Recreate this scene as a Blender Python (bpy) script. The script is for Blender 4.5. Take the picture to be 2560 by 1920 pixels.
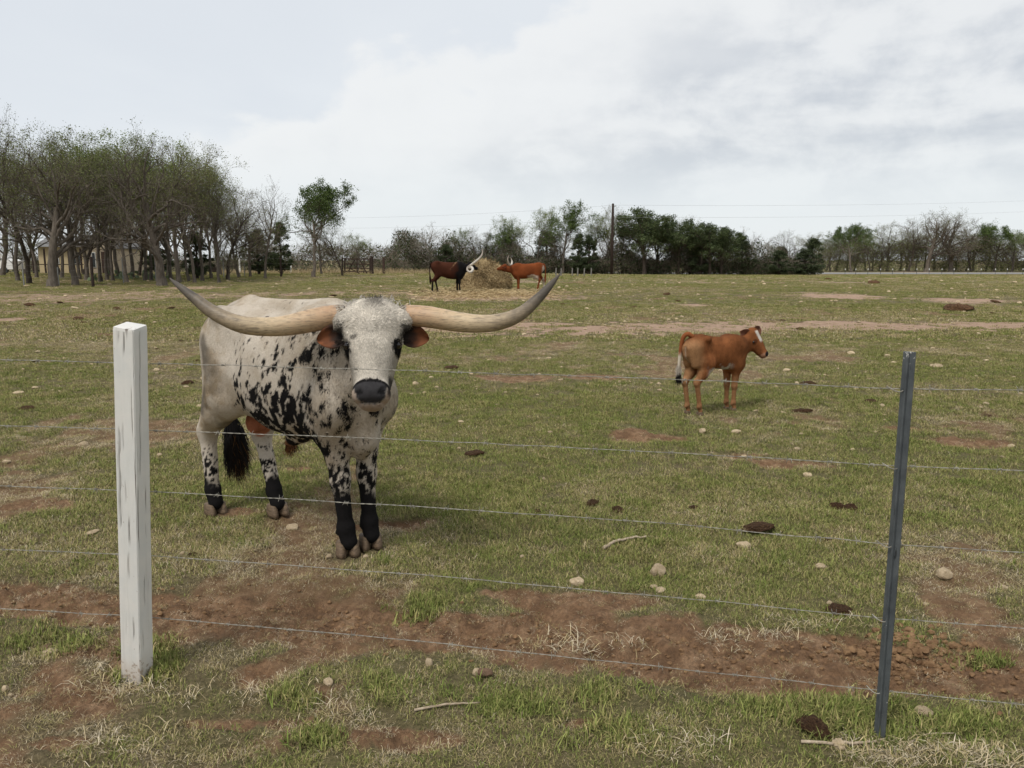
import bpy, math, random
import numpy as np
from mathutils import Vector, Matrix

# ------------------------------------------------------------------ scene, camera, sky, sun
scene = bpy.context.scene
for _o in list(bpy.data.objects):
    bpy.data.objects.remove(_o, do_unlink=True)
COL = scene.collection

IMG_W, IMG_H = 2560.0, 1920.0
FPX = 1923.0            # focal length in photo pixels
HORIZON = 648.0         # photo row of the true horizon
EYE = 1.60              # camera height (m)
PITCH = math.atan((IMG_H / 2 - HORIZON) / FPX)

cam_data = bpy.data.cameras.new('camera')
cam_data.sensor_width = 36.0
cam_data.lens = FPX / IMG_W * 36.0
cam_data.clip_start = 0.05
cam_data.clip_end = 5000.0
cam = bpy.data.objects.new('camera', cam_data)
cam.location = (0, 0, EYE)
cam.rotation_euler = (math.pi / 2 - PITCH, 0, 0)
COL.objects.link(cam)
scene.camera = cam

SUN_ELEV, SUN_AZ = math.radians(58), math.radians(215)    # azimuth clockwise from +Y: behind the camera, a little left
world = bpy.data.worlds.new('World')
scene.world = world
world.use_nodes = True


def build_world():
    nt = world.node_tree
    N, L = nt.nodes, nt.links
    N.clear()

    def node(t, **kw):
        n = N.new(t)
        for k, v in kw.items():
            setattr(n, k, v)
        return n

    def val(x):
        n = node('ShaderNodeValue'); n.outputs[0].default_value = x
        return n.outputs[0]

    def m(op, a, b=None, c=None, clamp=False):
        n = node('ShaderNodeMath', operation=op, use_clamp=clamp)
        for i, s in enumerate((a, b, c)):
            if s is None:
                continue
            if isinstance(s, (int, float)):
                n.inputs[i].default_value = s
            else:
                L.new(s, n.inputs[i])
        return n.outputs[0]

    def noise(vec, scale, detail, rough=0.55, dist=0.0):
        n = node('ShaderNodeTexNoise')
        L.new(vec, n.inputs['Vector'])
        n.inputs['Scale'].default_value = scale
        n.inputs['Detail'].default_value = detail
        n.inputs['Roughness'].default_value = rough
        n.inputs['Distortion'].default_value = dist
        return n.outputs['Fac']

    def sstep(x, a, b):
        n = node('ShaderNodeMapRange', interpolation_type='SMOOTHSTEP')
        L.new(x, n.inputs['Value'])
        n.inputs['From Min'].default_value = a
        n.inputs['From Max'].default_value = b
        return n.outputs['Result']

    def mix(f, a, b):
        n = node('ShaderNodeMix', data_type='RGBA')
        L.new(f, n.inputs['Factor'])
        for k, s in (('A', a), ('B', b)):
            sock = [i for i in n.inputs if i.name == k and i.type == 'RGBA'][0]
            if isinstance(s, tuple):
                sock.default_value = (*s, 1)
            else:
                L.new(s, sock)
        return [o for o in n.outputs if o.type == 'RGBA'][0]

    tc = node('ShaderNodeTexCoord')
    sep = node('ShaderNodeSeparateXYZ')
    L.new(tc.outputs['Generated'], sep.inputs[0])
    X, Y, Z = sep.outputs
    zc = m('MAXIMUM', Z, 0.0)
    # high cloud sheet, seen in perspective
    den = m('ADD', zc, 0.16)
    pl = node('ShaderNodeCombineXYZ')
    L.new(m('DIVIDE', X, den), pl.inputs[0]); L.new(m('DIVIDE', Y, den), pl.inputs[1])
    sheet = noise(pl.outputs[0], 0.75, 5, 0.5, 0.3)
    # cumulus bank: its edge climbs from the left of the view to the right
    azs = m('ARCTAN2', X, Y)
    el = m('ARCSINE', Z)
    ae = node('ShaderNodeCombineXYZ')
    L.new(X, ae.inputs[0]); L.new(m('MULTIPLY', Z, 1.5), ae.inputs[1]); L.new(Y, ae.inputs[2])
    n1 = noise(ae.outputs[0], 6.5, 8, 0.52, 0.15)
    n2 = noise(ae.outputs[0], 2.6, 4, 0.5, 0.4)
    line = m('MULTIPLY_ADD', m('SINE', m('ADD', azs, 0.0)), math.radians(27), math.radians(17.0))
    edge = m('SUBTRACT', line, el)
    edge = m('ADD', edge, m('MULTIPLY', m('SUBTRACT', n1, 0.5), math.radians(17)))
    edge = m('ADD', edge, m('MULTIPLY', m('SUBTRACT', n2, 0.5), math.radians(10)))
    bank = sstep(edge, math.radians(-0.3), math.radians(1.7))
    # lit heads near the edge, greyer bases deeper in
    depth = sstep(edge, math.radians(1), math.radians(16))
    veil = mix(sstep(sheet, 0.36, 0.66), (0.615, 0.645, 0.680), (0.655, 0.682, 0.708))
    st = node('ShaderNodeCombineXYZ')
    L.new(m('MULTIPLY', X, 1.0), st.inputs[0]); L.new(m('MULTIPLY', Z, 5.0), st.inputs[1]); L.new(Y, st.inputs[2])
    n3 = noise(st.outputs[0], 2.4, 6, 0.5, 0.25)
    n4 = noise(ae.outputs[0], 9.0, 8, 0.58, 0.2)
    puff = m('ADD', m('MULTIPLY', n3, 0.52), m('MULTIPLY', n4, 0.48))
    cumul = mix(sstep(puff, 0.40, 0.57), (0.490, 0.515, 0.548), (0.690, 0.700, 0.702))
    head = mix(depth, (0.725, 0.732, 0.730), cumul)
    sky = mix(bank, veil, head)
    # thin bright haze towards the horizon
    sky = mix(sstep(el, math.radians(9.0), math.radians(1.5)), sky, (0.660, 0.692, 0.712))
    # ground colour below the horizon (hidden by the terrain)
    bg = node('ShaderNodeBackground'); L.new(sky, bg.inputs['Color']); bg.inputs['Strength'].default_value = 0.76
    nish = node('ShaderNodeTexSky', sky_type='NISHITA')
    nish.sun_disc = False
    nish.sun_elevation = SUN_ELEV
    nish.sun_rotation = SUN_AZ
    bg2 = node('ShaderNodeBackground'); L.new(nish.outputs[0], bg2.inputs['Color']); bg2.inputs['Strength'].default_value = 0.10
    mx = node('ShaderNodeMixShader'); mx.inputs[0].default_value = 0.93
    L.new(bg2.outputs[0], mx.inputs[1]); L.new(bg.outputs[0], mx.inputs[2])
    out = node('ShaderNodeOutputWorld')
    L.new(mx.outputs[0], out.inputs['Surface'])


build_world()
sun_data = bpy.data.lights.new('sun', 'SUN')
sun_data.energy = 1.5
sun_data.angle = math.radians(16)
sun_data.color = (1.0, 0.96, 0.90)
sun = bpy.data.objects.new('sun', sun_data)
_sd = Vector((math.sin(SUN_AZ) * math.cos(SUN_ELEV), math.cos(SUN_AZ) * math.cos(SUN_ELEV), math.sin(SUN_ELEV)))
sun.rotation_euler = _sd.to_track_quat('Z', 'Y').to_euler()
sun.location = _sd * 60
COL.objects.link(sun)
vs = scene.view_settings
vs.view_transform = 'Standard'
vs.look = 'None'
vs.exposure = 0.7
vs.gamma = 1.0
vs.use_curve_mapping = False
scene.cycles.use_denoising = True
scene.cycles.use_adaptive_sampling = True
scene.cycles.adaptive_threshold = 0.02
scene.cycles.max_bounces = 4
scene.cycles.diffuse_bounces = 2
scene.cycles.glossy_bounces = 1
scene.cycles.transmission_bounces = 2
scene.cycles.transparent_max_bounces = 6
scene.render.film_transparent = False

# ------------------------------------------------------------------ numeric helpers
rng = np.random.default_rng(7)
random.seed(7)


def _hash(ix, iy, iz, seed):
    h = (ix.astype(np.int64) * 374761393 + iy.astype(np.int64) * 668265263 + iz.astype(np.int64) * 2147483647 + seed * 974711) & 0xFFFFFFFF
    h = ((h ^ (h >> 13)) * 1274126177) & 0xFFFFFFFF
    h = ((h ^ (h >> 16)) * 2246822519) & 0xFFFFFFFF
    h = h ^ (h >> 13)
    return (h & 0xFFFFFF) / float(0xFFFFFF)


def vnoise(P, seed=0):
    """value noise 0..1 on an (n,3) or (n,2) array"""
    if P.shape[1] == 2:
        P = np.c_[P, np.zeros(len(P))]
    i = np.floor(P).astype(np.int64)
    f = P - i
    f = f * f * (3 - 2 * f)
    r = np.zeros(len(P))
    for dx in (0, 1):
        for dy in (0, 1):
            for dz in (0, 1):
                w = (f[:, 0] if dx else 1 - f[:, 0]) * (f[:, 1] if dy else 1 - f[:, 1]) * (f[:, 2] if dz else 1 - f[:, 2])
                r += w * _hash(i[:, 0] + dx, i[:, 1] + dy, i[:, 2] + dz, seed)
    return r


def fbm(P, octaves=4, seed=0, gain=0.5):
    a, s, t = 1.0, 0.0, 0.0
    for k in range(octaves):
        s = s + a * vnoise(P * 2 ** k + 17.3 * k, seed + k)
        t += a
        a *= gain
    return s / t


def worley(P, seed=0):
    """distance to the nearest jittered point and that point's random number"""
    i = np.floor(P).astype(np.int64)
    best = np.full(len(P), 9.0)
    rid = np.zeros(len(P))
    for dx in (-1, 0, 1):
        for dy in (-1, 0, 1):
            for dz in (-1, 0, 1):
                c = i + [dx, dy, dz]
                q = np.c_[_hash(c[:, 0], c[:, 1], c[:, 2], seed), _hash(c[:, 0], c[:, 1], c[:, 2], seed + 1), _hash(c[:, 0], c[:, 1], c[:, 2], seed + 2)]
                d = np.linalg.norm(P - (c + q), axis=1)
                k = d < best
                best[k] = d[k]
                rid[k] = _hash(c[k, 0], c[k, 1], c[k, 2], seed + 3)
    return best, rid


def sstep(x, a, b):
    t = np.clip((np.asarray(x, float) - a) / (b - a), 0, 1)
    return t * t * (3 - 2 * t)


def unit(v):
    v = np.asarray(v, float)
    return v / np.linalg.norm(v)


# ------------------------------------------------------------------ photo pixel -> direction -> place
_F = np.array([0, math.cos(PITCH), -math.sin(PITCH)])
_U = np.array([0, math.sin(PITCH), math.cos(PITCH)])
_R = np.array([1.0, 0, 0])
DS = IMG_W / 2212.0     # I measured the photograph on a 2212 px wide copy


def ray(u, v):
    u, v = u * DS, v * DS
    return (u - 1280) / FPX * _R - (v - 960) / FPX * _U + _F


def at_y(u, v, Y):
    d = ray(u, v)
    return np.array([0, 0, EYE]) + d * (Y / d[1])


def terrain(x, y):
    """the lie of the land without fine bumps"""
    x = np.asarray(x, float); y = np.asarray(y, float)
    z = 0.16 * sstep(y, 12, 36) + 0.16 * sstep(y, 36, 66) * sstep(x, 14, -10)
    z = z - 1.65 * sstep(y, 60, 150) * (0.35 + 0.65 * sstep(x, -20, 35))
    return z


def on_ground(u, v):
    """where the line of sight through a photo pixel meets the land"""
    d = ray(u, v)
    lo, hi = 0.5, 400.0
    for _ in range(60):
        t = (lo + hi) / 2
        p = np.array([0, 0, EYE]) + d * t
        if p[2] > float(terrain(p[0], p[1])):
            lo = t
        else:
            hi = t
    p = np.array([0, 0, EYE]) + d * lo
    return p


def on_ground_v(u, v):
    """the same for arrays of pixels; returns (n,3)"""
    u, v = np.asarray(u, float) * DS, np.asarray(v, float) * DS
    d = ((u - 1280) / FPX)[:, None] * _R - ((v - 960) / FPX)[:, None] * _U + _F
    lo, hi = np.full(len(u), 0.5), np.full(len(u), 400.0)
    for _ in range(50):
        t = (lo + hi) / 2
        above = EYE + d[:, 2] * t > terrain(d[:, 0] * t, d[:, 1] * t)
        lo, hi = np.where(above, t, lo), np.where(above, hi, t)
    return np.array([0, 0, EYE]) + d * lo[:, None]


# ------------------------------------------------------------------ Blender helpers
def mesh_np(name, V, faces, mats, smooth=False, attrs=None, mat_idx=None, normals=None):
    """faces: list of (n,k) int arrays"""
    me = bpy.data.meshes.new(name)
    V = np.asarray(V, dtype=np.float32)
    if not isinstance(faces, (list, tuple)):
        faces = [faces]
    faces = [np.asarray(f, dtype=np.int32) for f in faces if len(f)]
    nl = sum(f.size for f in faces); nf = sum(len(f) for f in faces)
    me.vertices.add(len(V)); me.vertices.foreach_set('co', V.ravel())
    me.loops.add(nl); me.loops.foreach_set('vertex_index', np.concatenate([f.ravel() for f in faces]).astype(np.int32))
    me.polygons.add(nf)
    tot = np.concatenate([np.full(len(f), f.shape[1], dtype=np.int32) for f in faces])
    st = np.concatenate([[0], np.cumsum(tot)[:-1]]).astype(np.int32)
    me.polygons.foreach_set('loop_start', st)
    try:
        me.polygons.foreach_set('loop_total', tot)
    except Exception:
        pass
    if mat_idx is not None:
        me.polygons.foreach_set('material_index', np.asarray(mat_idx, dtype=np.int32))
    me.update(calc_edges=True)
    me.polygons.foreach_set('use_smooth', np.full(nf, bool(smooth)))
    for m in (mats if isinstance(mats, (list, tuple)) else [mats]):
        me.materials.append(m)
    for k, a in (attrs or {}).items():
        a = np.asarray(a, dtype=np.float32)
        if a.ndim == 1:
            at = me.attributes.new(k, 'FLOAT', 'POINT'); at.data.foreach_set('value', a)
        else:
            at = me.attributes.new(k, 'FLOAT_COLOR', 'POINT')
            at.data.foreach_set('color', np.c_[a, np.ones(len(a))].astype(np.float32).ravel())
    if normals is not None:
        me.normals_split_custom_set_from_vertices(np.asarray(normals, dtype=np.float32))
    return me


def add(name, me, parent=None, loc=None, rot=None, scale=None):
    o = bpy.data.objects.new(name, me)
    COL.objects.link(o)
    if parent is not None:
        o.parent = parent
    if loc is not None:
        o.location = loc
    if rot is not None:
        o.rotation_euler = rot
    if scale is not None:
        o.scale = scale if hasattr(scale, '__len__') else (scale,) * 3
    return o


def tag(o, label, cat, group=None):
    o['label'] = label
    o['category'] = cat
    if group:
        o['group'] = group
    return o


def empty(name, loc, rotz=0.0):
    o = add(name, None, loc=loc, rot=(0, 0, rotz))
    o.empty_display_size = 0.1
    return o


def kind(o, k, label=None):
    o['kind'] = k
    if label:
        o['label'] = label
    return o


class Soup:
    """collects tubes, boxes and ribbons into one mesh"""
    def __init__(self):
        self.V, self.Q, self.T, self.n = [], [], [], 0
        self.qm, self.tm = [], []

    def _add(self, V, Q=None, T=None, mi=0):
        V = np.asarray(V, float).reshape(-1, 3)
        if Q is not None and len(Q):
            self.Q.append(np.asarray(Q) + self.n); self.qm.append(np.full(len(Q), mi))
        if T is not None and len(T):
            self.T.append(np.asarray(T) + self.n); self.tm.append(np.full(len(T), mi))
        self.V.append(V)
        self.n += len(V)

    def tube(self, P, R, sides=6, caps=True, mi=0, squash=None):
        P = np.asarray(P, float); R = np.broadcast_to(np.asarray(R, float), (len(P),))
        t = np.gradient(P, axis=0)
        t /= np.linalg.norm(t, axis=1)[:, None] + 1e-12
        a = np.array([0, 0, 1.0]) if abs(t[0, 2]) < 0.9 else np.array([1.0, 0, 0])
        rings = []
        u = np.cross(t[0], a); u /= np.linalg.norm(u)
        ang = np.linspace(0, 2 * math.pi, sides, endpoint=False)
        for i in range(len(P)):
            u = u - t[i] * (u @ t[i]); u /= np.linalg.norm(u) + 1e-12
            v = np.cross(t[i], u)
            rings.append(P[i] + R[i] * (np.cos(ang)[:, None] * u + np.sin(ang)[:, None] * v))
        V = np.concatenate(rings)
        q = []
        for i in range(len(P) - 1):
            b = i * sides
            for k in range(sides):
                k2 = (k + 1) % sides
                q.append((b + k, b + k2, b + sides + k2, b + sides + k))
        T = []
        if caps:
            n0 = len(V)
            V = np.concatenate([V, P[:1], P[-1:]])
            e = (len(P) - 1) * sides
            for k in range(sides):
                k2 = (k + 1) % sides
                T.append((n0, k2, k)); T.append((n0 + 1, e + k, e + k2))
        self._add(V, q, T, mi)

    def box(self, lo, hi, mi=0, M=None):
        lo, hi = np.asarray(lo, float), np.asarray(hi, float)
        V = np.array([[(lo, hi)[i][0], (lo, hi)[j][1], (lo, hi)[k][2]] for i in (0, 1) for j in (0, 1) for k in (0, 1)])
        if M is not None:
            V = (np.asarray(M) @ np.c_[V, np.ones(8)].T).T[:, :3]
        self._add(V, [(0, 1, 3, 2), (4, 6, 7, 5), (0, 4, 5, 1), (2, 3, 7, 6), (0, 2, 6, 4), (1, 5, 7, 3)], mi=mi)

    def bar(self, a, b, w, t, up=(0, 0, 1), mi=0):
        """rectangular bar from a to b, w across 'up' x axis, t along up"""
        a, b, up = (np.asarray(q, float) for q in (a, b, up))
        d = b - a; L = np.linalg.norm(d); d /= L
        s = np.cross(d, up); s /= np.linalg.norm(s); n = np.cross(s, d)
        M = np.eye(4); M[:3, 0], M[:3, 1], M[:3, 2], M[:3, 3] = d, s, n, a
        self.box((0, -w / 2, -t / 2), (L, w / 2, t / 2), mi, M)

    def ribbons(self, P0, P1, W, mi=0):
        """many thin quads: P0, P1 (n,3) and width vectors W (n,3)"""
        n = len(P0)
        V = np.stack([P0 - W, P0 + W, P1 + W * 0.5, P1 - W * 0.5], 1).reshape(-1, 3)
        self._add(V, np.arange(4 * n).reshape(-1, 4), mi=mi)

    def mesh(self, name, mats, smooth=False, attrs=None):
        V = np.concatenate(self.V)
        fs, mi = [], []
        if self.Q:
            fs.append(np.concatenate(self.Q)); mi.append(np.concatenate(self.qm))
        if self.T:
            fs.append(np.concatenate(self.T)); mi.append(np.concatenate(self.tm))
        return mesh_np(name, V, fs, mats, smooth, attrs, np.concatenate(mi))


# ------------------------------------------------------------------ material helper
class Mat:
    def __init__(self, name, rough=0.8, spec=0.3, sub=0.0):
        self.m = bpy.data.materials.new(name)
        self.m.use_nodes = True
        self.nt = self.m.node_tree
        self.N, self.L = self.nt.nodes, self.nt.links
        self.b = self.N['Principled BSDF']
        self.b.inputs['Roughness'].default_value = rough
        self.b.inputs['Specular IOR Level'].default_value = spec
        self._tc = None

    def node(self, t, **kw):
        n = self.N.new(t)
        for k, v in kw.items():
            setattr(n, k, v)
        return n

    def coord(self, kind='Object', scale=(1, 1, 1)):
        tc = self.node('ShaderNodeTexCoord')
        mp = self.node('ShaderNodeMapping')
        mp.inputs['Scale'].default_value = scale
        self.L.new(tc.outputs[kind], mp.inputs[0])
        return mp.outputs[0]

    def pos(self, scale=(1, 1, 1)):
        g = self.node('ShaderNodeNewGeometry')
        mp = self.node('ShaderNodeMapping')
        mp.inputs['Scale'].default_value = scale
        self.L.new(g.outputs['Position'], mp.inputs[0])
        return mp.outputs[0]

    def noise(self, vec, scale, detail=4, rough=0.55, dist=0.0):
        n = self.node('ShaderNodeTexNoise')
        self.L.new(vec, n.inputs['Vector'])
        n.inputs['Scale'].default_value = scale
        n.inputs['Detail'].default_value = detail
        n.inputs['Roughness'].default_value = rough
        n.inputs['Distortion'].default_value = dist
        return n.outputs['Fac']

    def voronoi(self, vec, scale, feature='F1'):
        n = self.node('ShaderNodeTexVoronoi', feature=feature)
        self.L.new(vec, n.inputs['Vector']); n.inputs['Scale'].default_value = scale
        return n.outputs['Distance']

    def ss(self, x, a, b, lo=0.0, hi=1.0):
        n = self.node('ShaderNodeMapRange', interpolation_type='SMOOTHSTEP')
        self.L.new(x, n.inputs['Value'])
        n.inputs['From Min'].default_value = a; n.inputs['From Max'].default_value = b
        n.inputs['To Min'].default_value = lo; n.inputs['To Max'].default_value = hi
        return n.outputs['Result']

    def math(self, op, a, b=None, clamp=False):
        n = self.node('ShaderNodeMath', operation=op, use_clamp=clamp)
        for i, s in enumerate((a, b)):
            if s is None:
                continue
            if isinstance(s, (int, float)):
                n.inputs[i].default_value = s
            else:
                self.L.new(s, n.inputs[i])
        return n.outputs[0]

    def attr(self, name, out='Fac'):
        n = self.node('ShaderNodeAttribute', attribute_name=name)
        return n.outputs[out]

    def rnd(self):
        return self.node('ShaderNodeObjectInfo').outputs['Random']

    def mix(self, f, a, b, blend='MIX'):
        n = self.node('ShaderNodeMix', data_type='RGBA', blend_type=blend)
        if isinstance(f, (int, float)):
            n.inputs['Factor'].default_value = f
        else:
            self.L.new(f, n.inputs['Factor'])
        for k, s in (('A', a), ('B', b)):
            sock = [i for i in n.inputs if i.name == k and i.type == 'RGBA'][0]
            if isinstance(s, (tuple, list)):
                sock.default_value = (*s, 1)
            else:
                self.L.new(s, sock)
        return [o for o in n.outputs if o.type == 'RGBA'][0]

    def ramp(self, f, stops):
        n = self.node('ShaderNodeValToRGB')
        e = n.color_ramp.elements
        while len(e) < len(stops):
            e.new(0.5)
        for k, (p, c) in enumerate(stops):
            e[k].position = p; e[k].color = (*c, 1)
        self.L.new(f, n.inputs[0])
        return n.outputs[0]

    def color(self, c):
        if isinstance(c, (tuple, list)):
            self.b.inputs['Base Color'].default_value = (*c, 1)
        else:
            self.L.new(c, self.b.inputs['Base Color'])
        return self

    def bump(self, h, strength=0.3, dist=0.01):
        n = self.node('ShaderNodeBump')
        n.inputs['Strength'].default_value = strength; n.inputs['Distance'].default_value = dist
        self.L.new(h, n.inputs['Height']); self.L.new(n.outputs[0], self.b.inputs['Normal'])
        return self

    def rough(self, s):
        self.L.new(s, self.b.inputs['Roughness']); return self

    def translucent(self, col, f):
        """leaf-like light passing through thin faces"""
        t = self.node('ShaderNodeBsdfTranslucent')
        if isinstance(col, (tuple, list)):
            t.inputs[0].default_value = (*col, 1)
        else:
            self.L.new(col, t.inputs[0])
        mx = self.node('ShaderNodeMixShader'); mx.inputs[0].default_value = f
        out = [n for n in self.N if n.type == 'OUTPUT_MATERIAL'][0]
        self.L.new(self.b.outputs[0], mx.inputs[1]); self.L.new(t.outputs[0], mx.inputs[2])
        self.L.new(mx.outputs[0], out.inputs['Surface'])
        return self

# ------------------------------------------------------------------ pasture ground
def _line(rows):
    """photo polyline (column, row, half height) -> ground polyline x, y, half width"""
    out = []
    for u, v, hw in rows:
        p, a, b = on_ground(u, v), on_ground(u, v - hw), on_ground(u, v + hw)
        out.append((p[0], p[1], abs(a[1] - b[1]) / 2))
    return np.array(sorted(out))


STRIP = _line([(-700, 1255, 30), (0, 1288, 36), (150, 1300, 36), (400, 1318, 42), (700, 1345, 50), (1000, 1372, 55), (1300, 1388, 66), (1600, 1412, 70), (1900, 1432, 66), (2212, 1470, 42), (2900, 1530, 40)])
TRAIL = _line([(700, 716, 7), (880, 713, 12), (1100, 708, 14), (1400, 710, 12), (1700, 702, 10), (2000, 705, 9), (2212, 706, 9), (2800, 712, 9)])
TRAIL2 = _line([(-400, 650, 9), (0, 645, 11), (250, 641, 8), (600, 636, 6), (760, 632, 6), (900, 634, 2)])
PATCHES = []
for u, v, rx, ry in ((1360, 940, 70, 14), (1110, 816, 110, 9), (1290, 815, 90, 7), (90, 1090, 120, 18), (1690, 1000, 150, 16), (515, 1106, 70, 11), (860, 1132, 110, 16), (1450, 944, 60, 9),
                     (1800, 641, 110, 6), (1500, 660, 60, 4), (20, 690, 50, 8), (430, 622, 80, 5), (1060, 642, 230, 9), (1250, 1300, 200, 26), (1120, 1285, 90, 12), (2100, 955, 120, 12), (2120, 650, 100, 5),
                     (60, 1490, 60, 22), (880, 1590, 190, 28), (480, 1560, 90, 16), (1620, 985, 110, 9), (640, 1010, 40, 6), (1950, 925, 60, 6), (760, 1140, 60, 10), (640, 1560, 80, 14), (120, 1600, 120, 24), (1240, 1560, 70, 14)):
    p, a, b = on_ground(u, v), on_ground(u, v - ry), on_ground(u, v + ry)
    PATCHES.append((p[0], p[1], rx * DS / FPX * p[1], abs(a[1] - b[1]) / 2))


def cover(x, y):
    """dirt 0..1, sandy 0..1 (pale trail), dry 0..1, for arrays of ground points"""
    P = np.c_[x, y]
    n1 = fbm(P * 1.7, 4, 201) - 0.5
    n2 = fbm(P * 6.0, 3, 211) - 0.5
    far = sstep(y, 9, 22)
    P3 = np.c_[x * 0.14, y * 0.14]
    big = fbm(P3 + 5, 3, 221)
    med = fbm(np.c_[x * 0.9, y * 0.55], 4, 231)

    def band(L, soft):
        yc = np.interp(x, L[:, 0], L[:, 1]); hw = np.interp(x, L[:, 0], L[:, 2])
        q = np.abs(y - yc) / hw + n1 * 1.3 * soft + n2 * 0.9 * soft
        return sstep(q, 1.25, 0.60)
    strip = band(STRIP, 1.0)
    trail = np.where(x > TRAIL[0, 0] - 0.5, band(TRAIL, 1.5), 0) * (1 - 0.45 * sstep(n2 + n1 * 0.6, 0.0, 0.2))
    trail = np.maximum(trail, np.where(x < TRAIL2[-1, 0], band(TRAIL2, 2.2), 0) * 0.6)
    pat = np.zeros(len(x))
    for cx, cy, rx, ry in PATCHES:
        q = np.hypot((x - cx) / rx, (y - cy) / ry) + n1 * 1.2 + n2 * 0.9
        pat = np.maximum(pat, sstep(q, 1.15, 0.45))
    spots = sstep(med + n2 * 0.25 + 0.01 * sstep(y, 3.7, 2.9), 0.60, 0.74) * (0.55 + 0.2 * sstep(y, 3.7, 2.9))
    fspot = far * sstep(fbm(np.c_[x * 0.25, y * 0.10], 4, 241) + n2 * 0.2, 0.58, 0.70) * 0.8
    sandy = np.clip(np.maximum(trail, fspot * 0.7) + pat * far * 0.8, 0, 1)
    dirt = np.clip(np.maximum.reduce([strip, pat * 0.85 * (1 - far * 0.5), spots]), 0, 1)
    dry = np.clip(0.36 + 1.0 * (fbm(P * 0.8, 3, 251) - 0.45) + 0.7 * n1 + 0.9 * (big - 0.5) + 0.35 * dirt - 0.14 * sstep(y, 3.6, 2.6), 0, 1)
    return dirt, sandy, dry


def relief(x, y):
    """small bumps of the turf and the trampled strip"""
    P = np.c_[x, y]
    d = cover(x, y)[0]
    fade = sstep(y, 30, 8) * 0.75 + 0.25
    r = (fbm(P * 2.6, 3, 301) - 0.5) * 0.035 + (fbm(P * 13, 3, 311) - 0.5) * 0.016
    near = sstep(np.hypot(x, y), 14, 7)
    r += near * d * ((fbm(P * 5.5, 4, 321) - 0.5) * 0.13 + np.abs(fbm(P * 17, 3, 331) - 0.5) * 0.10 - 0.03)
    return r * fade


def ground_z(x, y):
    x = np.atleast_1d(np.asarray(x, float)); y = np.atleast_1d(np.asarray(y, float))
    return terrain(x, y) + relief(x, y)


def gz(x, y):
    return float(ground_z(x, y)[0])


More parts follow.
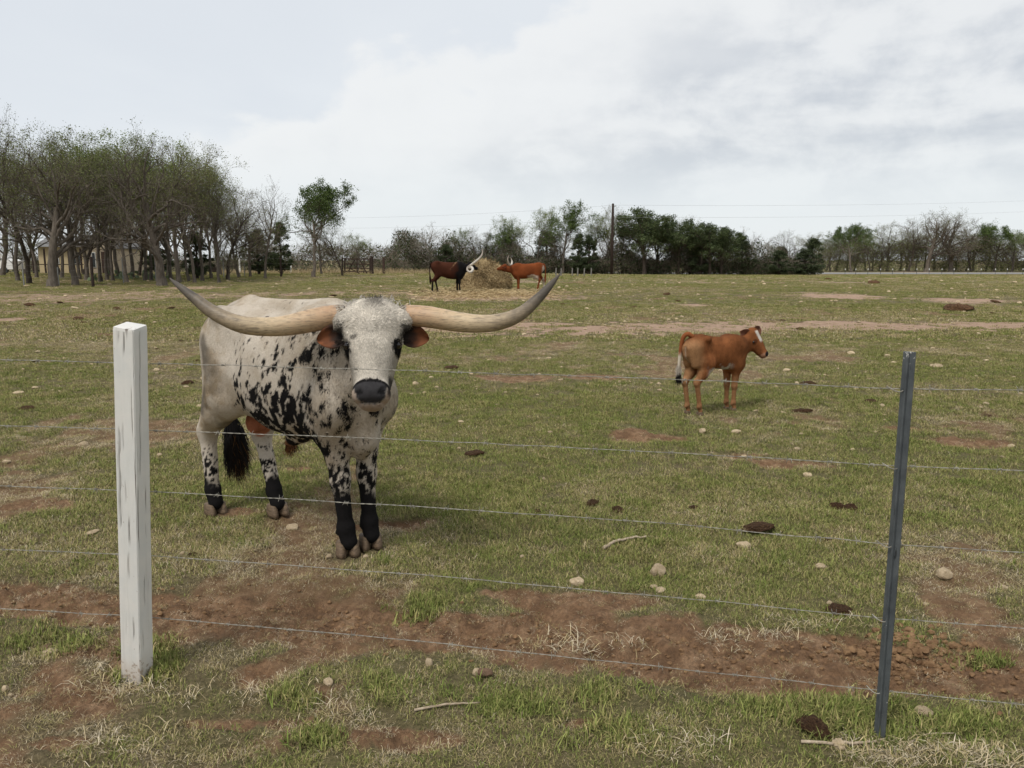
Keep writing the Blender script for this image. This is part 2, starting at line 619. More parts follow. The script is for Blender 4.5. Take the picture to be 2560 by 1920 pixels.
def make_ground():
    a_f = np.radians(np.linspace(-46, 46, 400))
    a_b = np.radians(np.linspace(46, 314, 60))[1:-1]
    ang = np.concatenate([a_f, a_b])
    rad = np.concatenate([[0.35, 0.8, 1.2, 1.5], np.geomspace(1.7, 40, 430), np.geomspace(41, 260, 70), [320, 450, 700, 1200, 2500]])
    A, Rr = np.meshgrid(ang, rad, indexing='ij')
    x, y = (Rr * np.sin(A)).ravel(), (Rr * np.cos(A)).ravel()
    z = ground_z(x, y)
    far = sstep(np.hypot(x, y), 250, 700)
    z = z * (1 - far) - 2.0 * far
    dirt, sandy, dry = cover(x, y)
    na, nr = len(ang), len(rad)
    i, j = np.meshgrid(np.arange(na), np.arange(nr - 1), indexing='ij')
    i2 = (i + 1) % na
    Q = np.stack([i * nr + j, i * nr + j + 1, i2 * nr + j + 1, i2 * nr + j], -1).reshape(-1, 4)
    V = np.c_[x, y, z]
    V = np.vstack([V, [0, 0, float(terrain(0, 0))]])
    c = len(V) - 1
    T = np.stack([np.full(na, c), np.arange(na) * nr, ((np.arange(na) + 1) % na) * nr], 1)
    m = Mat('pasture_soil', 0.95, 0.15)
    p = m.pos()
    fine = m.noise(p, 55, 6, 0.65)
    mid = m.noise(p, 9, 6, 0.6)
    big = m.noise(m.pos((1, 0.45, 1)), 0.42, 6, 0.62)
    grain = m.noise(p, 230, 4, 0.6)
    soil = m.ramp(mid, [(0.25, (0.105, 0.060, 0.033)), (0.5, (0.265, 0.155, 0.085)), (0.78, (0.470, 0.315, 0.190))])
    soil = m.mix(m.ss(fine, 0.35, 0.65, 0.0, 0.55), soil, (0.105, 0.064, 0.038))
    sand = m.ramp(mid, [(0.25, (0.27, 0.175, 0.118)), (0.75, (0.50, 0.355, 0.255))])
    turf_g = m.ramp(fine, [(0.3, (0.105, 0.108, 0.038)), (0.5, (0.195, 0.185, 0.070)), (0.72, (0.310, 0.265, 0.125))])
    turf_d = m.ramp(fine, [(0.3, (0.120, 0.088, 0.050)), (0.5, (0.225, 0.175, 0.098)), (0.72, (0.350, 0.280, 0.165))])
    dryf = m.ss(m.math('ADD', m.attr('dry'), m.math('ADD', m.math('MULTIPLY', m.math('SUBTRACT', mid, 0.5), 0.9), m.math('MULTIPLY', m.math('SUBTRACT', big, 0.5), 1.4))), 0.2, 0.75)
    thatch = m.ramp(fine, [(0.3, (0.060, 0.050, 0.026)), (0.7, (0.160, 0.128, 0.068))])
    turf = m.mix(m.attr('far'), m.mix(0.35, thatch, m.mix(dryf, turf_g, turf_d)), m.mix(dryf, turf_g, turf_d))
    df = m.ss(m.math('ADD', m.attr('dirt'), m.math('MULTIPLY', m.math('SUBTRACT', fine, 0.5), 0.5)), 0.25, 0.7)
    sf = m.ss(m.math('ADD', m.attr('sandy'), m.math('MULTIPLY', m.math('SUBTRACT', mid, 0.5), 1.0)), 0.3, 0.8)
    col = m.mix(sf, m.mix(df, turf, soil), sand)
    col = m.mix(m.ss(grain, 0.35, 0.65, 0.0, 0.35), col, m.mix(1.0, col, (0.55, 0.52, 0.5), 'MULTIPLY'))
    m.color(col)
    m.bump(m.math('ADD', m.math('MULTIPLY', fine, 0.7), m.math('MULTIPLY', grain, 0.4)), 0.9, 0.03)
    me = mesh_np('pasture', V, [Q, T], m.m, True, {'dirt': np.append(dirt, 0), 'sandy': np.append(sandy, 0), 'dry': np.append(dry, 0.3), 'far': np.append(sstep(np.hypot(x, y), 34, 75), 0)})
    return kind(add('ground', me), 'structure', 'grazed pasture with short mixed grass, bare soil strip and sandy trail')


make_ground()

# ------------------------------------------------------------------ grass
def grass_material(name):
    m = Mat(name, 0.85, 0.08)
    d = m.attr('dryness')
    rn = m.rnd()
    p = m.pos()
    n = m.noise(p, 2.2, 3)
    dd = m.math('ADD', d, m.math('MULTIPLY', m.math('SUBTRACT', rn, 0.5), 0.45))
    dd = m.math('ADD', dd, m.math('MULTIPLY', m.math('SUBTRACT', n, 0.5), 0.5))
    c = m.ramp(dd, [(0.0, (0.150, 0.188, 0.045)), (0.28, (0.258, 0.260, 0.086)), (0.50, (0.350, 0.285, 0.130)), (0.75, (0.460, 0.365, 0.210)), (1.0, (0.560, 0.480, 0.345))])
    c = m.mix(1.0, c, m.ramp(m.attr('tone'), [(0.0, (0.5, 0.5, 0.5)), (1.0, (1.3, 1.3, 1.3))]), 'MULTIPLY')
    m.color(c)
    return m.m


GRASS = grass_material('grass_blades')


def tuft(name, n, rad, hmin, hmax, lie, dry_lo, dry_hi, w, r):
    """n bent blades; lie 0 upright .. 1 flat"""
    a = r.random(n) * 6.283; d = rad * np.sqrt(r.random(n))
    P0 = np.c_[np.cos(a) * d, np.sin(a) * d, np.full(n, -0.004)]
    L = r.uniform(hmin, hmax, n)[:, None]
    b = r.random(n) * 6.283
    H = np.c_[np.cos(b), np.sin(b), np.zeros(n)]
    th = np.clip(r.normal(lie, 0.22, n), 0.02, 0.97)[:, None] * 1.5
    up = np.array([0, 0, 1.0])
    d1 = H * np.sin(th * 0.7) + up * np.cos(th * 0.7)
    d2 = H * np.sin(np.minimum(th * 1.25, 1.72)) + up * np.cos(np.minimum(th * 1.25, 1.72))
    P1 = P0 + d1 * L * 0.55; P2 = P1 + d2 * L * 0.45
    P2[:, 2] = np.maximum(P2[:, 2], 0.001)
    S = np.cross(H, up) * (w * r.uniform(0.6, 1.3, n))[:, None] / 2
    V = np.stack([P0 - S, P0 + S, P1 + S * 0.9, P1 - S * 0.9, P2], 1).reshape(-1, 3)
    i = np.arange(n)[:, None] * 5
    dry = np.repeat(r.uniform(dry_lo, dry_hi, n), 5); tone = np.repeat(r.random(n), 5)
    me = mesh_np(name, V, [i + np.array([[0, 1, 2, 3]]), i + np.array([[3, 2, 4]])], GRASS, False, {'dryness': dry, 'tone': tone})
    return bpy.data.objects.new(name, me)


def instancer(name, pts, rot, scl, idx, objs, label):
    """one 'stuff' object that puts the given source pieces on its points"""
    src = bpy.data.collections.new(name + '_pieces')
    for o in objs:
        src.objects.link(o)
    me = bpy.data.meshes.new(name)
    me.vertices.add(len(pts)); me.vertices.foreach_set('co', np.asarray(pts, np.float32).ravel())
    for k, v, t in (('rotv', rot, 'FLOAT_VECTOR'), ('sclv', scl, 'FLOAT'), ('pick', idx, 'INT')):
        at = me.attributes.new(k, t, 'POINT')
        at.data.foreach_set('vector' if t == 'FLOAT_VECTOR' else 'value', np.asarray(v, np.int32 if t == 'INT' else np.float32).ravel())
    ng = bpy.data.node_groups.new(name, 'GeometryNodeTree')
    ng.interface.new_socket('Geometry', in_out='INPUT', socket_type='NodeSocketGeometry')
    ng.interface.new_socket('Geometry', in_out='OUTPUT', socket_type='NodeSocketGeometry')
    N, L = ng.nodes, ng.links
    gi, go = N.new('NodeGroupInput'), N.new('NodeGroupOutput')
    ci = N.new('GeometryNodeCollectionInfo'); ci.inputs['Collection'].default_value = src
    ci.inputs['Separate Children'].default_value = True; ci.inputs['Reset Children'].default_value = True
    ip = N.new('GeometryNodeInstanceOnPoints'); ip.inputs['Pick Instance'].default_value = True

    def named(k, t):
        n = N.new('GeometryNodeInputNamedAttribute'); n.data_type = t; n.inputs['Name'].default_value = k
        return n.outputs['Attribute']
    L.new(gi.outputs[0], ip.inputs['Points']); L.new(ci.outputs[0], ip.inputs['Instance'])
    L.new(named('pick', 'INT'), ip.inputs['Instance Index'])
    L.new(named('rotv', 'FLOAT_VECTOR'), ip.inputs['Rotation'])
    L.new(named('sclv', 'FLOAT'), ip.inputs['Scale'])
    L.new(ip.outputs[0], go.inputs[0])
    o = add(name, me)
    o.modifiers.new('scatter', 'NODES').node_group = ng
    return kind(o, 'stuff', label)


def BULL_FEET():
    # hoof places of the bull and feet of the two near posts: trodden bare
    out = [(WX, WY) for WX, WY in ((1.234, 2.364), (-1.47, 2.80))]
    c, s = math.cos(math.atan2(-0.65, 0.76)), math.sin(math.atan2(-0.65, 0.76))
    for a, b in ((1.36, -0.06), (1.31, -0.047), (1.37, 0.095), (1.318, 0.105), (0.12, -0.166), (0.17, -0.17), (0.44, 0.078), (0.49, 0.07)):
        out.append((-1.865 + a * c - b * s, 4.904 + a * s + b * c))
    return out


def make_grass():
    r = np.random.default_rng(5)
    T = []
    for k in range(4):
        T.append(tuft('a%02d_green' % k, 32, 0.062, 0.018, 0.045, 0.55, 0.02, 0.42, 0.0029, r))
    for k in range(4):
        T.append(tuft('b%02d_mixed' % k, 32, 0.066, 0.018, 0.045, 0.66, 0.18, 0.78, 0.0026, r))
    for k in range(4):
        T.append(tuft('c%02d_dry' % k, 32, 0.080, 0.018, 0.048, 0.93, 0.45, 1.0, 0.0021, r))
    for k in range(3):
        T.append(tuft('d%02d_long' % k, 34, 0.055, 0.025, 0.062, 0.55, 0.0, 0.42, 0.0036, r))
    for k in range(2):
        T.append(tuft('e%02d_straw' % k, 24, 0.085, 0.035, 0.08, 0.95, 0.60, 1.0, 0.0023, r))
    for k in range(3):
        T.append(tuft('f%02d_fargreen' % k, 60, 0.20, 0.025, 0.055, 0.50, 0.02, 0.50, 0.0085, r))
    for k in range(3):
        T.append(tuft('g%02d_farmixed' % k, 60, 0.20, 0.020, 0.050, 0.62, 0.20, 0.85, 0.0085, r))
    G, M, Dn, Lg, St, FG, FM = 0, 4, 8, 12, 15, 17, 20

    def scatter(y0, y1, dens, kinds):
        n = int(dens * 0.82 * (y1 ** 2 - y0 ** 2) + dens * 1.4 * (y1 - y0))
        y = np.sqrt(r.random(n) * (y1 ** 2 - y0 ** 2) + y0 ** 2)
        x = (r.random(n) * 2 - 1) * (0.80 * y + 0.7)
        return x, y
    P, RT, SC, IX = [], [], [], []

    def put(x, y, ix, sc):
        n = len(x)
        P.append(np.c_[x, y, ground_z(x, y)])
        RT.append(np.c_[r.normal(0, 0.08, n), r.normal(0, 0.08, n), r.random(n) * 6.283])
        SC.append(sc); IX.append(ix)
    HOOVES = BULL_FEET()
    for (y0, y1, dens) in ((1.75, 5.5, 1150), (5.5, 9, 620), (9, 15, 300)):
        x, y = scatter(y0, y1, dens, None)
        dirt, sandy, dry = cover(x, y)
        clump = fbm(np.c_[x, y] * 3.1, 3, 401)
        keep = r.random(len(x)) < np.clip(1.05 - 0.95 * sstep(dirt, 0.2, 0.8) - sandy, 0.26, 1) * (0.55 + 0.9 * sstep(clump, 0.3, 0.6))
        for fx, fy in HOOVES:
            keep &= np.hypot(x - fx, y - fy) > 0.085
        x, y, dirt, dry, clump = x[keep], y[keep], dirt[keep], dry[keep], clump[keep]
        t = dry + r.normal(0, 0.22, len(x)) + 0.8 * dirt
        ix = np.where(t < 0.40, G + r.integers(0, 4, len(x)), np.where(t < 0.72, M + r.integers(0, 4, len(x)), Dn + r.integers(0, 4, len(x))))
        lush = (clump > 0.56) & (dirt < 0.3) & (y < 4.4) & (r.random(len(x)) < 0.06)
        ix = np.where(lush, Lg + r.integers(0, 3, len(x)), ix)
        put(x, y, ix, r.uniform(0.65, 1.3, len(x)) * (0.85 + 0.25 * sstep(y, 5, 12)) * (1 - 0.35 * sstep(dirt, 0.3, 0.7)) * (0.72 + 0.28 * sstep(y, 3.2, 4.2)))
    for (y0, y1, dens) in ((15, 26, 46), (26, 46, 17), (46, 80, 5)):
        x, y = scatter(y0, y1, dens, None)
        dirt, sandy, dry = cover(x, y)
        keep = r.random(len(x)) < np.clip(1 - 1.2 * np.maximum(dirt, sandy), 0.03, 1)
        x, y, dry = x[keep], y[keep], dry[keep]
        t = dry + r.normal(0, 0.2, len(x))
        ix = np.where(t < 0.5, FG + r.integers(0, 3, len(x)), FM + r.integers(0, 3, len(x)))
        put(x, y, ix, r.uniform(0.7, 1.25, len(x)) * (1 + 0.7 * sstep(y, 40, 60)))
    # lush clumps in the near strip: by the wooden post, around the steel post, along the bottom
    for u, v, n, ru, rv in ((355, 1440, 40, 24, 18), (270, 1455, 14, 22, 8), (1800, 1545, 130, 130, 36), (1680, 1530, 45, 60, 22), (1890, 1575, 40, 50, 22), (1100, 1520, 60, 90, 40), (640, 1505, 30, 60, 30), (830, 1490, 30, 60, 26),
                            (130, 1385, 60, 110, 30), (330, 1400, 30, 60, 18), (920, 1310, 50, 70, 26), (1290, 1500, 30, 70, 26), (2080, 1560, 60, 130, 26), (2130, 1420, 30, 60, 14), (700, 1600, 30, 60, 20), (1330, 1590, 40, 90, 30), (1960, 1600, 30, 90, 18)):
        q = on_ground_v(u + r.normal(0, ru * 0.5, n), v + r.normal(0, rv * 0.5, n))
        put(q[:, 0], q[:, 1], Lg + r.integers(0, 3, n), r.uniform(0.5, 1.15, n))
    for u, v, n, ru, rv in ((250, 1480, 20, 90, 16), (520, 1500, 10, 120, 30), (760, 1540, 10, 110, 30), (1950, 1630, 40, 120, 24), (2130, 1640, 20, 90, 20), (1500, 1620, 8, 160, 26), (300, 1620, 10, 140, 24), (1260, 1400, 14, 120, 30), (1650, 1360, 26, 160, 30)):
        q = on_ground_v(u + r.normal(0, ru * 0.5, n), v + r.normal(0, rv * 0.5, n))
        put(q[:, 0], q[:, 1], St + r.integers(0, 2, n), r.uniform(0.6, 1.2, n))
    instancer('grass', np.concatenate(P), np.concatenate(RT), np.concatenate(SC), np.concatenate(IX), T, 'short green and straw-coloured pasture grass')


make_grass()

# ------------------------------------------------------------------ cattle: smooth bodies from blended volumes
class Vol:
    def __init__(self, lo, hi, h):
        self.lo = np.asarray(lo, float); self.h = h
        self.n = np.ceil((np.asarray(hi, float) - self.lo) / h).astype(int) + 1
        self.v = np.full(self.n, 1.0, dtype=np.float32)

    def _sub(self, lo, hi):
        a = np.clip(np.floor((np.asarray(lo) - self.lo) / self.h).astype(int), 0, self.n - 1)
        b = np.clip(np.ceil((np.asarray(hi) - self.lo) / self.h).astype(int) + 1, 1, self.n)
        sl = tuple(slice(i, max(j, i + 1)) for i, j in zip(a, b))
        ax = [self.lo[k] + self.h * np.arange(sl[k].start, sl[k].stop) for k in range(3)]
        return sl, np.stack(np.meshgrid(*ax, indexing='ij'), -1)

    def _join(self, sl, d, k, cut=False):
        a = self.v[sl]
        if cut:
            d = -d
            hh = np.clip(k - np.abs(a - d), 0, None) / k
            self.v[sl] = np.maximum(a, d) + hh * hh * k / 4
        else:
            hh = np.clip(k - np.abs(a - d), 0, None) / k
            self.v[sl] = np.minimum(a, d) - hh * hh * k / 4

    def cone(self, a, b, ra, rb, k=0.05, squash=None, f=1.0, cut=False):
        a, b = np.asarray(a, float), np.asarray(b, float)
        m = max(ra, rb) * max(1, f) + k + 2 * self.h
        sl, P = self._sub(np.minimum(a, b) - m, np.maximum(a, b) + m)
        q = P - a; ba = b - a
        if squash is not None:
            s = np.asarray(squash, float); s /= np.linalg.norm(s)
            q = q + (q @ s)[..., None] * s * (1 / f - 1)
            ba = ba + (ba @ s) * s * (1 / f - 1)
        t = np.clip((q @ ba) / (ba @ ba), 0, 1)
        d = np.linalg.norm(q - t[..., None] * ba, axis=-1) - (ra + (rb - ra) * t)
        self._join(sl, d * min(f, 1), k, cut)

    def ell(self, c, r, M=None, k=0.05, cut=False):
        c, r = np.asarray(c, float), np.asarray(r, float)
        m = r.max() + k + 2 * self.h
        sl, P = self._sub(c - m, c + m)
        q = P - c
        if M is not None:
            q = q @ np.asarray(M).T
        k0 = np.linalg.norm(q / r, axis=-1); k1 = np.linalg.norm(q / (r * r), axis=-1)
        self._join(sl, k0 * (k0 - 1) / (k1 + 1e-9), k, cut)

    def loft(self, st, k=0.05, ex=2.3):
        """st rows: s, top, bottom, half width; along local x, mirrored over y=0 (optional 5th: y centre)"""
        st = np.asarray(st, float)
        ds = np.linspace(st[0, 0], st[-1, 0], 240)
        ker = np.hanning(21); ker /= ker.sum()
        cols = []
        for c in range(1, st.shape[1]):
            y = np.interp(ds, st[:, 0], st[:, c])
            cols.append(np.convolve(np.pad(y, 10, mode='edge'), ker, 'valid'))
        top, bot, w = cols[:3]
        yc = cols[3] if len(cols) > 3 else np.zeros_like(w)
        m = k + 2 * self.h
        sl, P = self._sub([st[0, 0] - m, (yc - w).min() - m, bot.min() - m], [st[-1, 0] + m, (yc + w).max() + m, top.max() + m])
        s = P[..., 0]
        T, B, W, C = (np.interp(s, ds, a) for a in (top, bot, w, yc))
        zc, hh = (T + B) / 2, (T - B) / 2
        e = (np.abs((P[..., 1] - C) / W) ** ex + np.abs((P[..., 2] - zc) / hh) ** ex) ** (1 / ex)
        d = (e - 1) * np.minimum(W, hh)
        d = np.maximum(d, np.maximum(st[0, 0] - s, s - st[-1, 0]))
        self._join(sl, d, k)

    def mesh(self, relax=2):
        v = self.v; h = self.h
        nx, ny, nz = v.shape
        S = v < 0
        cn = (nx - 1, ny - 1, nz - 1)
        acc = np.zeros(cn + (3,), np.float32); cnt = np.zeros(cn, np.float32)
        quads = []
        for ax in range(3):
            a = [slice(None)] * 3; b = [slice(None)] * 3
            a[ax] = slice(0, -1); b[ax] = slice(1, None)
            A, B = v[tuple(a)], v[tuple(b)]
            I = np.argwhere((A < 0) != (B < 0))
            va, vb = A[tuple(I.T)], B[tuple(I.T)]
            p = I.astype(np.float32); p[:, ax] += va / (va - vb)
            o = [k for k in range(3) if k != ax]
            cells = []
            for da, db in ((-1, -1), (0, -1), (0, 0), (-1, 0)):
                c = I.copy(); c[:, o[0]] += da; c[:, o[1]] += db
                cells.append(c)
            ok = np.ones(len(I), bool)
            for c in cells:
                ok &= np.all((c >= 0) & (c < np.array(cn)), axis=1)
            for c in cells:
                np.add.at(acc, tuple(c[ok].T), p[ok]); np.add.at(cnt, tuple(c[ok].T), 1)
            q = np.stack([np.ravel_multi_index(c[ok].T, cn) for c in cells], 1)
            flip = (va[ok] < 0) if ax != 1 else (va[ok] >= 0)
            q[~flip] = q[~flip][:, ::-1]
            quads.append(q)
        Q = np.concatenate(quads)
        idx = np.unique(Q)
        remap = np.full(np.prod(cn), -1); remap[idx] = np.arange(len(idx))
        V = (acc.reshape(-1, 3)[idx] / cnt.reshape(-1)[idx][:, None]) * h + self.lo
        Q = remap[Q]
        for _ in range(relax):
            sm = np.zeros_like(V); c = np.zeros(len(V))
            for i in range(4):
                np.add.at(sm, Q[:, i], V[Q[:, (i + 1) % 4]]); np.add.at(c, Q[:, i], 1)
            V = V * 0.5 + 0.5 * sm / c[:, None]
        return V, Q


def vert_normals(V, Q):
    n = np.cross(V[Q[:, 2]] - V[Q[:, 0]], V[Q[:, 3]] - V[Q[:, 1]])
    N = np.zeros_like(V)
    for i in range(4):
        np.add.at(N, Q[:, i], n)
    return N / (np.linalg.norm(N, axis=1)[:, None] + 1e-12)


def sample_surface(V, Q, n, r, weight=None):
    a = np.linalg.norm(np.cross(V[Q[:, 2]] - V[Q[:, 0]], V[Q[:, 3]] - V[Q[:, 1]]), axis=1)
    if weight is not None:
        a = a * weight[Q].mean(1)
    f = r.choice(len(Q), n, p=a / a.sum())
    u, w = r.random(n)[:, None], r.random(n)[:, None]
    q = Q[f]
    return (V[q[:, 0]] * (1 - u) + V[q[:, 1]] * u) * (1 - w) + (V[q[:, 3]] * (1 - u) + V[q[:, 2]] * u) * w, q[:, 0]


def fur_mesh(name, P, Nrm, D, length, width, col, mat, r, lift=0.25, curl=0.0):
    """short hair locks as two-piece ribbons lying along D"""
    n = len(P)
    D = D - Nrm * np.sum(D * Nrm, 1)[:, None]
    D = D + r.normal(0, 0.25, (n, 3))
    D = D - Nrm * np.sum(D * Nrm, 1)[:, None]
    D /= np.linalg.norm(D, axis=1)[:, None] + 1e-9
    S = np.cross(D, Nrm)
    L = (length * r.uniform(0.6, 1.3, n))[:, None]
    W = S * (width * r.uniform(0.6, 1.3, n))[:, None] * 0.5
    c = S * (r.normal(0, 1, n) * curl)[:, None] * L
    b0 = P - Nrm * 0.003
    b1 = P + D * L * 0.55 + Nrm * L * lift * 0.6 + c
    b2 = P + D * L + Nrm * L * lift * 0.55 - c * 0.3
    V = np.stack([b0 - W, b0 + W, b1 + W, b1 - W, b2], 1).reshape(-1, 3)
    i = np.arange(n)[:, None] * 5
    Q = i + np.array([[0, 1, 2, 3]]); T = i + np.array([[3, 2, 4]])
    cc = np.repeat(col * r.uniform(0.82, 1.12, n)[:, None], 5, 0)
    NN = Nrm + 0.30 * S * r.normal(0, 1, n)[:, None] + 0.2 * D
    NN /= np.linalg.norm(NN, axis=1)[:, None]
    return mesh_np(name, V, [Q, T], mat, True, {'coat': cc}, normals=np.repeat(NN, 5, 0))


def coat_material(name, rough=0.72, spec=0.25, bumpy=0.12):
    m = Mat(name, 0.85, 0.06)
    c = m.attr('coat', 'Color')
    v = m.coord('Object')
    n = m.noise(v, 90, 4, 0.6)
    m.color(m.mix(1.0, c, m.ramp(n, [(0.25, (0.82, 0.82, 0.82)), (0.75, (1.08, 1.08, 1.08))]), 'MULTIPLY'))
    m.bump(n, bumpy, 0.006)
    return m.m


def tube_attr(P, R, sides, ring_attr=None):
    """a tapered tube with one value per ring; returns V, Q, T, attr"""
    s = Soup(); s.tube(P, R, sides)
    V = np.concatenate(s.V)
    a = np.repeat(np.asarray(ring_attr, float), sides)
    a = np.concatenate([a, [ring_attr[0], ring_attr[-1]]])
    return V, s.Q[0], s.T[0], a


def spline(P, n):
    """Catmull-Rom through the rows of P (any width)"""
    P = np.asarray(P, float)
    Q = np.vstack([2 * P[0] - P[1], P, 2 * P[-1] - P[-2]])
    out = []
    ts = np.linspace(0, len(P) - 1 - 1e-9, n)
    for t in ts:
        i = int(t); f = t - i
        p0, p1, p2, p3 = Q[i:i + 4]
        out.append(0.5 * (2 * p1 + (p2 - p0) * f + (2 * p0 - 5 * p1 + 4 * p2 - p3) * f * f + (3 * p1 - p0 - 3 * p2 + p3) * f ** 3))
    return np.array(out)


def horn_material(name, base, mid, tip):
    m = Mat(name, 0.5, 0.35)
    t = m.attr('along')
    v = m.coord('Object')
    n = m.noise(v, 30, 6, 0.6)
    streak = m.noise(m.coord('Object', (1.0, 1, 6)), 26, 5, 0.6, 0.6)
    tt = m.math('ADD', t, m.math('MULTIPLY', m.math('SUBTRACT', n, 0.5), 0.28))
    c = m.ramp(tt, [(0.0, base), (0.38, mid), (0.60, tuple(0.42 * a + 0.58 * b for a, b in zip(mid, tip))), (0.82, tip)])
    c = m.mix(m.ss(streak, 0.45, 0.68, 0.0, 0.55), c, (0.10, 0.078, 0.055))
    m.color(c).bump(streak, 0.25, 0.004)
    return m.m


HOOF = Mat('hoof_horn', 0.65, 0.3)
_n = HOOF.noise(HOOF.coord('Object', (1, 1, 3)), 40, 5, 0.6)
HOOF.color(HOOF.ramp(_n, [(0.3, (0.060, 0.040, 0.026)), (0.7, (0.19, 0.130, 0.078))])).bump(_n, 0.4, 0.004)
HOOF = HOOF.m
EYE_MAT = Mat('eye_dark', 0.08, 0.6).color((0.012, 0.008, 0.006)).m


def hoof_mesh(name, w=0.052, length=0.125, height=0.082, mat=None, gap=0.012):
    """a cloven hoof: two claws side by side, toes towards +x, sole on z=0"""
    s = Soup()
    for sd in (-1, 1):
        rings = []
        sides = 14
        for z, k, back in ((0.0, 1.0, 0.0), (0.3, 0.99, 0.03), (0.65, 0.93, 0.10), (0.94, 0.88, 0.17), (1.0, 0.78, 0.18)):
            a = np.linspace(0, 2 * math.pi, sides, endpoint=False)
            x = np.cos(a); y = np.sin(a)
            x = np.sign(x) * np.abs(x) ** 0.85; y = np.sign(y) * np.abs(y) ** 0.8
            front = np.where(x > 0, 1 - 0.42 * np.abs(x) ** 2.2, 1.0)
            px = x * length / 2 * k - back * length * (x * 0.5 + 0.5)
            py = y * w / 2 * k * front + sd * (w / 2 + gap / 2) + sd * 0.004 * np.clip(x, 0, 1) ** 2 * (1 - z)
            rings.append(np.c_[px, py, np.full(sides, z * height)])
        V = np.concatenate(rings)
        q = []
        for i in range(4):
            for j in range(sides):
                j2 = (j + 1) % sides
                q.append((i * sides + j, i * sides + j2, (i + 1) * sides + j2, (i + 1) * sides + j))
        n0 = len(V)
        V = np.concatenate([V, [rings[0].mean(0)], [rings[-1].mean(0)]])
        T = [(n0, (j + 1) % sides, j) for j in range(sides)] + [(n0 + 1, 4 * sides + j, 4 * sides + (j + 1) % sides) for j in range(sides)]
        s._add(V, q, T)
    return s.mesh(name, mat or HOOF, True)


def ear_mesh(name, L, W, n, mat, tip=0.5, cup=0.35, thick=0.006):
    """a cupped leaf-shaped ear: root at the origin, length along +x, opening towards +z; attribute 'inner' 1 inside"""
    nu, nv = 15, 9
    V, A = [], []
    for side in (0, 1):
        for i in range(nu):
            t = i / (nu - 1)
            w = W * (0.42 * (1 - t) ** 1.2 + 1.08 * math.sin(math.pi * min(1, t * 0.93 + 0.02)) ** 0.8) * (1 if t < 0.985 else 0.5)
            for j in range(nv):
                a = (j / (nv - 1) - 0.5) * 2
                z = cup * W * (a * a - 0.6) * (1.25 - 0.7 * t) - 0.10 * L * t * t
                V.append((t * L, a * w / 2, z - (thick if side else 0)))
                A.append(t + (10 if side else 0))
    V = np.array(V); A = np.array(A)
    Q = []
    o = nu * nv
    for i in range(nu - 1):
        for j in range(nv - 1):
            a = i * nv + j
            Q.append((a, a + nv, a + nv + 1, a + 1)); Q.append((o + a, o + a + 1, o + a + nv + 1, o + a + nv))
    for i in range(nu - 1):
        for j in (0, nv - 1):
            a = i * nv + j
            Q.append((a, o + a, o + a + nv, a + nv) if j == 0 else (a, a + nv, o + a + nv, o + a))
    for j in range(nv - 1):
        a = (nu - 1) * nv + j
        Q.append((a, o + a, o + a + 1, a + 1))
    return V, np.array(Q), A


def orient(R3, loc):
    """4x4 from a 3x3 whose columns are the axes"""
    M = Matrix.Identity(4)
    for i in range(3):
        for j in range(3):
            M[i][j] = float(R3[i][j])
        M[i][3] = float(loc[i])
    return M


COAT = coat_material('cattle_coat')
FUR = Mat('cattle_hair', 0.8, 0.06)
FUR.color(FUR.attr('coat', 'Color'))
FUR = FUR.m

# ------------------------------------------------------------------ near fence: wooden post, steel post, barbed wire
FN = unit([0.159, 0.987]); FC = 2.530


def on_fence(u, v, back=0.0):
    """photo pixel -> point on the upright plane of the near fence"""
    d = ray(u, v)
    t = (FC + back) / (FN[0] * d[0] + FN[1] * d[1])
    return np.array([0, 0, EYE]) + d * t


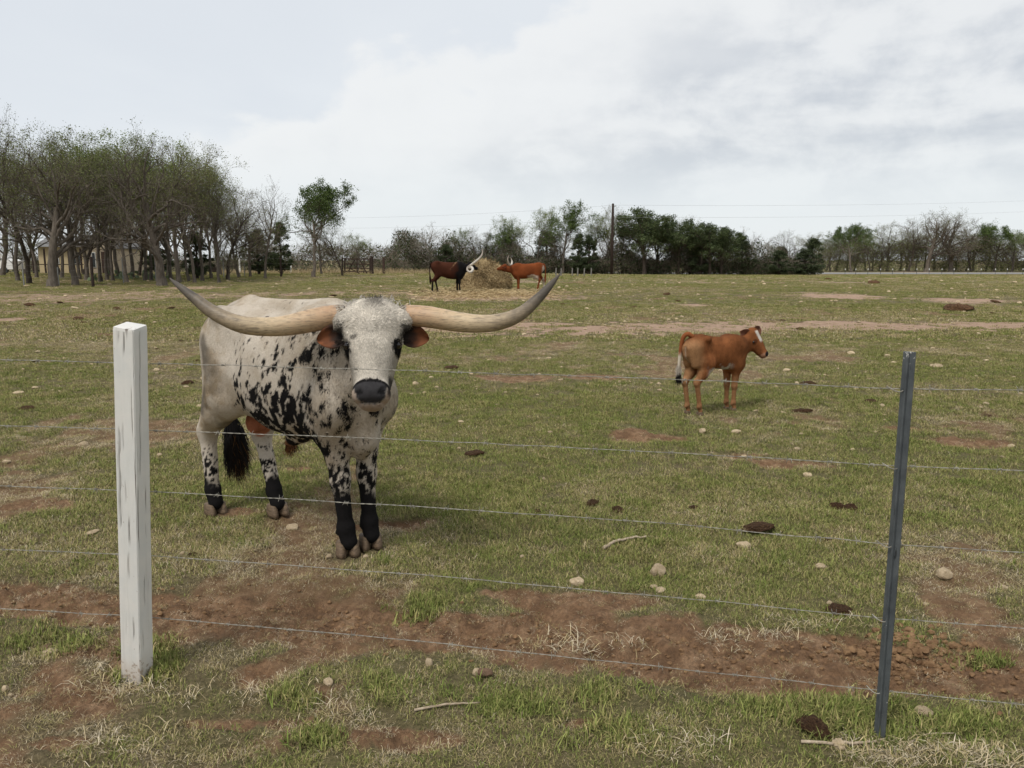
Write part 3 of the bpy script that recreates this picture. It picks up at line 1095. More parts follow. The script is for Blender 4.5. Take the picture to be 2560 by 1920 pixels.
def make_wood_post():
    m = Mat('white_painted_wood', 0.55, 0.35)
    v = m.coord('Object')
    grain = m.noise(m.coord('Object', (40, 40, 1.4)), 1.6, 6, 0.6, 0.4)
    fine = m.noise(m.coord('Object', (1, 1, 0.15)), 160, 4, 0.6)
    blotch = m.noise(v, 9, 5, 0.6)
    crack = m.ss(m.noise(m.coord('Object', (26, 26, 0.9)), 1.9, 3, 0.5, 0.8), 0.655, 0.70)
    sep = m.node('ShaderNodeSeparateXYZ'); m.L.new(v, sep.inputs[0])
    low = m.ss(sep.outputs[2], 0.12, 0.0)
    base = m.mix(m.ss(blotch, 0.3, 0.75), (0.67, 0.645, 0.595), (0.60, 0.595, 0.56))
    base = m.mix(m.ss(grain, 0.52, 0.80, 0.0, 0.30), base, (0.42, 0.39, 0.34))
    base = m.mix(m.math('MULTIPLY', crack, 0.9), base, (0.13, 0.10, 0.08))
    base = m.mix(m.math('MULTIPLY', m.attr('check'), 0.62), base, (0.085, 0.062, 0.048))
    base = m.mix(m.ss(m.math('ADD', sep.outputs[2], m.math('MULTIPLY', blotch, 0.12)), 0.17, 0.04, 0.0, 0.45), base, (0.33, 0.235, 0.155))
    flake = m.ss(m.math('ADD', m.noise(v, 46, 5, 0.65), m.math('MULTIPLY', low, 0.16)), 0.66, 0.72)
    base = m.mix(m.math('MULTIPLY', flake, 0.65), base, (0.26, 0.18, 0.12))
    m.color(base)
    h = m.math('SUBTRACT', m.math('ADD', grain, m.math('MULTIPLY', fine, 0.35)), m.math('MULTIPLY', crack, 2.0))
    m.bump(h, 0.35, 0.004)
    b = on_ground(297, 1452); top = at_y(281, 704, b[1] - 0.02)
    zb = float(terrain(b[0], b[1]))
    r = np.random.default_rng(3)
    w = 0.083 / 2
    nz, ns = 210, 22
    rings = []
    prof = []
    for (ax, ay, bx, by) in ((-1, -1, 1, -1), (1, -1, 1, 1), (1, 1, -1, 1), (-1, 1, -1, -1)):
        for k in range(ns):
            t = k / ns
            prof.append((ax + (bx - ax) * t, ay + (by - ay) * t))
    prof = np.array(prof)
    cr = np.max(np.abs(prof), axis=1) * 0 + 1
    corner = np.abs(prof[:, 0] * prof[:, 1]) > 0.985
    prof[corner] *= 0.955
    H = np.linalg.norm(top - b) + 0.0
    V = []
    CR = []
    # checks in the timber: face (0 right, 3 left), place across the face, from z, to z, slant, depth
    checks = ((3, 0.16, 0.60, 1.00, 0.10, 0.006), (3, 0.52, 0.40, 0.52, 0.18, 0.003), (3, 0.60, 0.53, 0.66, 0.15, 0.004), (3, 0.45, 0.70, 0.80, 0.25, 0.002), (3, 0.70, 0.15, 0.26, 0.10, 0.003), (3, 0.55, 1.25, 1.36, -0.2, 0.004), (3, 0.30, 1.30, 1.36, 0.05, 0.003),
              (3, 0.40, 0.90, 1.02, 0.1, 0.002), (0, 0.30, 0.80, 1.36, 0.28, 0.004), (0, 0.45, 0.28, 0.42, -0.1, 0.003), (0, 0.62, 0.55, 0.63, 0.1, 0.002), (0, 0.25, 0.10, 0.20, 0.1, 0.002))
    side_of = np.repeat(np.arange(4), ns); tt = np.tile(np.arange(ns) / ns, 4)
    for i in range(nz + 1):
        z = -0.12 + (H + 0.12) * i / nz
        n = fbm(np.c_[prof * 2.2, np.full(len(prof), z * 7)], 3, 77) - 0.5
        chip = np.where(corner, np.clip(fbm(np.c_[prof * 3, np.full(len(prof), z * 16)], 3, 87) - 0.58, 0, 1) * 0.30, 0)
        ck = np.zeros(len(prof)); dp = np.zeros(len(prof))
        for fc, t0, z0, z1, sl, de in checks:
            if z0 < z < z1:
                tc = t0 + sl * (z - z0) + 0.02 * math.sin(z * 40 + t0 * 9)
                f = np.where(side_of == fc, np.clip(1.12 - np.abs(tt - tc) * ns, 0, 1), 0) * min(1, (z - z0) * 30, (z1 - z) * 30)
                ck = np.maximum(ck, f * min(1, de / 0.003)); dp = np.maximum(dp, f * de)
        CR.append(ck)
        s = w * (1 + 0.035 * n - chip) - dp
        taper = 1.0 if i < nz else 0.965
        V.append(np.c_[prof * s[:, None] * taper, np.full(len(prof), z) + (0.006 * prof[:, 0] + 0.003 * prof[:, 1] if i >= nz - 1 else 0) - (0.004 if i == nz - 1 else 0)])
    np_ = len(prof)
    V = np.concatenate(V)
    Q = [(i * np_ + k, i * np_ + (k + 1) % np_, (i + 1) * np_ + (k + 1) % np_, (i + 1) * np_ + k) for i in range(nz) for k in range(np_)]
    c = len(V); V = np.vstack([V, [0, 0, H + 0.001]])
    T = [(nz * np_ + k, nz * np_ + (k + 1) % np_, c) for k in range(np_)]
    me = mesh_np('fence_post', V, [Q, T], m.m, False, {'check': np.append(np.concatenate(CR), 0)})
    root = add('fence_post', me, loc=(b[0], b[1], zb))
    ax = Vector(unit(top - b).tolist())
    root.rotation_mode = 'QUATERNION'
    view = math.atan2(b[0], b[1])
    root.rotation_quaternion = Vector((0, 0, 1)).rotation_difference(ax) @ Matrix.Rotation(math.radians(53) - view, 3, 'Z').to_quaternion()
    tag(root, 'square white-painted wooden fence post with cracks, planted left of the bull', 'fence post')
    # the deep checks seen on the face: thin dark slots are real grooves
    return b, top


WIRE_MAT = Mat('galvanised_wire', 0.5, 0.5)
_wn = WIRE_MAT.noise(WIRE_MAT.pos(), 30, 3)
WIRE_MAT.color(WIRE_MAT.ramp(_wn, [(0.3, (0.17, 0.155, 0.125)), (0.7, (0.38, 0.355, 0.295))]))
WIRE_MAT = WIRE_MAT.m


def make_t_post():
    m = Mat('painted_steel', 0.42, 0.5)
    v = m.coord('Object')
    n = m.noise(m.coord('Object', (1, 1, 0.22)), 60, 5, 0.65)
    n2 = m.noise(v, 14, 4, 0.6)
    c = m.ramp(n2, [(0.3, (0.048, 0.055, 0.060)), (0.7, (0.098, 0.108, 0.112))])
    c = m.mix(m.ss(n, 0.60, 0.68, 0, 0.8), c, (0.012, 0.014, 0.016))
    sep = m.node('ShaderNodeSeparateXYZ'); m.L.new(v, sep.inputs[0])
    chip = m.ss(m.math('ADD', m.noise(v, 90, 3, 0.6), m.ss(sep.outputs[2], 1.26, 1.31, 0.0, 0.13)), 0.70, 0.76)
    c = m.mix(chip, c, (0.62, 0.60, 0.55))
    m.color(c).bump(n, 0.25, 0.002)
    b = on_ground(1898, 1597)
    zb = float(terrain(b[0], b[1]))
    top = at_y(1964, 760, b[1] - 0.01)
    H = np.linalg.norm(top - b)
    s = Soup()
    # folded T section: two slightly swept flanges and a stem towards the road
    prof = [(-0.0185, 0.006), (-0.0175, 0.0018), (-0.0045, -0.0025), (-0.0028, -0.016), (0.0, -0.0175), (0.0028, -0.016), (0.0045, -0.0025), (0.0175, 0.0018), (0.0185, 0.006), (0.004, 0.0055), (-0.004, 0.0055)]
    prof = np.array(prof)
    k = len(prof); nz = 24
    V = np.concatenate([np.c_[prof, np.full(k, z)] for z in np.linspace(-0.15, H, nz + 1)])
    Q = [(i * k + j, i * k + (j + 1) % k, (i + 1) * k + (j + 1) % k, (i + 1) * k + j) for i in range(nz) for j in range(k)]
    V = np.vstack([V, [0, 0, H]])
    T = [(nz * k + j, nz * k + (j + 1) % k, len(V) - 1) for j in range(k)]
    root = empty('steel_post', (b[0], b[1], zb))
    root.rotation_mode = 'QUATERNION'
    view = math.atan2(b[0], b[1])
    root.rotation_quaternion = Vector((0, 0, 1)).rotation_difference(Vector(unit(top - b).tolist())) @ Matrix.Rotation(math.radians(-16) - view, 3, 'Z').to_quaternion()
    tag(root, 'leaning dark grey steel T-shaped fence post holding the barbed wires on the right', 'fence post')
    add('post_shaft', mesh_np('steel_post', V, [Q, T], m.m, False), root)
    st = Soup(); st.box((-0.006, 0.005, 0), (0.006, 0.0135, 0.014))
    stud = st.mesh('post_stud', m.m)
    for z in np.arange(0.10, H - 0.03, 0.054):
        add('stud', stud, root, (0, 0, z))
    return root, b, top, H, zb


WOOD_B, WOOD_T = make_wood_post()
TP_ROOT, TP_B, TP_T, TP_H, TP_Z = make_t_post()
WIRES = [[(-260, 770), (0, 777), (285, 784), (900, 801), (1450, 819), (1942, 839), (2212, 843), (2500, 849)],
         [(-260, 912), (0, 919), (290, 928), (900, 951), (1450, 978), (1932, 1006), (2212, 1018), (2500, 1032)],
         [(-260, 1041), (0, 1050), (292, 1060), (900, 1094), (1450, 1131), (1919, 1175), (2212, 1194), (2500, 1214)],
         [(-260, 1178), (0, 1187), (295, 1198), (900, 1241), (1450, 1289), (1909, 1336), (2212, 1358), (2500, 1382)],
         [(-260, 1301), (0, 1314), (298, 1331), (900, 1385), (1450, 1443), (1896, 1491), (2212, 1522), (2500, 1554)]]


def make_wires():
    r = np.random.default_rng(9)
    bs = Soup()
    for sgn in (-1, 1):           # a two-strand twisted barb, wire along x
        a = np.linspace(0, 2.2 * math.pi, 12)
        bs.tube(np.c_[np.linspace(-0.004, 0.004, 12) + sgn * 0.0025, np.cos(a) * 0.0036, np.sin(a) * 0.0036], 0.0011, 4)
        bs.tube(np.array([[-0.006 * sgn, 0.002, -0.002], [-0.007 * sgn, 0.010, -0.010 * sgn]]), [0.0012, 0.0004], 4)
        bs.tube(np.array([[0.006 * sgn, -0.002, 0.002], [0.008 * sgn, -0.010, 0.011]]), [0.0012, 0.0004], 4)
    barb = bs.mesh('barb', WIRE_MAT, True)
    words = ('top', 'second highest', 'middle', 'second lowest', 'lowest')
    for wi, row in enumerate(WIRES):
        pts = np.array([on_fence(u, v, 0.058 if u < 1000 else 0.035) for u, v in row])
        L = np.concatenate([[0], np.cumsum(np.linalg.norm(np.diff(pts, axis=0), axis=1))])
        n = int(L[-1] / 0.012)
        s = np.linspace(0, L[-1], n)
        C = np.stack([np.interp(s, L, pts[:, k]) for k in range(3)], 1)
        C[:, 2] += np.interp(s, np.linspace(0, L[-1], 40), r.normal(0, 0.0011, 40))
        dirv = unit(pts[-1] - pts[0]); side = unit(np.cross(dirv, [0, 0, 1])); up = np.cross(side, dirv)
        root = empty('barbed_wire', C[0])
        tag(root, '%s strand of twisted barbed wire on the near fence' % words[wi], 'wire', 'strands of the near fence')
        for ph in (0, math.pi):
            a = s / 0.060 * 2 * math.pi + ph
            S = C + (np.cos(a)[:, None] * side + np.sin(a)[:, None] * up) * 0.0012
            sp = Soup(); sp.tube(S - C[0], 0.00095, 4, False)
            add('strand', sp.mesh('wire_strand', WIRE_MAT, True), root)
        q = np.arange(0.05 + r.random() * 0.05, L[-1], 0.127)
        yaw = math.atan2(dirv[1], dirv[0])
        for d in q:
            p = np.array([np.interp(d, s, C[:, k]) for k in range(3)]) - C[0]
            add('barb', barb, root, p, (r.random() * 6.28, 0, yaw))
        # clip round the steel post
        c0 = on_fence(row[5][0], row[5][1], 0.0)
        cp = []
        for t in np.linspace(-1, 1, 15):
            x = t * 0.026
            cp.append(c0 + np.array([x, 0, 0]) * 1.0 + np.array([0, -0.030 * (1 - t * t) ** 0.5 * 1.0 + 0.026, 0.012 * (t * t) - 0.010]))
        cs = Soup(); cs.tube(np.array(cp) - TP_B * 0, 0.0017, 5)
        tmp = cs.mesh('wire_clip', WIRE_MAT, True)
        o = bpy.data.objects.new('wire_clip', tmp); COL.objects.link(o)
        bpy.context.view_layer.update()
        o.parent = TP_ROOT
        o.matrix_parent_inverse = TP_ROOT.matrix_world.inverted()


make_wires()

# ------------------------------------------------------------------ stones, dung, sticks, hay
def icosphere(sub):
    t = (1 + 5 ** 0.5) / 2
    V = [(-1, t, 0), (1, t, 0), (-1, -t, 0), (1, -t, 0), (0, -1, t), (0, 1, t), (0, -1, -t), (0, 1, -t), (t, 0, -1), (t, 0, 1), (-t, 0, -1), (-t, 0, 1)]
    Fc = [(0, 11, 5), (0, 5, 1), (0, 1, 7), (0, 7, 10), (0, 10, 11), (1, 5, 9), (5, 11, 4), (11, 10, 2), (10, 7, 6), (7, 1, 8), (3, 9, 4), (3, 4, 2), (3, 2, 6), (3, 6, 8), (3, 8, 9), (4, 9, 5), (2, 4, 11), (6, 2, 10), (8, 6, 7), (9, 8, 1)]
    V = [np.array(v, float) / np.linalg.norm(v) for v in V]
    for _ in range(sub):
        cache, out = {}, []
        def mid(a, b):
            k = (min(a, b), max(a, b))
            if k not in cache:
                m = V[a] + V[b]; V.append(m / np.linalg.norm(m)); cache[k] = len(V) - 1
            return cache[k]
        for a, b, c in Fc:
            x, y, z = mid(a, b), mid(b, c), mid(c, a)
            out += [(a, x, z), (b, y, x), (c, z, y), (x, y, z)]
        Fc = out
    return np.array(V), np.array(Fc)


def stone_material(name, lo, hi, stain):
    m = Mat(name, 0.9, 0.2)
    v = m.coord('Object')
    n = m.noise(v, 2.2, 6, 0.6); f = m.noise(v, 9, 5, 0.65)
    c = m.ramp(n, [(0.3, lo), (0.7, hi)])
    c = m.mix(m.ss(f, 0.55, 0.72, 0.0, 0.6), c, stain)
    rn = m.rnd()
    c = m.mix(1.0, c, m.ramp(rn, [(0.0, (0.70, 0.68, 0.66)), (1.0, (1.1, 1.08, 1.05))]), 'MULTIPLY')
    m.color(c).bump(f, 0.6, 0.06)
    return m.m


STONE = stone_material('limestone', (0.47, 0.36, 0.225), (0.70, 0.57, 0.395), (0.34, 0.225, 0.125))
BROWNSTONE = stone_material('brown_stone', (0.17, 0.10, 0.065), (0.30, 0.20, 0.135), (0.10, 0.06, 0.04))
DUNG = Mat('dung', 0.95, 0.15)
_dn = DUNG.noise(DUNG.coord('Object'), 7, 6, 0.7)
DUNG.color(DUNG.ramp(_dn, [(0.3, (0.034, 0.018, 0.010)), (0.50, (0.120, 0.062, 0.031)), (0.72, (0.25, 0.150, 0.075))])).bump(_dn, 1.0, 0.10)
DUNG = DUNG.m


def make_small_things():
    r = np.random.default_rng(33)
    Vs, Fs = icosphere(2)
    stones = []
    for k in range(10):
        P = Vs.copy()
        for _ in range(9):                       # broken faces
            n = unit(r.normal(0, 1, 3)); d = r.uniform(0.62, 0.92)
            q = P @ n - d
            P = P - np.clip(q, 0, None)[:, None] * n * 0.92
        P = P * (1 + 0.20 * (fbm(Vs * 2.3 + k * 9, 3, k) - 0.5))[:, None]
        stones.append(P)
    st_mesh = {mt.name: [mesh_np('stone', P, Fs, mt, False) for P in stones] for mt in (STONE, BROWNSTONE)}
    dungs = []
    for k in range(6):
        P = Vs.copy()
        d = 1 + 0.75 * (fbm(Vs * 2.6 + k * 5, 4, 50 + k) - 0.5) + 0.3 * (fbm(Vs * 8 + k, 2, 60) - 0.5)
        P = P * d[:, None]
        P[:, 2] = np.where(P[:, 2] < 0, P[:, 2] * 0.3, P[:, 2] * (0.6 + 0.8 * fbm(Vs * 3.5 + k, 3, 70)))
        dungs.append(mesh_np('dung', P, Fs, DUNG, True))

    def place(me, name, u, v, w, h, sink=0.25):
        g = on_ground(u, v)
        sx = w * DS / FPX * g[1] / 2 * 1.08
        sz = max(h * DS / FPX * g[1] / 2 * 1.15, sx * 0.25)
        o = add(name, me, loc=(g[0], g[1], gz(g[0], g[1]) + sz * (1 - 2 * sink)), rot=(r.normal(0, 0.12), r.normal(0, 0.12), r.random() * 6.28), scale=(sx, sx * r.uniform(0.75, 1.0), sz))
        return o
    # the stones one can point at in the photograph: column, row of the foot, width, height, label
    S = [(180, 962, 24, 16, 'rounded tan stone in the grass just left of the white post'), (15, 996, 20, 9, 'flat pale stone at the left picture edge level with the second wire'),
         (38, 850, 22, 7, 'flat white stone at far left above the second wire'), (632, 1138, 28, 16, 'tan stone lying in front of the bull between its hind and front hooves'),
         (200, 1150, 26, 9, 'flat pinkish stone left of the post under the third wire'), (1246, 1259, 34, 20, 'rounded cream stone in the grass just above the second lowest wire'),
         (1421, 1238, 36, 31, 'largest upright angular cream stone in the middle of the pasture'), (1412, 1272, 18, 10, 'small pale pebble behind the flat pair near the second lowest wire'),
         (1427, 1279, 26, 9, 'flat cream stone touching a smaller pebble below the angular stone'), (1512, 1293, 27, 14, 'orange-tan stone almost touching the second lowest wire'),
         (1606, 1181, 32, 17, 'pale stone right below the broken brown dung heap'), (2040, 1250, 38, 22, 'domed white stone to the right of the steel post'),
         (1772, 1229, 22, 13, 'small cream stone left of the steel post'), (1745, 1027, 20, 13, 'pale stone below the second wire left of the steel post'),
         (1518, 936, 14, 13, 'small upright tan stone in the bare patch below the calf'), (1590, 935, 22, 10, 'flat cream stone below the calf right of the small upright one'),
         (1700, 802, 20, 8, 'flat pale stone beside the calf to the right of its front legs'), (1620, 722, 0, 0, ''),
         (1175, 1036, 10, 8, 'lone pebble right of the bull between the second and third wires'), (898, 832, 13, 10, 'cream stone just right of the bull muzzle'),
         (712, 1202, 16, 11, 'small tan stone left of the nearest front hoof'), (790, 1204, 13, 10, 'small pinkish stone right of the nearest front hoof'),
         (848, 1203, 13, 9, 'small cream stone right of the pinkish one by the front hooves'), (1128, 1205, 11, 8, 'pebble in the grass well right of the front hooves'),
         (928, 1438, 24, 19, 'round speckled white stone at the lower edge of the soil strip'), (1030, 1453, 22, 14, 'tan stone pressed against a grey-brown one in the foreground'),
         (708, 1477, 27, 15, 'pale flat stone in the foreground grass below the lowest wire'), (104, 1406, 38, 11, 'flat yellowish stone under a brown one at lower left'),
         (1810, 1612, 34, 22, 'round yellowish stone beside the curved stick at the steel post'), (1995, 1537, 42, 16, 'long tan stone lying right of the steel post foot'),
         (2168, 1270, 17, 11, 'small grey stone near the right picture edge'), (12, 1487, 16, 14, 'pinkish stone at the lower left picture edge'),
         (22, 1497, 10, 8, 'tiny stone below the pinkish one at the lower left edge'), (393, 1198, 14, 9, 'cream pebble on the second lowest wire line right of the white post'),
         (125, 1271, 9, 8, 'white pebble on the soil strip left of the white post'), (2000, 1302, 12, 8, 'pale pebble just right of the steel post above the soil'),
         (1388, 1392, 0, 0, ''), (1792, 1309, 16, 10, 'tan stone beside a dung clod left of the steel post'), (2118, 893, 0, 0, ''), (2025, 793, 22, 7, 'flat pale stone right of the steel post top'),
         (1838, 765, 16, 7, 'tan stone behind the calf nose on the right'), (1905, 878, 12, 8, 'pebble left of the steel post near the top wire'), (2185, 965, 14, 8, 'cream pebble by the right picture edge under the second wire'),
         (1470, 1045, 0, 0, ''), (1362, 1203, 0, 0, ''), (1010, 1128, 0, 0, ''), (300, 1082, 0, 0, ''), (265, 932, 18, 8, 'flat pale stone hidden partly by the white post'), (338, 800, 12, 7, 'white pebble touching the right side of the white post'),
         (440, 818, 14, 7, 'tan pebble between the white post and the bull'), (345, 985, 12, 8, 'small tan stone right of the white post under the second wire'), (432, 880, 14, 7, 'pale stone beside the hind leg of the bull')]
    for u, v, w, h, lab in S:
        if w == 0:
            continue
        o = place(st_mesh['limestone'][r.integers(10)], 'stone', u, v, w, h)
        tag(o, lab, 'stone', 'stones in the pasture')
    for u, v, w, h, lab in ((100, 1394, 34, 20, 'rounded brown stone on top of a flat yellowish one at lower left'), (1048, 1455, 34, 22, 'grey-brown stone with a tan one against it in the foreground')):
        tag(place(st_mesh['brown_stone'][r.integers(10)], 'stone', u, v, w, h), lab, 'stone', 'stones in the pasture')
    # the many small pale stones: three stretches of the field
    bands = ((760, 1000, 46, 7, 14, 'small pale stone in the middle field around and below the calf'), (655, 760, 70, 5, 11, 'small pale stone near the sandy trail across the field'),
             (606, 655, 150, 4, 9, 'tiny whitish stone on the far pasture beyond the sandy trail'))
    for v0, v1, n, w0, w1, lab in bands:
        k = 0
        while k < n:
            u, v = r.uniform(-20, 2235), r.uniform(v0, v1)
            if 430 < u < 870 and v > 660:
                continue
            w = r.uniform(w0, w1)
            o = place(st_mesh['limestone'][r.integers(10)], 'stone', u, v, w, w * r.uniform(0.3, 0.55), 0.2)
            tag(o, lab, 'stone', lab.replace('small pale stone', 'small pale stones').replace('tiny whitish stone', 'tiny whitish stones'))
            k += 1
    D = [(1635, 1144, 78, 26, 'broken reddish-brown dung heap in the middle right of the pasture'), (1808, 1096, 34, 20, 'brown half of the split dung heap left of the steel post'), (1838, 1098, 34, 18, 'black clod at the right end of the split dung heap'),
         (1335, 1106, 32, 13, 'black dung pat above the pale stick'), (1790, 1168, 22, 12, 'small dark dung lump left of the steel post under the third wire'), (1280, 1089, 34, 11, 'flat brown dung pat left of the black one'),
         (1500, 1099, 30, 13, 'brown dung lump between the black pat and the broken heap'), (1155, 1106, 36, 8, 'flattened dung right of the bull legs on the third wire'), (1025, 981, 50, 11, 'flat dark dung pat under the second wire right of the bull'),
         (975, 795, 40, 9, 'dark dung pat right of the bull face near the top wire'), (405, 830, 26, 12, 'brown dung lump left of the bull rump'), (1745, 829, 34, 9, 'dung pat right of the calf legs'),
         (1730, 889, 46, 8, 'wide flat dung pat below and right of the calf'), (2135, 897, 42, 9, 'dark dung pat right of the steel post top'), (1758, 1578, 84, 44, 'big fibrous brown clump in lush grass left of the steel post foot'),
         (1810, 1323, 62, 24, 'grey-brown clod beside a tan stone left of the steel post'), (415, 1200, 22, 8, 'small dark clod right of the cream pebble near the white post'), (60, 885, 36, 8, 'brown dung pat at far left between the top two wires'),
         (1880, 868, 30, 7, 'small brown pat just left of the steel post'), (2010, 940, 0, 0, '')]
    for u, v, w, h, lab in D:
        if w:
            tag(place(dungs[r.integers(6)], 'dung', u, v, w * 0.9, h * 0.9, 0.38), lab, 'dung', 'dung in the pasture')
    lab = 'small dark dung pat far out on the pasture'
    for u, v, w in ((1440, 637, 18), (1466, 652, 14), (65, 661, 24), (130, 655, 14), (170, 690, 20), (180, 698, 14), (78, 782, 16), (1888, 613, 26), (2070, 671, 56), (2150, 654, 20), (1215, 658, 12), (720, 640, 14), (255, 668, 18), (370, 667, 16), (1370, 664, 12), (2145, 678, 12), (425, 781, 12), (915, 631, 12), (392, 738, 10), (340, 755, 10), (1690, 693, 14), (1730, 713, 18), (1790, 604, 14), (560, 652, 12)):
        tag(place(dungs[r.integers(6)], 'dung', u, v, w, w * 0.32, 0.3), lab, 'dung', 'dung pats far out on the pasture')
    # countless pale pebbles sprinkled over the field
    s = Soup(); Vl, Fl = icosphere(1)
    n = 900
    u = r.uniform(-30, 2240, n); v = 606 + 250 * r.random(n) ** 2.6
    ok = ~((u > 420) & (u < 880) & (v > 650)); u, v = u[ok], v[ok]
    G = on_ground_v(u, v); GZ = ground_z(G[:, 0], G[:, 1])
    for k in range(len(u)):
        q = r.uniform(0.007, 0.020) * (1 + 0.05 * G[k, 1])
        P = Vl * (1 + 0.9 * (fbm(Vl * 1.7 + k, 1, k) - 0.5))[:, None] * np.array([q, q * r.uniform(0.6, 1), q * r.uniform(0.4, 0.7)])
        a = r.random() * 6.28
        P = P @ np.array([[math.cos(a), math.sin(a), 0], [-math.sin(a), math.cos(a), 0], [0, 0, 1]])
        s._add(P + [G[k, 0], G[k, 1], GZ[k] + q * 0.25], None, Fl)
    kind(add('pebbles', s.mesh('pebbles', STONE, False)), 'stuff', 'countless tiny pale pebbles sprinkled over the pasture')
    # sticks
    wood = Mat('weathered_stick', 0.85, 0.2)
    wn = wood.noise(wood.coord('Object', (1, 1, 1)), 60, 4)
    wood.color(wood.ramp(wn, [(0.3, (0.24, 0.18, 0.12)), (0.7, (0.46, 0.38, 0.28))])); wood = wood.m
    for pts, r0, lab in (([(1303, 1190), (1330, 1177), (1365, 1167), (1396, 1165)], 0.010, 'pale bent stick lying in the pasture right of the bull'),
                         ([(1730, 1606), (1800, 1611), (1860, 1612), (1905, 1603), (1935, 1592)], 0.006, 'curved pale stick on the ground at the foot of the steel post'),
                         ([(1960, 1612), (2000, 1596), (2060, 1588)], 0.0035, 'thin straw-like stick right of the steel post foot'),
                         ([(895, 1540), (960, 1530), (1010, 1523), (1040, 1520)], 0.005, 'thin dead twig in the foreground grass below the grey-brown stone')):
        g = [on_ground(*p) for p in pts]
        P = spline([(p[0], p[1], gz(p[0], p[1]) + r0 * 0.8 + 0.008) for p in g], 18)
        P[:, 2] += r.normal(0, r0 * 0.25, 18)
        s = Soup(); s.tube(P - P[0], np.linspace(r0, r0 * 0.55, 18), 7)
        tag(add('fallen_stick', s.mesh('fallen_stick', wood, True), loc=P[0]), lab, 'stick', 'sticks on the ground')
    # loose soil clods thrown up round the steel post
    s = Soup()
    Vl, Fl = icosphere(1)
    cu = np.concatenate([r.normal(1960, 75, 320), r.uniform(-20, 2230, 700)])
    cv = np.concatenate([r.normal(1408, 24, 320), np.interp(cu[320:], [0, 700, 1300, 1900, 2212], [1290, 1345, 1388, 1435, 1470]) + r.normal(0, 28, 700)])
    G = on_ground_v(cu, cv); GZ = ground_z(G[:, 0], G[:, 1])
    for k in range(len(cu)):
        q = r.uniform(0.004, 0.017) ** 1.0 * (1.25 if k < 320 else 0.75)
        P = Vl * (1 + 1.0 * (fbm(Vl * 1.9 + k, 2, k) - 0.5))[:, None] * np.array([q, q * r.uniform(0.6, 1), q * 0.7])
        s._add(P + [G[k, 0], G[k, 1], GZ[k] + q * 0.2], None, Fl)
    sm = Mat('loose_soil', 0.95, 0.1); sn = sm.noise(sm.pos(), 25, 5)
    sm.color(sm.ramp(sn, [(0.3, (0.105, 0.058, 0.030)), (0.7, (0.26, 0.160, 0.085))])).bump(sn, 0.6, 0.02)
    kind(add('soil_clods', s.mesh('soil_clods', sm.m, False)), 'stuff', 'loose brown soil clods along the trampled strip')


make_small_things()


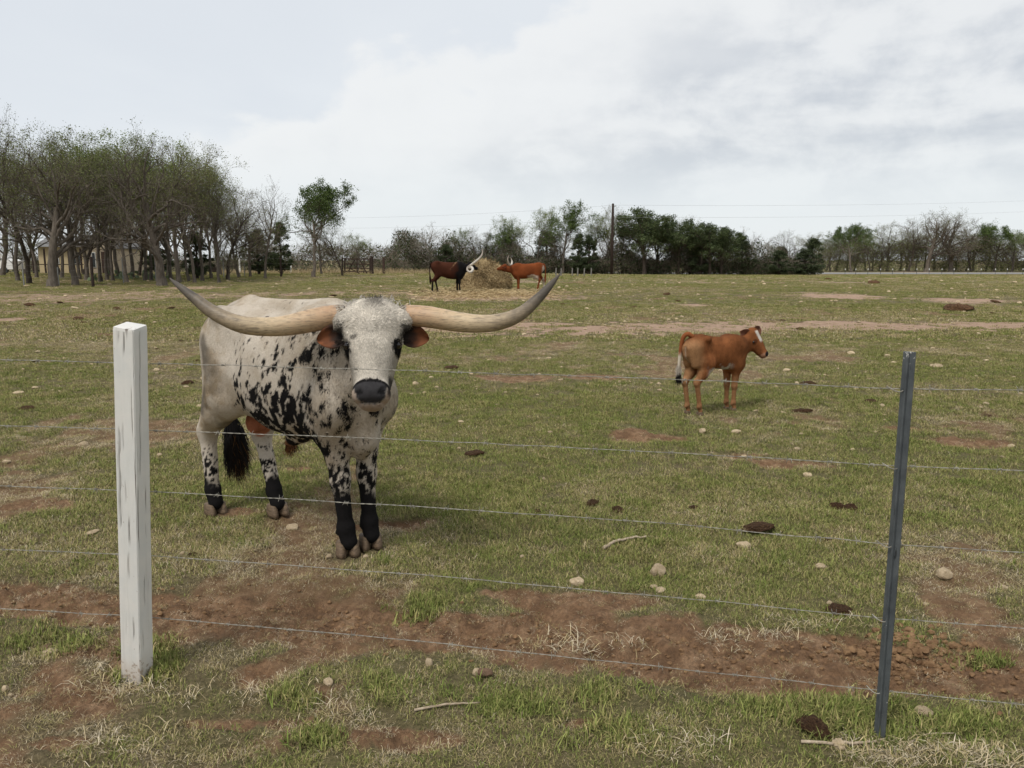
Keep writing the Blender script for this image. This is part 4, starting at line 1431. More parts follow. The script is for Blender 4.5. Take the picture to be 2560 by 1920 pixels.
def make_hay():
    r = np.random.default_rng(44)
    g = on_ground(1047, 625)
    W = 106 * DS / FPX * g[1] / 2; H = 61 * DS / FPX * g[1]
    c = np.array([g[0] - 0.05, g[1] + 0.15, gz(g[0], g[1])])
    root = empty('hay_pile', c)
    tag(root, 'tall heap of loose golden hay between the two feeding cows', 'hay')
    m = Mat('hay', 0.85, 0.2)
    p = m.coord('Object')
    n = m.noise(p, 3.5, 5, 0.65); f = m.noise(p, 26, 4, 0.6, 1.0)
    col = m.ramp(m.math('ADD', m.math('MULTIPLY', n, 0.6), m.math('MULTIPLY', f, 0.4)), [(0.32, (0.12, 0.078, 0.033)), (0.55, (0.30, 0.205, 0.095)), (0.75, (0.46, 0.34, 0.175))])
    m.color(col).bump(f, 0.8, 0.08)
    hs = Mat('hay_straw', 0.7, 0.25)
    a = hs.attr('tone')
    hc = hs.ramp(a, [(0.0, (0.085, 0.054, 0.022)), (0.40, (0.34, 0.24, 0.115)), (1.0, (0.62, 0.48, 0.27))])
    hs.color(hc).translucent(hc, 0.15)
    nu, nv = 64, 30

    def prof(a, t):
        """radius share and height share of the heap; lumpy, a little steeper on the left, peak right of centre"""
        P = np.stack([np.cos(a) * 1.6, np.sin(a) * 1.6, t * 2.6], -1).reshape(-1, 3)
        n = (fbm(P * 1.3 + 4, 4, 8) - 0.5).reshape(a.shape)
        rad = np.cos(t * math.pi / 2) ** 1.0 * (1 + 0.40 * n)
        return rad
    A, T = np.meshgrid(np.linspace(0, 2 * math.pi, nu, endpoint=False), np.linspace(0, 1, nv), indexing='ij')
    R = prof(A, T)
    X = np.cos(A) * R * W + 0.10 * T * W; Y = np.sin(A) * R * W * 0.85
    Z = (np.sin(T * math.pi / 2) ** 1.15) * H * 0.94 - 0.03
    V = np.stack([X, Y, Z], -1).reshape(-1, 3)
    Q = np.array([(i * nv + j, ((i + 1) % nu) * nv + j, ((i + 1) % nu) * nv + j + 1, i * nv + j + 1) for i in range(nu) for j in range(nv - 1)])
    add('heap', mesh_np('hay_heap', V, Q, m.m, True), root)
    N = vert_normals(V, Q)
    ns = 34000
    wgt = np.ones(len(V))
    P, iv = sample_surface(V, Q, ns, r, wgt)
    Nn = N[iv]; Nn = np.where((np.sum(Nn * (P - [0, 0, H * 0.3]), 1) < 0)[:, None], -Nn, Nn)
    D = r.normal(0, 1, (ns, 3)); D[:, 2] -= 0.3
    D = D - Nn * np.sum(D * Nn, 1)[:, None] * np.where(r.random(ns) < 0.2, 0.0, r.uniform(0.6, 1.0, ns))[:, None]
    D = np.where((np.sum(D * Nn, 1) < 0)[:, None], -D, D)
    D /= np.linalg.norm(D, axis=1)[:, None]
    L = r.uniform(0.12, 0.38, ns)[:, None]
    S = np.cross(D, Nn); S /= np.linalg.norm(S, axis=1)[:, None] + 1e-9
    Wd = S * r.uniform(0.004, 0.013, ns)[:, None]
    P0 = P + Nn * r.uniform(-0.02, 0.05, ns)[:, None]; P1 = P0 + D * L * 0.5 + Nn * 0.03; P2 = P0 + D * L - np.array([0, 0, 0.03])
    V5 = np.stack([P0 - Wd, P0 + Wd, P1 + Wd, P1 - Wd, P2], 1).reshape(-1, 3)
    i = np.arange(ns)[:, None] * 5
    clump = fbm(P * 3.2, 3, 77)
    tone = np.repeat(np.clip(r.random(ns) * 0.7 + (clump - 0.5) * 2.0 + 0.12, 0, 1), 5)
    kind(add('loose_strands', mesh_np('hay_strands', V5, [i + np.array([[0, 1, 2, 3]]), i + np.array([[3, 2, 4]])], hs.m, False, {'tone': tone}), root), 'stuff')
    # hay spread on the ground around the heap
    ns = 9000
    q = on_ground_v(r.normal(1050, 75, 900), r.normal(634, 6, 900))
    k = r.integers(0, 900, ns)
    x = q[k, 0] + r.normal(0, 0.22, ns); y = q[k, 1] + r.normal(0, 0.7, ns)
    z = ground_z(x, y) + r.random(ns) ** 2 * 0.10
    a = r.random(ns) * 6.28; L = r.uniform(0.10, 0.34, ns)
    d = np.c_[np.cos(a), np.sin(a), r.normal(0.05, 0.12, ns)] * L[:, None]
    w = np.c_[-np.sin(a), np.cos(a), r.normal(0, 0.5, ns)] * 0.009
    P0 = np.c_[x, y, z]
    s = Soup(); s.ribbons(P0, P0 + d, w)
    kind(add('spilled_hay', s.mesh('spilled_hay', hs.m, False, {'tone': np.repeat(r.uniform(0.25, 0.95, ns), 4)})), 'stuff', 'trampled hay scattered on the ground around the heap')


make_hay()

# ------------------------------------------------------------------ the speckled longhorn bull
BULL_O = np.array([-1.865, 4.904, 0.0])
BULL_YAW = math.atan2(-0.65, 0.76)
_c, _s = math.cos(BULL_YAW), math.sin(BULL_YAW)


def to_bull(P):
    q = np.asarray(P, float) - BULL_O
    return np.stack([q[..., 0] * _c + q[..., 1] * _s, -q[..., 0] * _s + q[..., 1] * _c, q[..., 2]], -1)


def dir_bull(d):
    d = np.asarray(d, float)
    return np.array([d[0] * _c + d[1] * _s, -d[0] * _s + d[1] * _c, d[2]])


def make_bull():
    r = np.random.default_rng(11)
    root = empty('bull', BULL_O, BULL_YAW)
    tag(root, 'big white longhorn bull with black speckles and very wide curved horns, facing the fence', 'bull')
    # head frame: hx across the face (picture right), hd down the face, hn out of the face
    poll = to_bull(at_y(803, 688, 3.70))
    nh = np.array([0.10, -0.995, 0.0]); tilt = math.radians(24)
    hn = dir_bull(np.array([nh[0] * math.cos(tilt), nh[1] * math.cos(tilt), math.sin(tilt)]))
    hd = dir_bull(np.array([nh[0] * math.sin(tilt), nh[1] * math.sin(tilt), -math.cos(tilt)]))
    hx = np.cross(hn, hd); hx = -hx if hx @ dir_bull(np.array([1.0, 0, 0])) < 0 else hx
    HM = np.stack([hx, hd, hn])            # rows

    def H(x, y, n):
        return poll + hx * x + hd * y + hn * n

    def to_head(P):
        return (P - poll) @ HM.T

    vol = Vol((-0.25, -0.62, 0.0), (2.05, 0.50, 1.62), 0.0115)
    vol.loft([(0.10, 1.14, 1.00, 0.04), (0.135, 1.24, 0.93, 0.10), (0.20, 1.30, 0.86, 0.165), (0.29, 1.335, 0.79, 0.205), (0.39, 1.345, 0.74, 0.225),
              (0.52, 1.335, 0.66, 0.255), (0.75, 1.305, 0.60, 0.285), (1.00, 1.31, 0.60, 0.275), (1.18, 1.345, 0.63, 0.24),
              (1.30, 1.35, 0.66, 0.195), (1.40, 1.31, 0.69, 0.15), (1.47, 1.22, 0.75, 0.10), (1.53, 1.10, 0.85, 0.06)], 0.04, 2.25)
    ly = (0, 1, 0)
    for s in (-1, 1):
        # hips, pins, thighs and shoulders
        vol.ell((0.385, s * 0.20, 1.285), (0.065, 0.05, 0.045), k=0.05)
        vol.ell((0.165, s * 0.095, 1.20), (0.06, 0.05, 0.06), k=0.07)
        vol.cone((0.335, s * 0.15, 1.08), (0.35, s * 0.165, 0.80), 0.175, 0.14, 0.10, ly, 0.62)
        vol.cone((0.235, s * 0.13, 1.08), (0.195, s * 0.145, 0.78), 0.125, 0.105, 0.09, ly, 0.7)
        vol.cone((1.22, s * 0.155, 1.20), (1.33, s * 0.16, 0.86), 0.145, 0.13, 0.10, ly, 0.52)
        vol.cone((1.33, s * 0.16, 0.86), (1.26, s * 0.145, 0.77), 0.115, 0.095, 0.08, ly, 0.70)
    vol.cone((0.15, 0, 1.27), (0.38, 0, 1.34), 0.05, 0.03, 0.07)
    vol.cone((0.38, 0, 1.34), (1.2, 0, 1.335), 0.03, 0.05, 0.06)
    # fore legs: near (right) and far (left)
    for (k1, kn, ft, fe) in (((1.280, -0.118, 0.76), (1.285, -0.062, 0.415), (1.300, -0.048, 0.15), (1.322, -0.045, 0.055)),
                             ((1.290, 0.130, 0.76), (1.295, 0.110, 0.415), (1.310, 0.106, 0.15), (1.330, 0.105, 0.055))):
        k1, kn, ft, fe = (np.array(q) for q in (k1, kn, ft, fe))
        vol.cone(k1, kn + (0, 0, 0.05), 0.092, 0.053, 0.05)
        vol.ell(kn, (0.054, 0.050, 0.068), k=0.04)
        vol.cone(kn, ft + (0, 0, 0.03), 0.047, 0.041, 0.03)
        vol.ell(ft, (0.050, 0.046, 0.045), k=0.03)
        vol.cone(ft, fe + (0, 0, 0.02), 0.046, 0.046, 0.02)
        vol.ell(ft + (-0.045, 0.022, -0.03), (0.016, 0.014, 0.018), k=0.015)
        vol.ell(ft + (-0.045, -0.022, -0.03), (0.016, 0.014, 0.018), k=0.015)
    # hind legs
    for (st, hk, ft, fe) in (((0.33, -0.165, 0.80), (0.075, -0.165, 0.535), (0.095, -0.166, 0.155), (0.125, -0.166, 0.055)),
                             ((0.38, 0.150, 0.80), (0.265, 0.095, 0.50), (0.400, 0.080, 0.15), (0.440, 0.078, 0.055))):
        st, hk, ft, fe = (np.array(q) for q in (st, hk, ft, fe))
        mid = (st * 0.45 + hk * 0.55) + (0.03, 0, 0.02)
        vol.cone(st, mid, 0.135, 0.088, 0.07, ly, 0.8)
        vol.cone(mid, hk, 0.085, 0.060, 0.05)
        vol.ell(hk, (0.066, 0.046, 0.075), k=0.04)
        vol.ell(hk + (-0.05, 0, 0.055), (0.026, 0.024, 0.05), k=0.03)
        vol.cone(hk, ft + (0, 0, 0.03), 0.052, 0.043, 0.03)
        vol.ell(ft, (0.050, 0.046, 0.046), k=0.03)
        vol.cone(ft, fe + (0, 0, 0.02), 0.046, 0.046, 0.02)
    # neck, throat, dewlap and brisket
    nb = H(0, 0.05, -0.20)
    vol.cone((1.15, 0, 1.10), (1.36, -0.03, 1.10), 0.225, 0.18, 0.10, ly, 0.82)
    vol.cone((1.34, -0.03, 1.13), nb, 0.175, 0.105, 0.08)
    vol.cone(nb, H(0, 0.10, -0.14), 0.10, 0.09, 0.04)
    vol.cone((1.40, -0.04, 0.98), H(0, 0.22, -0.20), 0.125, 0.062, 0.07)
    vol.cone((1.38, -0.02, 0.94), (1.38, 0.0, 0.72), 0.125, 0.090, 0.08, ly, 0.68)
    vol.cone((1.45, -0.06, 0.95), (1.42, -0.01, 0.67), 0.062, 0.068, 0.05, ly, 0.55)
    vol.cone((1.40, 0.02, 0.67), (1.36, 0.03, 0.58), 0.078, 0.045, 0.06, ly, 0.7)
    # head
    vol.ell(H(0, 0.005, -0.06), (0.130, 0.100, 0.095), HM, 0.04)
    vol.ell(H(0, -0.055, -0.055), (0.105, 0.045, 0.070), HM, 0.05)
    vol.cone(H(0, 0.03, -0.045), H(0, 0.19, -0.035), 0.118, 0.090, 0.05, hn, 0.60)
    for s in (-1, 1):
        vol.cone(H(s * 0.09, -0.005, -0.05), H(s * 0.134, -0.003, -0.05), 0.058, 0.051, 0.03)
        vol.cone(H(s * 0.085, 0.065, -0.045), H(s * 0.112, 0.110, -0.055), 0.042, 0.034, 0.03)
        vol.cone(H(s * 0.066, 0.13, -0.13), H(s * 0.038, 0.32, -0.085), 0.062, 0.042, 0.05)
        vol.ell(H(s * 0.130, 0.120, -0.042), (0.020, 0.022, 0.022), HM, 0.02, cut=True)
    vol.cone(H(0, 0.15, -0.03), H(0, 0.36, -0.01), 0.086, 0.066, 0.05, hn, 0.85)
    vol.cone(H(0, 0.20, -0.09), H(0, 0.38, -0.05), 0.078, 0.06, 0.05)
    vol.ell(H(0, 0.380, -0.005), (0.088, 0.052, 0.060), HM, 0.035)
    vol.cone(H(-0.042, 0.365, 0.025), H(0.042, 0.365, 0.025), 0.038, 0.038, 0.03)
    vol.cone(H(-0.022, 0.412, -0.052), H(0.022, 0.412, -0.052), 0.026, 0.026, 0.03)
    vol.ell(H(0, 0.418, 0.000), (0.075, 0.004, 0.05), HM, 0.008, cut=True)
    for s in (-1, 1):
        vol.cone(H(s * 0.044, 0.385, 0.066), H(s * 0.062, 0.368, 0.056), 0.011, 0.014, 0.010, cut=True)
    for s in (-1, 1):
        vol.ell((0.535, s * 0.315, 1.13), (0.10, 0.07, 0.10), k=0.12, cut=True)
        vol.cone((1.02, s * 0.34, 1.12), (1.08, s * 0.33, 0.80), 0.040, 0.035, 0.09, cut=True)
        for q in (0.66, 0.75, 0.84, 0.93):
            vol.cone((q + 0.05, s * 0.325, 1.08), (q, s * 0.33, 0.78), 0.022, 0.022, 0.05, cut=True)
    # sheath and scrotum
    vol.cone((0.86, 0.0, 0.625), (0.72, 0.01, 0.535), 0.075, 0.035, 0.05)
    vol.cone((0.34, 0.015, 0.76), (0.345, 0.02, 0.655), 0.045, 0.050, 0.04)
    for s in (-1, 1):
        vol.ell((0.345, 0.02 + s * 0.030, 0.60), (0.048, 0.040, 0.070), k=0.02)
    V, Q = vol.mesh(2)

    # ---- coat colour as a function of place on the animal
    BLACK = np.array([0.011, 0.010, 0.010])

    def coat(P):
        n = len(P)
        h = to_head(P)
        white = np.array([0.53, 0.465, 0.385]); tan = np.array([0.33, 0.255, 0.17])
        f1 = fbm(P * 5, 4, 31); f2 = fbm(P * 22, 3, 41)
        dirty = np.clip(sstep(f1, 0.42, 0.72) * 0.6 + sstep(f2, 0.5, 0.8) * 0.3, 0, 1)
        rear = sstep(P[:, 0], 0.62, 0.25) * sstep(P[:, 2], 0.4, 0.7)
        dirty = np.clip(dirty * (0.75 + 0.85 * rear) + 0.26 * rear, 0, 1)
        c = white * (1 - dirty[:, None]) + tan * dirty[:, None]
        grey = rear * sstep(fbm(P * 7 + 9, 3, 51), 0.56, 0.78)
        c = c * (1 - 0.65 * grey[:, None])
        # black flecks: long ones lying along the ribs, ragged edges
        t = unit([0.42, 0, 0.91]); b = np.cross(t, [0, 1, 0])
        warp = np.stack([fbm(P * 16 + k * 7.7, 3, 60 + k) - 0.5 for k in range(3)], 1)
        Pf = np.stack([P @ t * 22, P @ b * 75, P[:, 1] * 75], 1)
        warp = warp + 0.55 * np.stack([fbm(Pf + k * 3.3, 2, 160 + k) - 0.5 for k in range(3)], 1)
        R = np.stack([P @ t * 0.46, P @ b, P[:, 1] * 0.8], 1)
        inhead = sstep(h[:, 2], -0.19, -0.15) * sstep(h[:, 1], -0.2, -0.15) * sstep(np.linalg.norm(((P - poll) - hd * 0.17) @ HM.T / [0.21, 0.34, 0.24], axis=1), 1.08, 0.98)
        low = sstep(P[:, 2], 1.12, 0.66)
        mid = sstep(P[:, 0], 0.46, 0.66) * sstep(P[:, 0], 1.85, 1.50)
        neck = sstep(P[:, 0], 1.22, 1.34)
        clus = fbm(P * 3.4 + 3, 3, 71)
        den = mid * (0.10 + 0.44 * low * (1 - 0.75 * neck) + 0.15 * neck) + mid * (clus - 0.5) * 0.75
        patch = np.exp(-(((P[:, 0] - 1.06) / 0.17) ** 2 + ((P[:, 2] - 0.79) / 0.13) ** 2)) * 0.34
        patch += np.exp(-(((P[:, 0] - 0.62) / 0.07) ** 2 + ((P[:, 2] - 0.92) / 0.16) ** 2)) * 0.25
        den = den * (1 - 0.35 * sstep(P[:, 0], 1.18, 1.34) * sstep(P[:, 2], 0.86, 0.72))
        den = np.clip(den + patch, 0, 1) * sstep(P[:, 2], 1.33, 1.22)
        d1, i1 = worley(R * 14.5 + warp * 0.9, 81)
        d2, i2 = worley(R * np.array([1.3, 1, 1]) * 30.0 + warp * 1.0, 91)
        blk = sstep(den * 0.95 * (0.15 + 0.9 * i1) - d1 * 0.92 + 0.08 * (den > 0.05), -0.015, 0.03)
        sm = np.clip(den * 0.95, 0, 0.6) + 0.15 * mid
        blk = np.maximum(blk, sstep(sm * (0.2 + 0.8 * i2) - d2 * 0.72, -0.03, 0.05) * (mid > 0.02))
        # stockings: speckled above, black below
        fore = sstep(P[:, 0], 0.95, 1.05)
        zt = np.where(fore > 0.5, 0.355, 0.22)
        zn = P[:, 2] + (fbm(P * np.array([14, 14, 7]), 3, 101) - 0.5) * 0.15
        leg = sstep(P[:, 2], 0.64, 0.56)
        stock = sstep(zn, zt + 0.03, zt - 0.04)
        sp, si = worley(P * np.array([52, 52, 32]) + warp * 1.2, 111)
        lim = np.where(fore > 0.5, 0.74, 0.62)
        speck = sstep(sstep(P[:, 2], lim, zt - 0.02) * 0.80 * (0.2 + 0.8 * si) - sp * 0.80, -0.03, 0.05) * leg
        hockback = (1 - fore) * sstep(np.abs(P[:, 2] - 0.56), 0.12, 0.04) * sstep(P[:, 0], 0.035, 0.0) * (P[:, 1] < 0)
        blk = np.maximum.reduce([blk, stock * leg, speck, hockback])
        # rear leg backs and rump stay pale; face is painted below
        blk = blk * (1 - inhead)
        c = c * (1 - blk[:, None]) + BLACK * blk[:, None]
        # belly skin parts
        scr = sstep(np.linalg.norm((P - [0.345, 0.02, 0.62]) / [0.10, 0.10, 0.135], axis=1), 1.06, 0.94)
        skin = np.array([0.36, 0.135, 0.075]) * (0.75 + 0.5 * fbm(P * 40, 3, 7))[:, None]
        c = c * (1 - scr[:, None]) + skin * scr[:, None]
        sh = sstep(np.linalg.norm((P - [0.72, 0.01, 0.54]) / [0.07, 0.05, 0.05], axis=1), 1.0, 0.7)
        c = c * (1 - sh[:, None] * 0.8) + np.array([0.30, 0.13, 0.06]) * sh[:, None] * 0.8
        # face
        hxa, hy, hz = h[:, 0], h[:, 1], h[:, 2]
        face = np.array([0.60, 0.54, 0.455]) * (0.66 + 0.62 * fbm(np.c_[hxa * 26, hy * 9, hz * 20], 4, 121))[:, None]
        side = sstep(np.abs(hxa), 0.055, 0.115) * sstep(hy, 0.12, 0.2) * sstep(hy, 0.36, 0.25)
        face = face * (1 - 0.32 * side[:, None])
        crest = sstep(np.abs(hxa - 0.01), 0.05, 0.0) * sstep(hy, 0.0, -0.07)
        face = face * (1 - 0.75 * crest[:, None])
        whorl = sstep(np.hypot(hxa, hy - 0.055), 0.03, 0.0) * 0.35
        face = face * (1 - whorl[:, None])
        nz = (fbm(P * 60, 3, 131) - 0.5)
        def blot(cx, cy, rx, ry, e=0.25):
            return sstep(np.hypot((hxa - cx) / rx, (hy - cy) / ry) + nz * 0.9, 1 + e, 1 - e)
        dark = np.maximum.reduce([blot(0.116, 0.125, 0.024, 0.036), blot(-0.120, 0.130, 0.024, 0.042), blot(-0.075, 0.085, 0.018, 0.013) * 0.7])
        eb = sstep(np.abs(np.abs(hxa) - 0.150), 0.04, 0.015) * sstep(np.abs(hy - 0.055), 0.05, 0.03)
        dark = np.maximum(dark, eb * 0.85)
        # muzzle: black pad with a black rim over it, pale pink lips at the sides
        r_up = sstep(np.abs(hy - (0.318 + 4.5 * hxa ** 2) + nz * 0.01), 0.017, 0.010) * sstep(np.abs(hxa), 0.10, 0.085)
        pad = sstep((np.abs(hxa / (0.084 - 0.25 * (hy - 0.34))) ** 2.6 + np.abs((hy - 0.378) / 0.050) ** 2.6) ** (1 / 2.6) + nz * 0.12, 1.05, 0.93) * sstep(hz, -0.03, 0.0)
        lip = sstep(hy, 0.345, 0.365) * (1 - pad) * sstep(hz, -0.10, -0.05)
        face = face * (1 - lip[:, None]) + np.array([0.36, 0.28, 0.22]) * lip[:, None]
        jawline = sstep(np.abs(hxa - 0.088), 0.014, 0.006) * sstep(hy, 0.26, 0.30) * sstep(hy, 0.41, 0.38)
        dark = np.maximum.reduce([dark, r_up, jawline * 0.9])
        face = face * (1 - dark[:, None]) + BLACK * dark[:, None]
        nost = sstep(np.hypot((np.abs(hxa) - 0.052) / 0.020, (hy - 0.378) / 0.014), 1.15, 0.7)[:, None]
        face = face * (1 - pad[:, None]) + (1 - 0.75 * nost) * np.array([0.036, 0.034, 0.035]) * (0.8 + 0.5 * fbm(P * 90, 2, 3))[:, None] * pad[:, None]
        c = c * (1 - inhead[:, None]) + face * inhead[:, None]
        return c, inhead, pad * inhead, scr

    C, IH, PAD, SCR = coat(V)
    body = add('body', mesh_np('bull_body', V, Q, COAT, True, {'coat': C}), root)
    NV = vert_normals(V, Q)
    # ---- hair
    bald = np.clip(1 - np.maximum.reduce([PAD, SCR, sstep(V[:, 2], 0.13, 0.09), IH * sstep(to_head(V)[:, 1], 0.30, 0.33)]), 0, 1)
    hh_ = to_head(V)
    isface = IH * sstep(hh_[:, 1], 0.34, 0.29)
    P, iv = sample_surface(V, Q, 110000, r, bald * (1 - 0.999 * isface))
    N_ = NV[iv]
    D = np.zeros_like(P); D[:, 2] = -1.0; D[:, 0] = -0.55
    neckm = sstep(P[:, 0], 1.15, 1.4)[:, None]
    D = D * (1 - neckm) + np.array([-0.15, 0, -1.0]) * neckm
    D += (fbm(P * 9, 3, 5)[:, None] - 0.5) * np.array([1.3, 0, 0.5])
    Lh = (0.013 + 0.014 * neckm[:, 0]) * (0.5 + 0.5 * sstep(P[:, 2], 0.45, 0.7))
    Cp = coat(P)[0]
    add('coat_hair', fur_mesh('bull_coat', P, N_, D, Lh, 0.0032, Cp, FUR, r, 0.05, 0.10), root)
    P, iv = sample_surface(V, Q, 36000, r, bald * isface + 1e-6)
    N_ = NV[iv]; hq = to_head(P)
    w0 = np.c_[hq[:, 0], hq[:, 1] - 0.055]
    rad = np.hypot(w0[:, 0], w0[:, 1])[:, None] + 1e-4
    rad_dir = w0 / rad
    up = sstep(hq[:, 1], 0.09, 0.02)[:, None]
    fl = rad_dir * 0.8 + np.c_[-rad_dir[:, 1], rad_dir[:, 0]] * 0.5 * np.sign(hq[:, :1]) * up
    fl[:, 1] += 0.35 * (1 - up[:, 0])
    fl += np.stack([fbm(np.c_[hq[:, :2] * 30, hq[:, 2:]], 3, 9) - 0.5, fbm(np.c_[hq[:, :2] * 30, hq[:, 2:]] + 40, 3, 19) - 0.5], 1) * 1.9
    D = fl[:, :1] * hx + fl[:, 1:] * hd
    Lh = 0.019 + 0.011 * up[:, 0] - 0.009 * sstep(hq[:, 1], 0.15, 0.3)
    Cp = coat(P)[0] * (0.80 + 0.50 * r.random(len(P)))[:, None]
    add('face_hair', fur_mesh('bull_face', P, N_, D, Lh, 0.0034, Cp, FUR, r, 0.07, 0.20), root)
    # poll tuft and beard-like throat hair
    n = 900
    q = np.c_[r.normal(0, 0.05, n), r.uniform(-0.105, -0.06, n), r.uniform(-0.12, 0.0, n)]
    P = poll + q[:, :1] * hx + q[:, 1:2] * hd + q[:, 2:] * hn
    D = -hd + hn * r.normal(0, 0.6, (n, 1)) + hx * r.normal(0, 0.8, (n, 1))
    col = np.where(np.abs(q[:, :1]) < 0.04, [[0.07, 0.06, 0.05]], [[0.36, 0.33, 0.29]])
    add('poll_tuft', fur_mesh('bull_poll', P, np.tile(hn, (n, 1)), D, 0.024, 0.004, col, FUR, r, 0.3, 0.3), root)

    # ---- horns: centre line (photo column, row), diameter in photo px; depth swings forward then back
    def zoomed(x, y):
        return 380 + x / 2.011, 640 + y / 2.011
    hmat = horn_material('horn_ivory', (0.43, 0.262, 0.150), (0.54, 0.415, 0.262), (0.070, 0.057, 0.043))
    left = [(960, 303, 112, 3.90), (900, 306, 114, 3.89), (800, 325, 114, 3.86), (650, 353, 98, 3.81), (500, 352, 90, 3.77), (400, 328, 80, 3.76), (300, 277, 67, 3.78), (220, 217, 52, 3.81), (150, 162, 33, 3.85), (112, 132, 18, 3.88), (90, 112, 5, 3.90)]
    right = [(1255, 300, 102, 3.90), (1310, 300, 104, 3.90), (1400, 308, 106, 3.88), (1550, 333, 97, 3.86), (1680, 340, 86, 3.85), (1780, 322, 78, 3.86), (1860, 285, 66, 3.88), (1940, 215, 50, 3.92), (2000, 150, 34, 3.96), (2030, 115, 19, 3.98), (2053, 87, 5, 4.0)]
    for rows in (left, right):
        pts = []
        for x, y, d, Y in rows:
            u, v = zoomed(x, y)
            p = to_bull(at_y(u / DS, v / DS, Y - 0.10))
            pts.append((*p, d / 2.011 / FPX * Y * 1.0 / 2))
        sp = spline(pts, 46)
        ln = np.concatenate([[0], np.cumsum(np.linalg.norm(np.diff(sp[:, :3], axis=0), axis=1))]); ln /= ln[-1]
        wob = 1 + 0.010 * np.sin(ln * 90) * sstep(ln, 0.5, 0.05)
        Vh, Qh, Th, A = tube_attr(sp[:, :3], np.maximum(sp[:, 3], 0.003) * wob, 20, ln)
        add('horn', mesh_np('bull_horn', Vh, [Qh, Th], hmat, True, {'along': A}), root)
        # hairy collar where the horn leaves the head
        ncol = 1500
        a = r.random(ncol) * 2 * math.pi
        ax = unit(sp[3, :3] - sp[0, :3]); e1 = unit(np.cross(ax, [0, 0, 1])); e2 = np.cross(ax, e1)
        nrm = np.cos(a)[:, None] * e1 + np.sin(a)[:, None] * e2
        base = sp[1, :3] + nrm * sp[1, 3] * 0.97 + ax * (r.random(ncol)[:, None] * 0.02 - 0.022)
        col = np.where(r.random((ncol, 1)) < 0.35, [[0.10, 0.075, 0.055]], [[0.42, 0.37, 0.30]])
        add('horn_collar_hair', fur_mesh('bull_horn_collar', base, nrm, np.tile(ax, (ncol, 1)), 0.020, 0.005, col, FUR, r, 0.15, 0.15), root)
    # ---- ears
    em = Mat('bull_ear', 0.7, 0.2)
    em.color(em.attr('coat', 'Color')); em = em.m
    for s in (-1, 1):
        Ve, Qe, A = ear_mesh('bull_ear', 0.150, 0.092, 0, em)
        inner = A < 5; t = np.where(inner, A, A - 10)
        brown = np.array([0.190, 0.066, 0.026]); blk = np.array([0.020, 0.014, 0.011])
        f = sstep(t + (fbm(Ve * np.array([25, 110, 60]), 3, 3) - 0.5) * 0.6, 0.30, 0.80)[:, None]
        c = blk * (1 - f) + brown * f * (0.45 + 1.0 * fbm(Ve * np.array([20, 140, 60]), 3, 8))[:, None]
        ax = hx * s + hd * 0.20 - hn * 0.02; ax = unit(ax)
        zz = unit(hn * 0.94 + hd * 0.25 - ax * (hn @ ax)); zz = unit(zz - ax * (zz @ ax))
        yy = np.cross(zz, ax)
        o = add('ear', mesh_np('bull_ear', Ve, Qe, em, True, {'coat': c}), root)
        o.matrix_local = orient(np.stack([ax, yy, zz], 1), H(s * 0.125, 0.048, -0.085))
        # hair fringe inside the ear
        n = 700
        tx = r.uniform(0.0, 0.05, n); sd = r.choice([-1, 1], n)
        Pq = np.c_[tx, sd * 0.040 * (1 - tx * 2), np.full(n, 0.004)]
        col = np.where(r.random((n, 1)) < np.clip(1.15 - tx[:, None] * 9, 0, 1), [[0.02, 0.015, 0.012]], [[0.035, 0.02, 0.014]])
        fo = add('ear_hair', fur_mesh('bull_ear_hair', Pq, np.tile([0, 0, 1.0], (n, 1)), np.c_[np.full(n, 0.9), -sd * 0.6, np.zeros(n)], 0.022, 0.003, col, FUR, r, 0.15, 0.1), o)
    # ---- eyes
    bm = Soup(); a = np.linspace(-math.pi / 2, math.pi / 2, 9)
    bm.tube(np.c_[np.zeros(9), np.zeros(9), np.sin(a)] , np.maximum(np.cos(a), 0.02), 12)
    eye_me = bm.mesh('eyeball', EYE_MAT, True)
    for s in (-1, 1):
        add('eye', eye_me, root, H(s * 0.116, 0.118, -0.052), scale=0.023)
    # ---- hooves
    hm = hoof_mesh('bull_hoof', 0.064, 0.135, 0.072, gap=0.004)
    for (x, y), a in (((1.310, -0.047), -34), ((1.318, 0.105), -30), ((0.12, -0.166), -8), ((0.44, 0.078), -12)):
        add('hoof', hm, root, (x, y, 0.0), (0, 0, math.radians(a)))
    # ---- tail with its black switch
    tp = spline([(0.15, 0.0, 1.25), (0.07, 0.005, 1.17), (0.03, 0.02, 0.95), (-0.01, 0.04, 0.66), (-0.01, 0.05, 0.50)], 22)
    Vt, Qt, Tt, A = tube_attr(tp, np.linspace(0.034, 0.016, 22), 9, np.linspace(0, 1, 22))
    ct = np.array([0.50, 0.46, 0.40]) * (1 - sstep(A, 0.45, 0.8)[:, None]) + BLACK * sstep(A, 0.45, 0.8)[:, None]
    tail = add('tail', mesh_np('bull_tail', Vt, [Qt, Tt], COAT, True, {'coat': ct}), root)
    n = 1500
    t0 = r.uniform(0.0, 0.16, n); ang = r.random(n) * 6.283
    P = np.array([-0.01, 0.045, 0.60]) - np.c_[np.zeros(n), np.zeros(n), t0] + np.c_[np.cos(ang), np.sin(ang), np.zeros(n)] * 0.022
    seg = [P]
    L = r.uniform(0.18, 0.36, n)
    sway = np.c_[np.cos(ang) * 0.030 + 0.015 + r.normal(0, 0.012, n), np.sin(ang) * 0.035 + 0.010 + r.normal(0, 0.012, n), -L * 0.5]
    P1 = P + sway; P2 = P1 + np.c_[r.normal(0.012, 0.022, n), r.normal(0.012, 0.022, n), -L * 0.5]
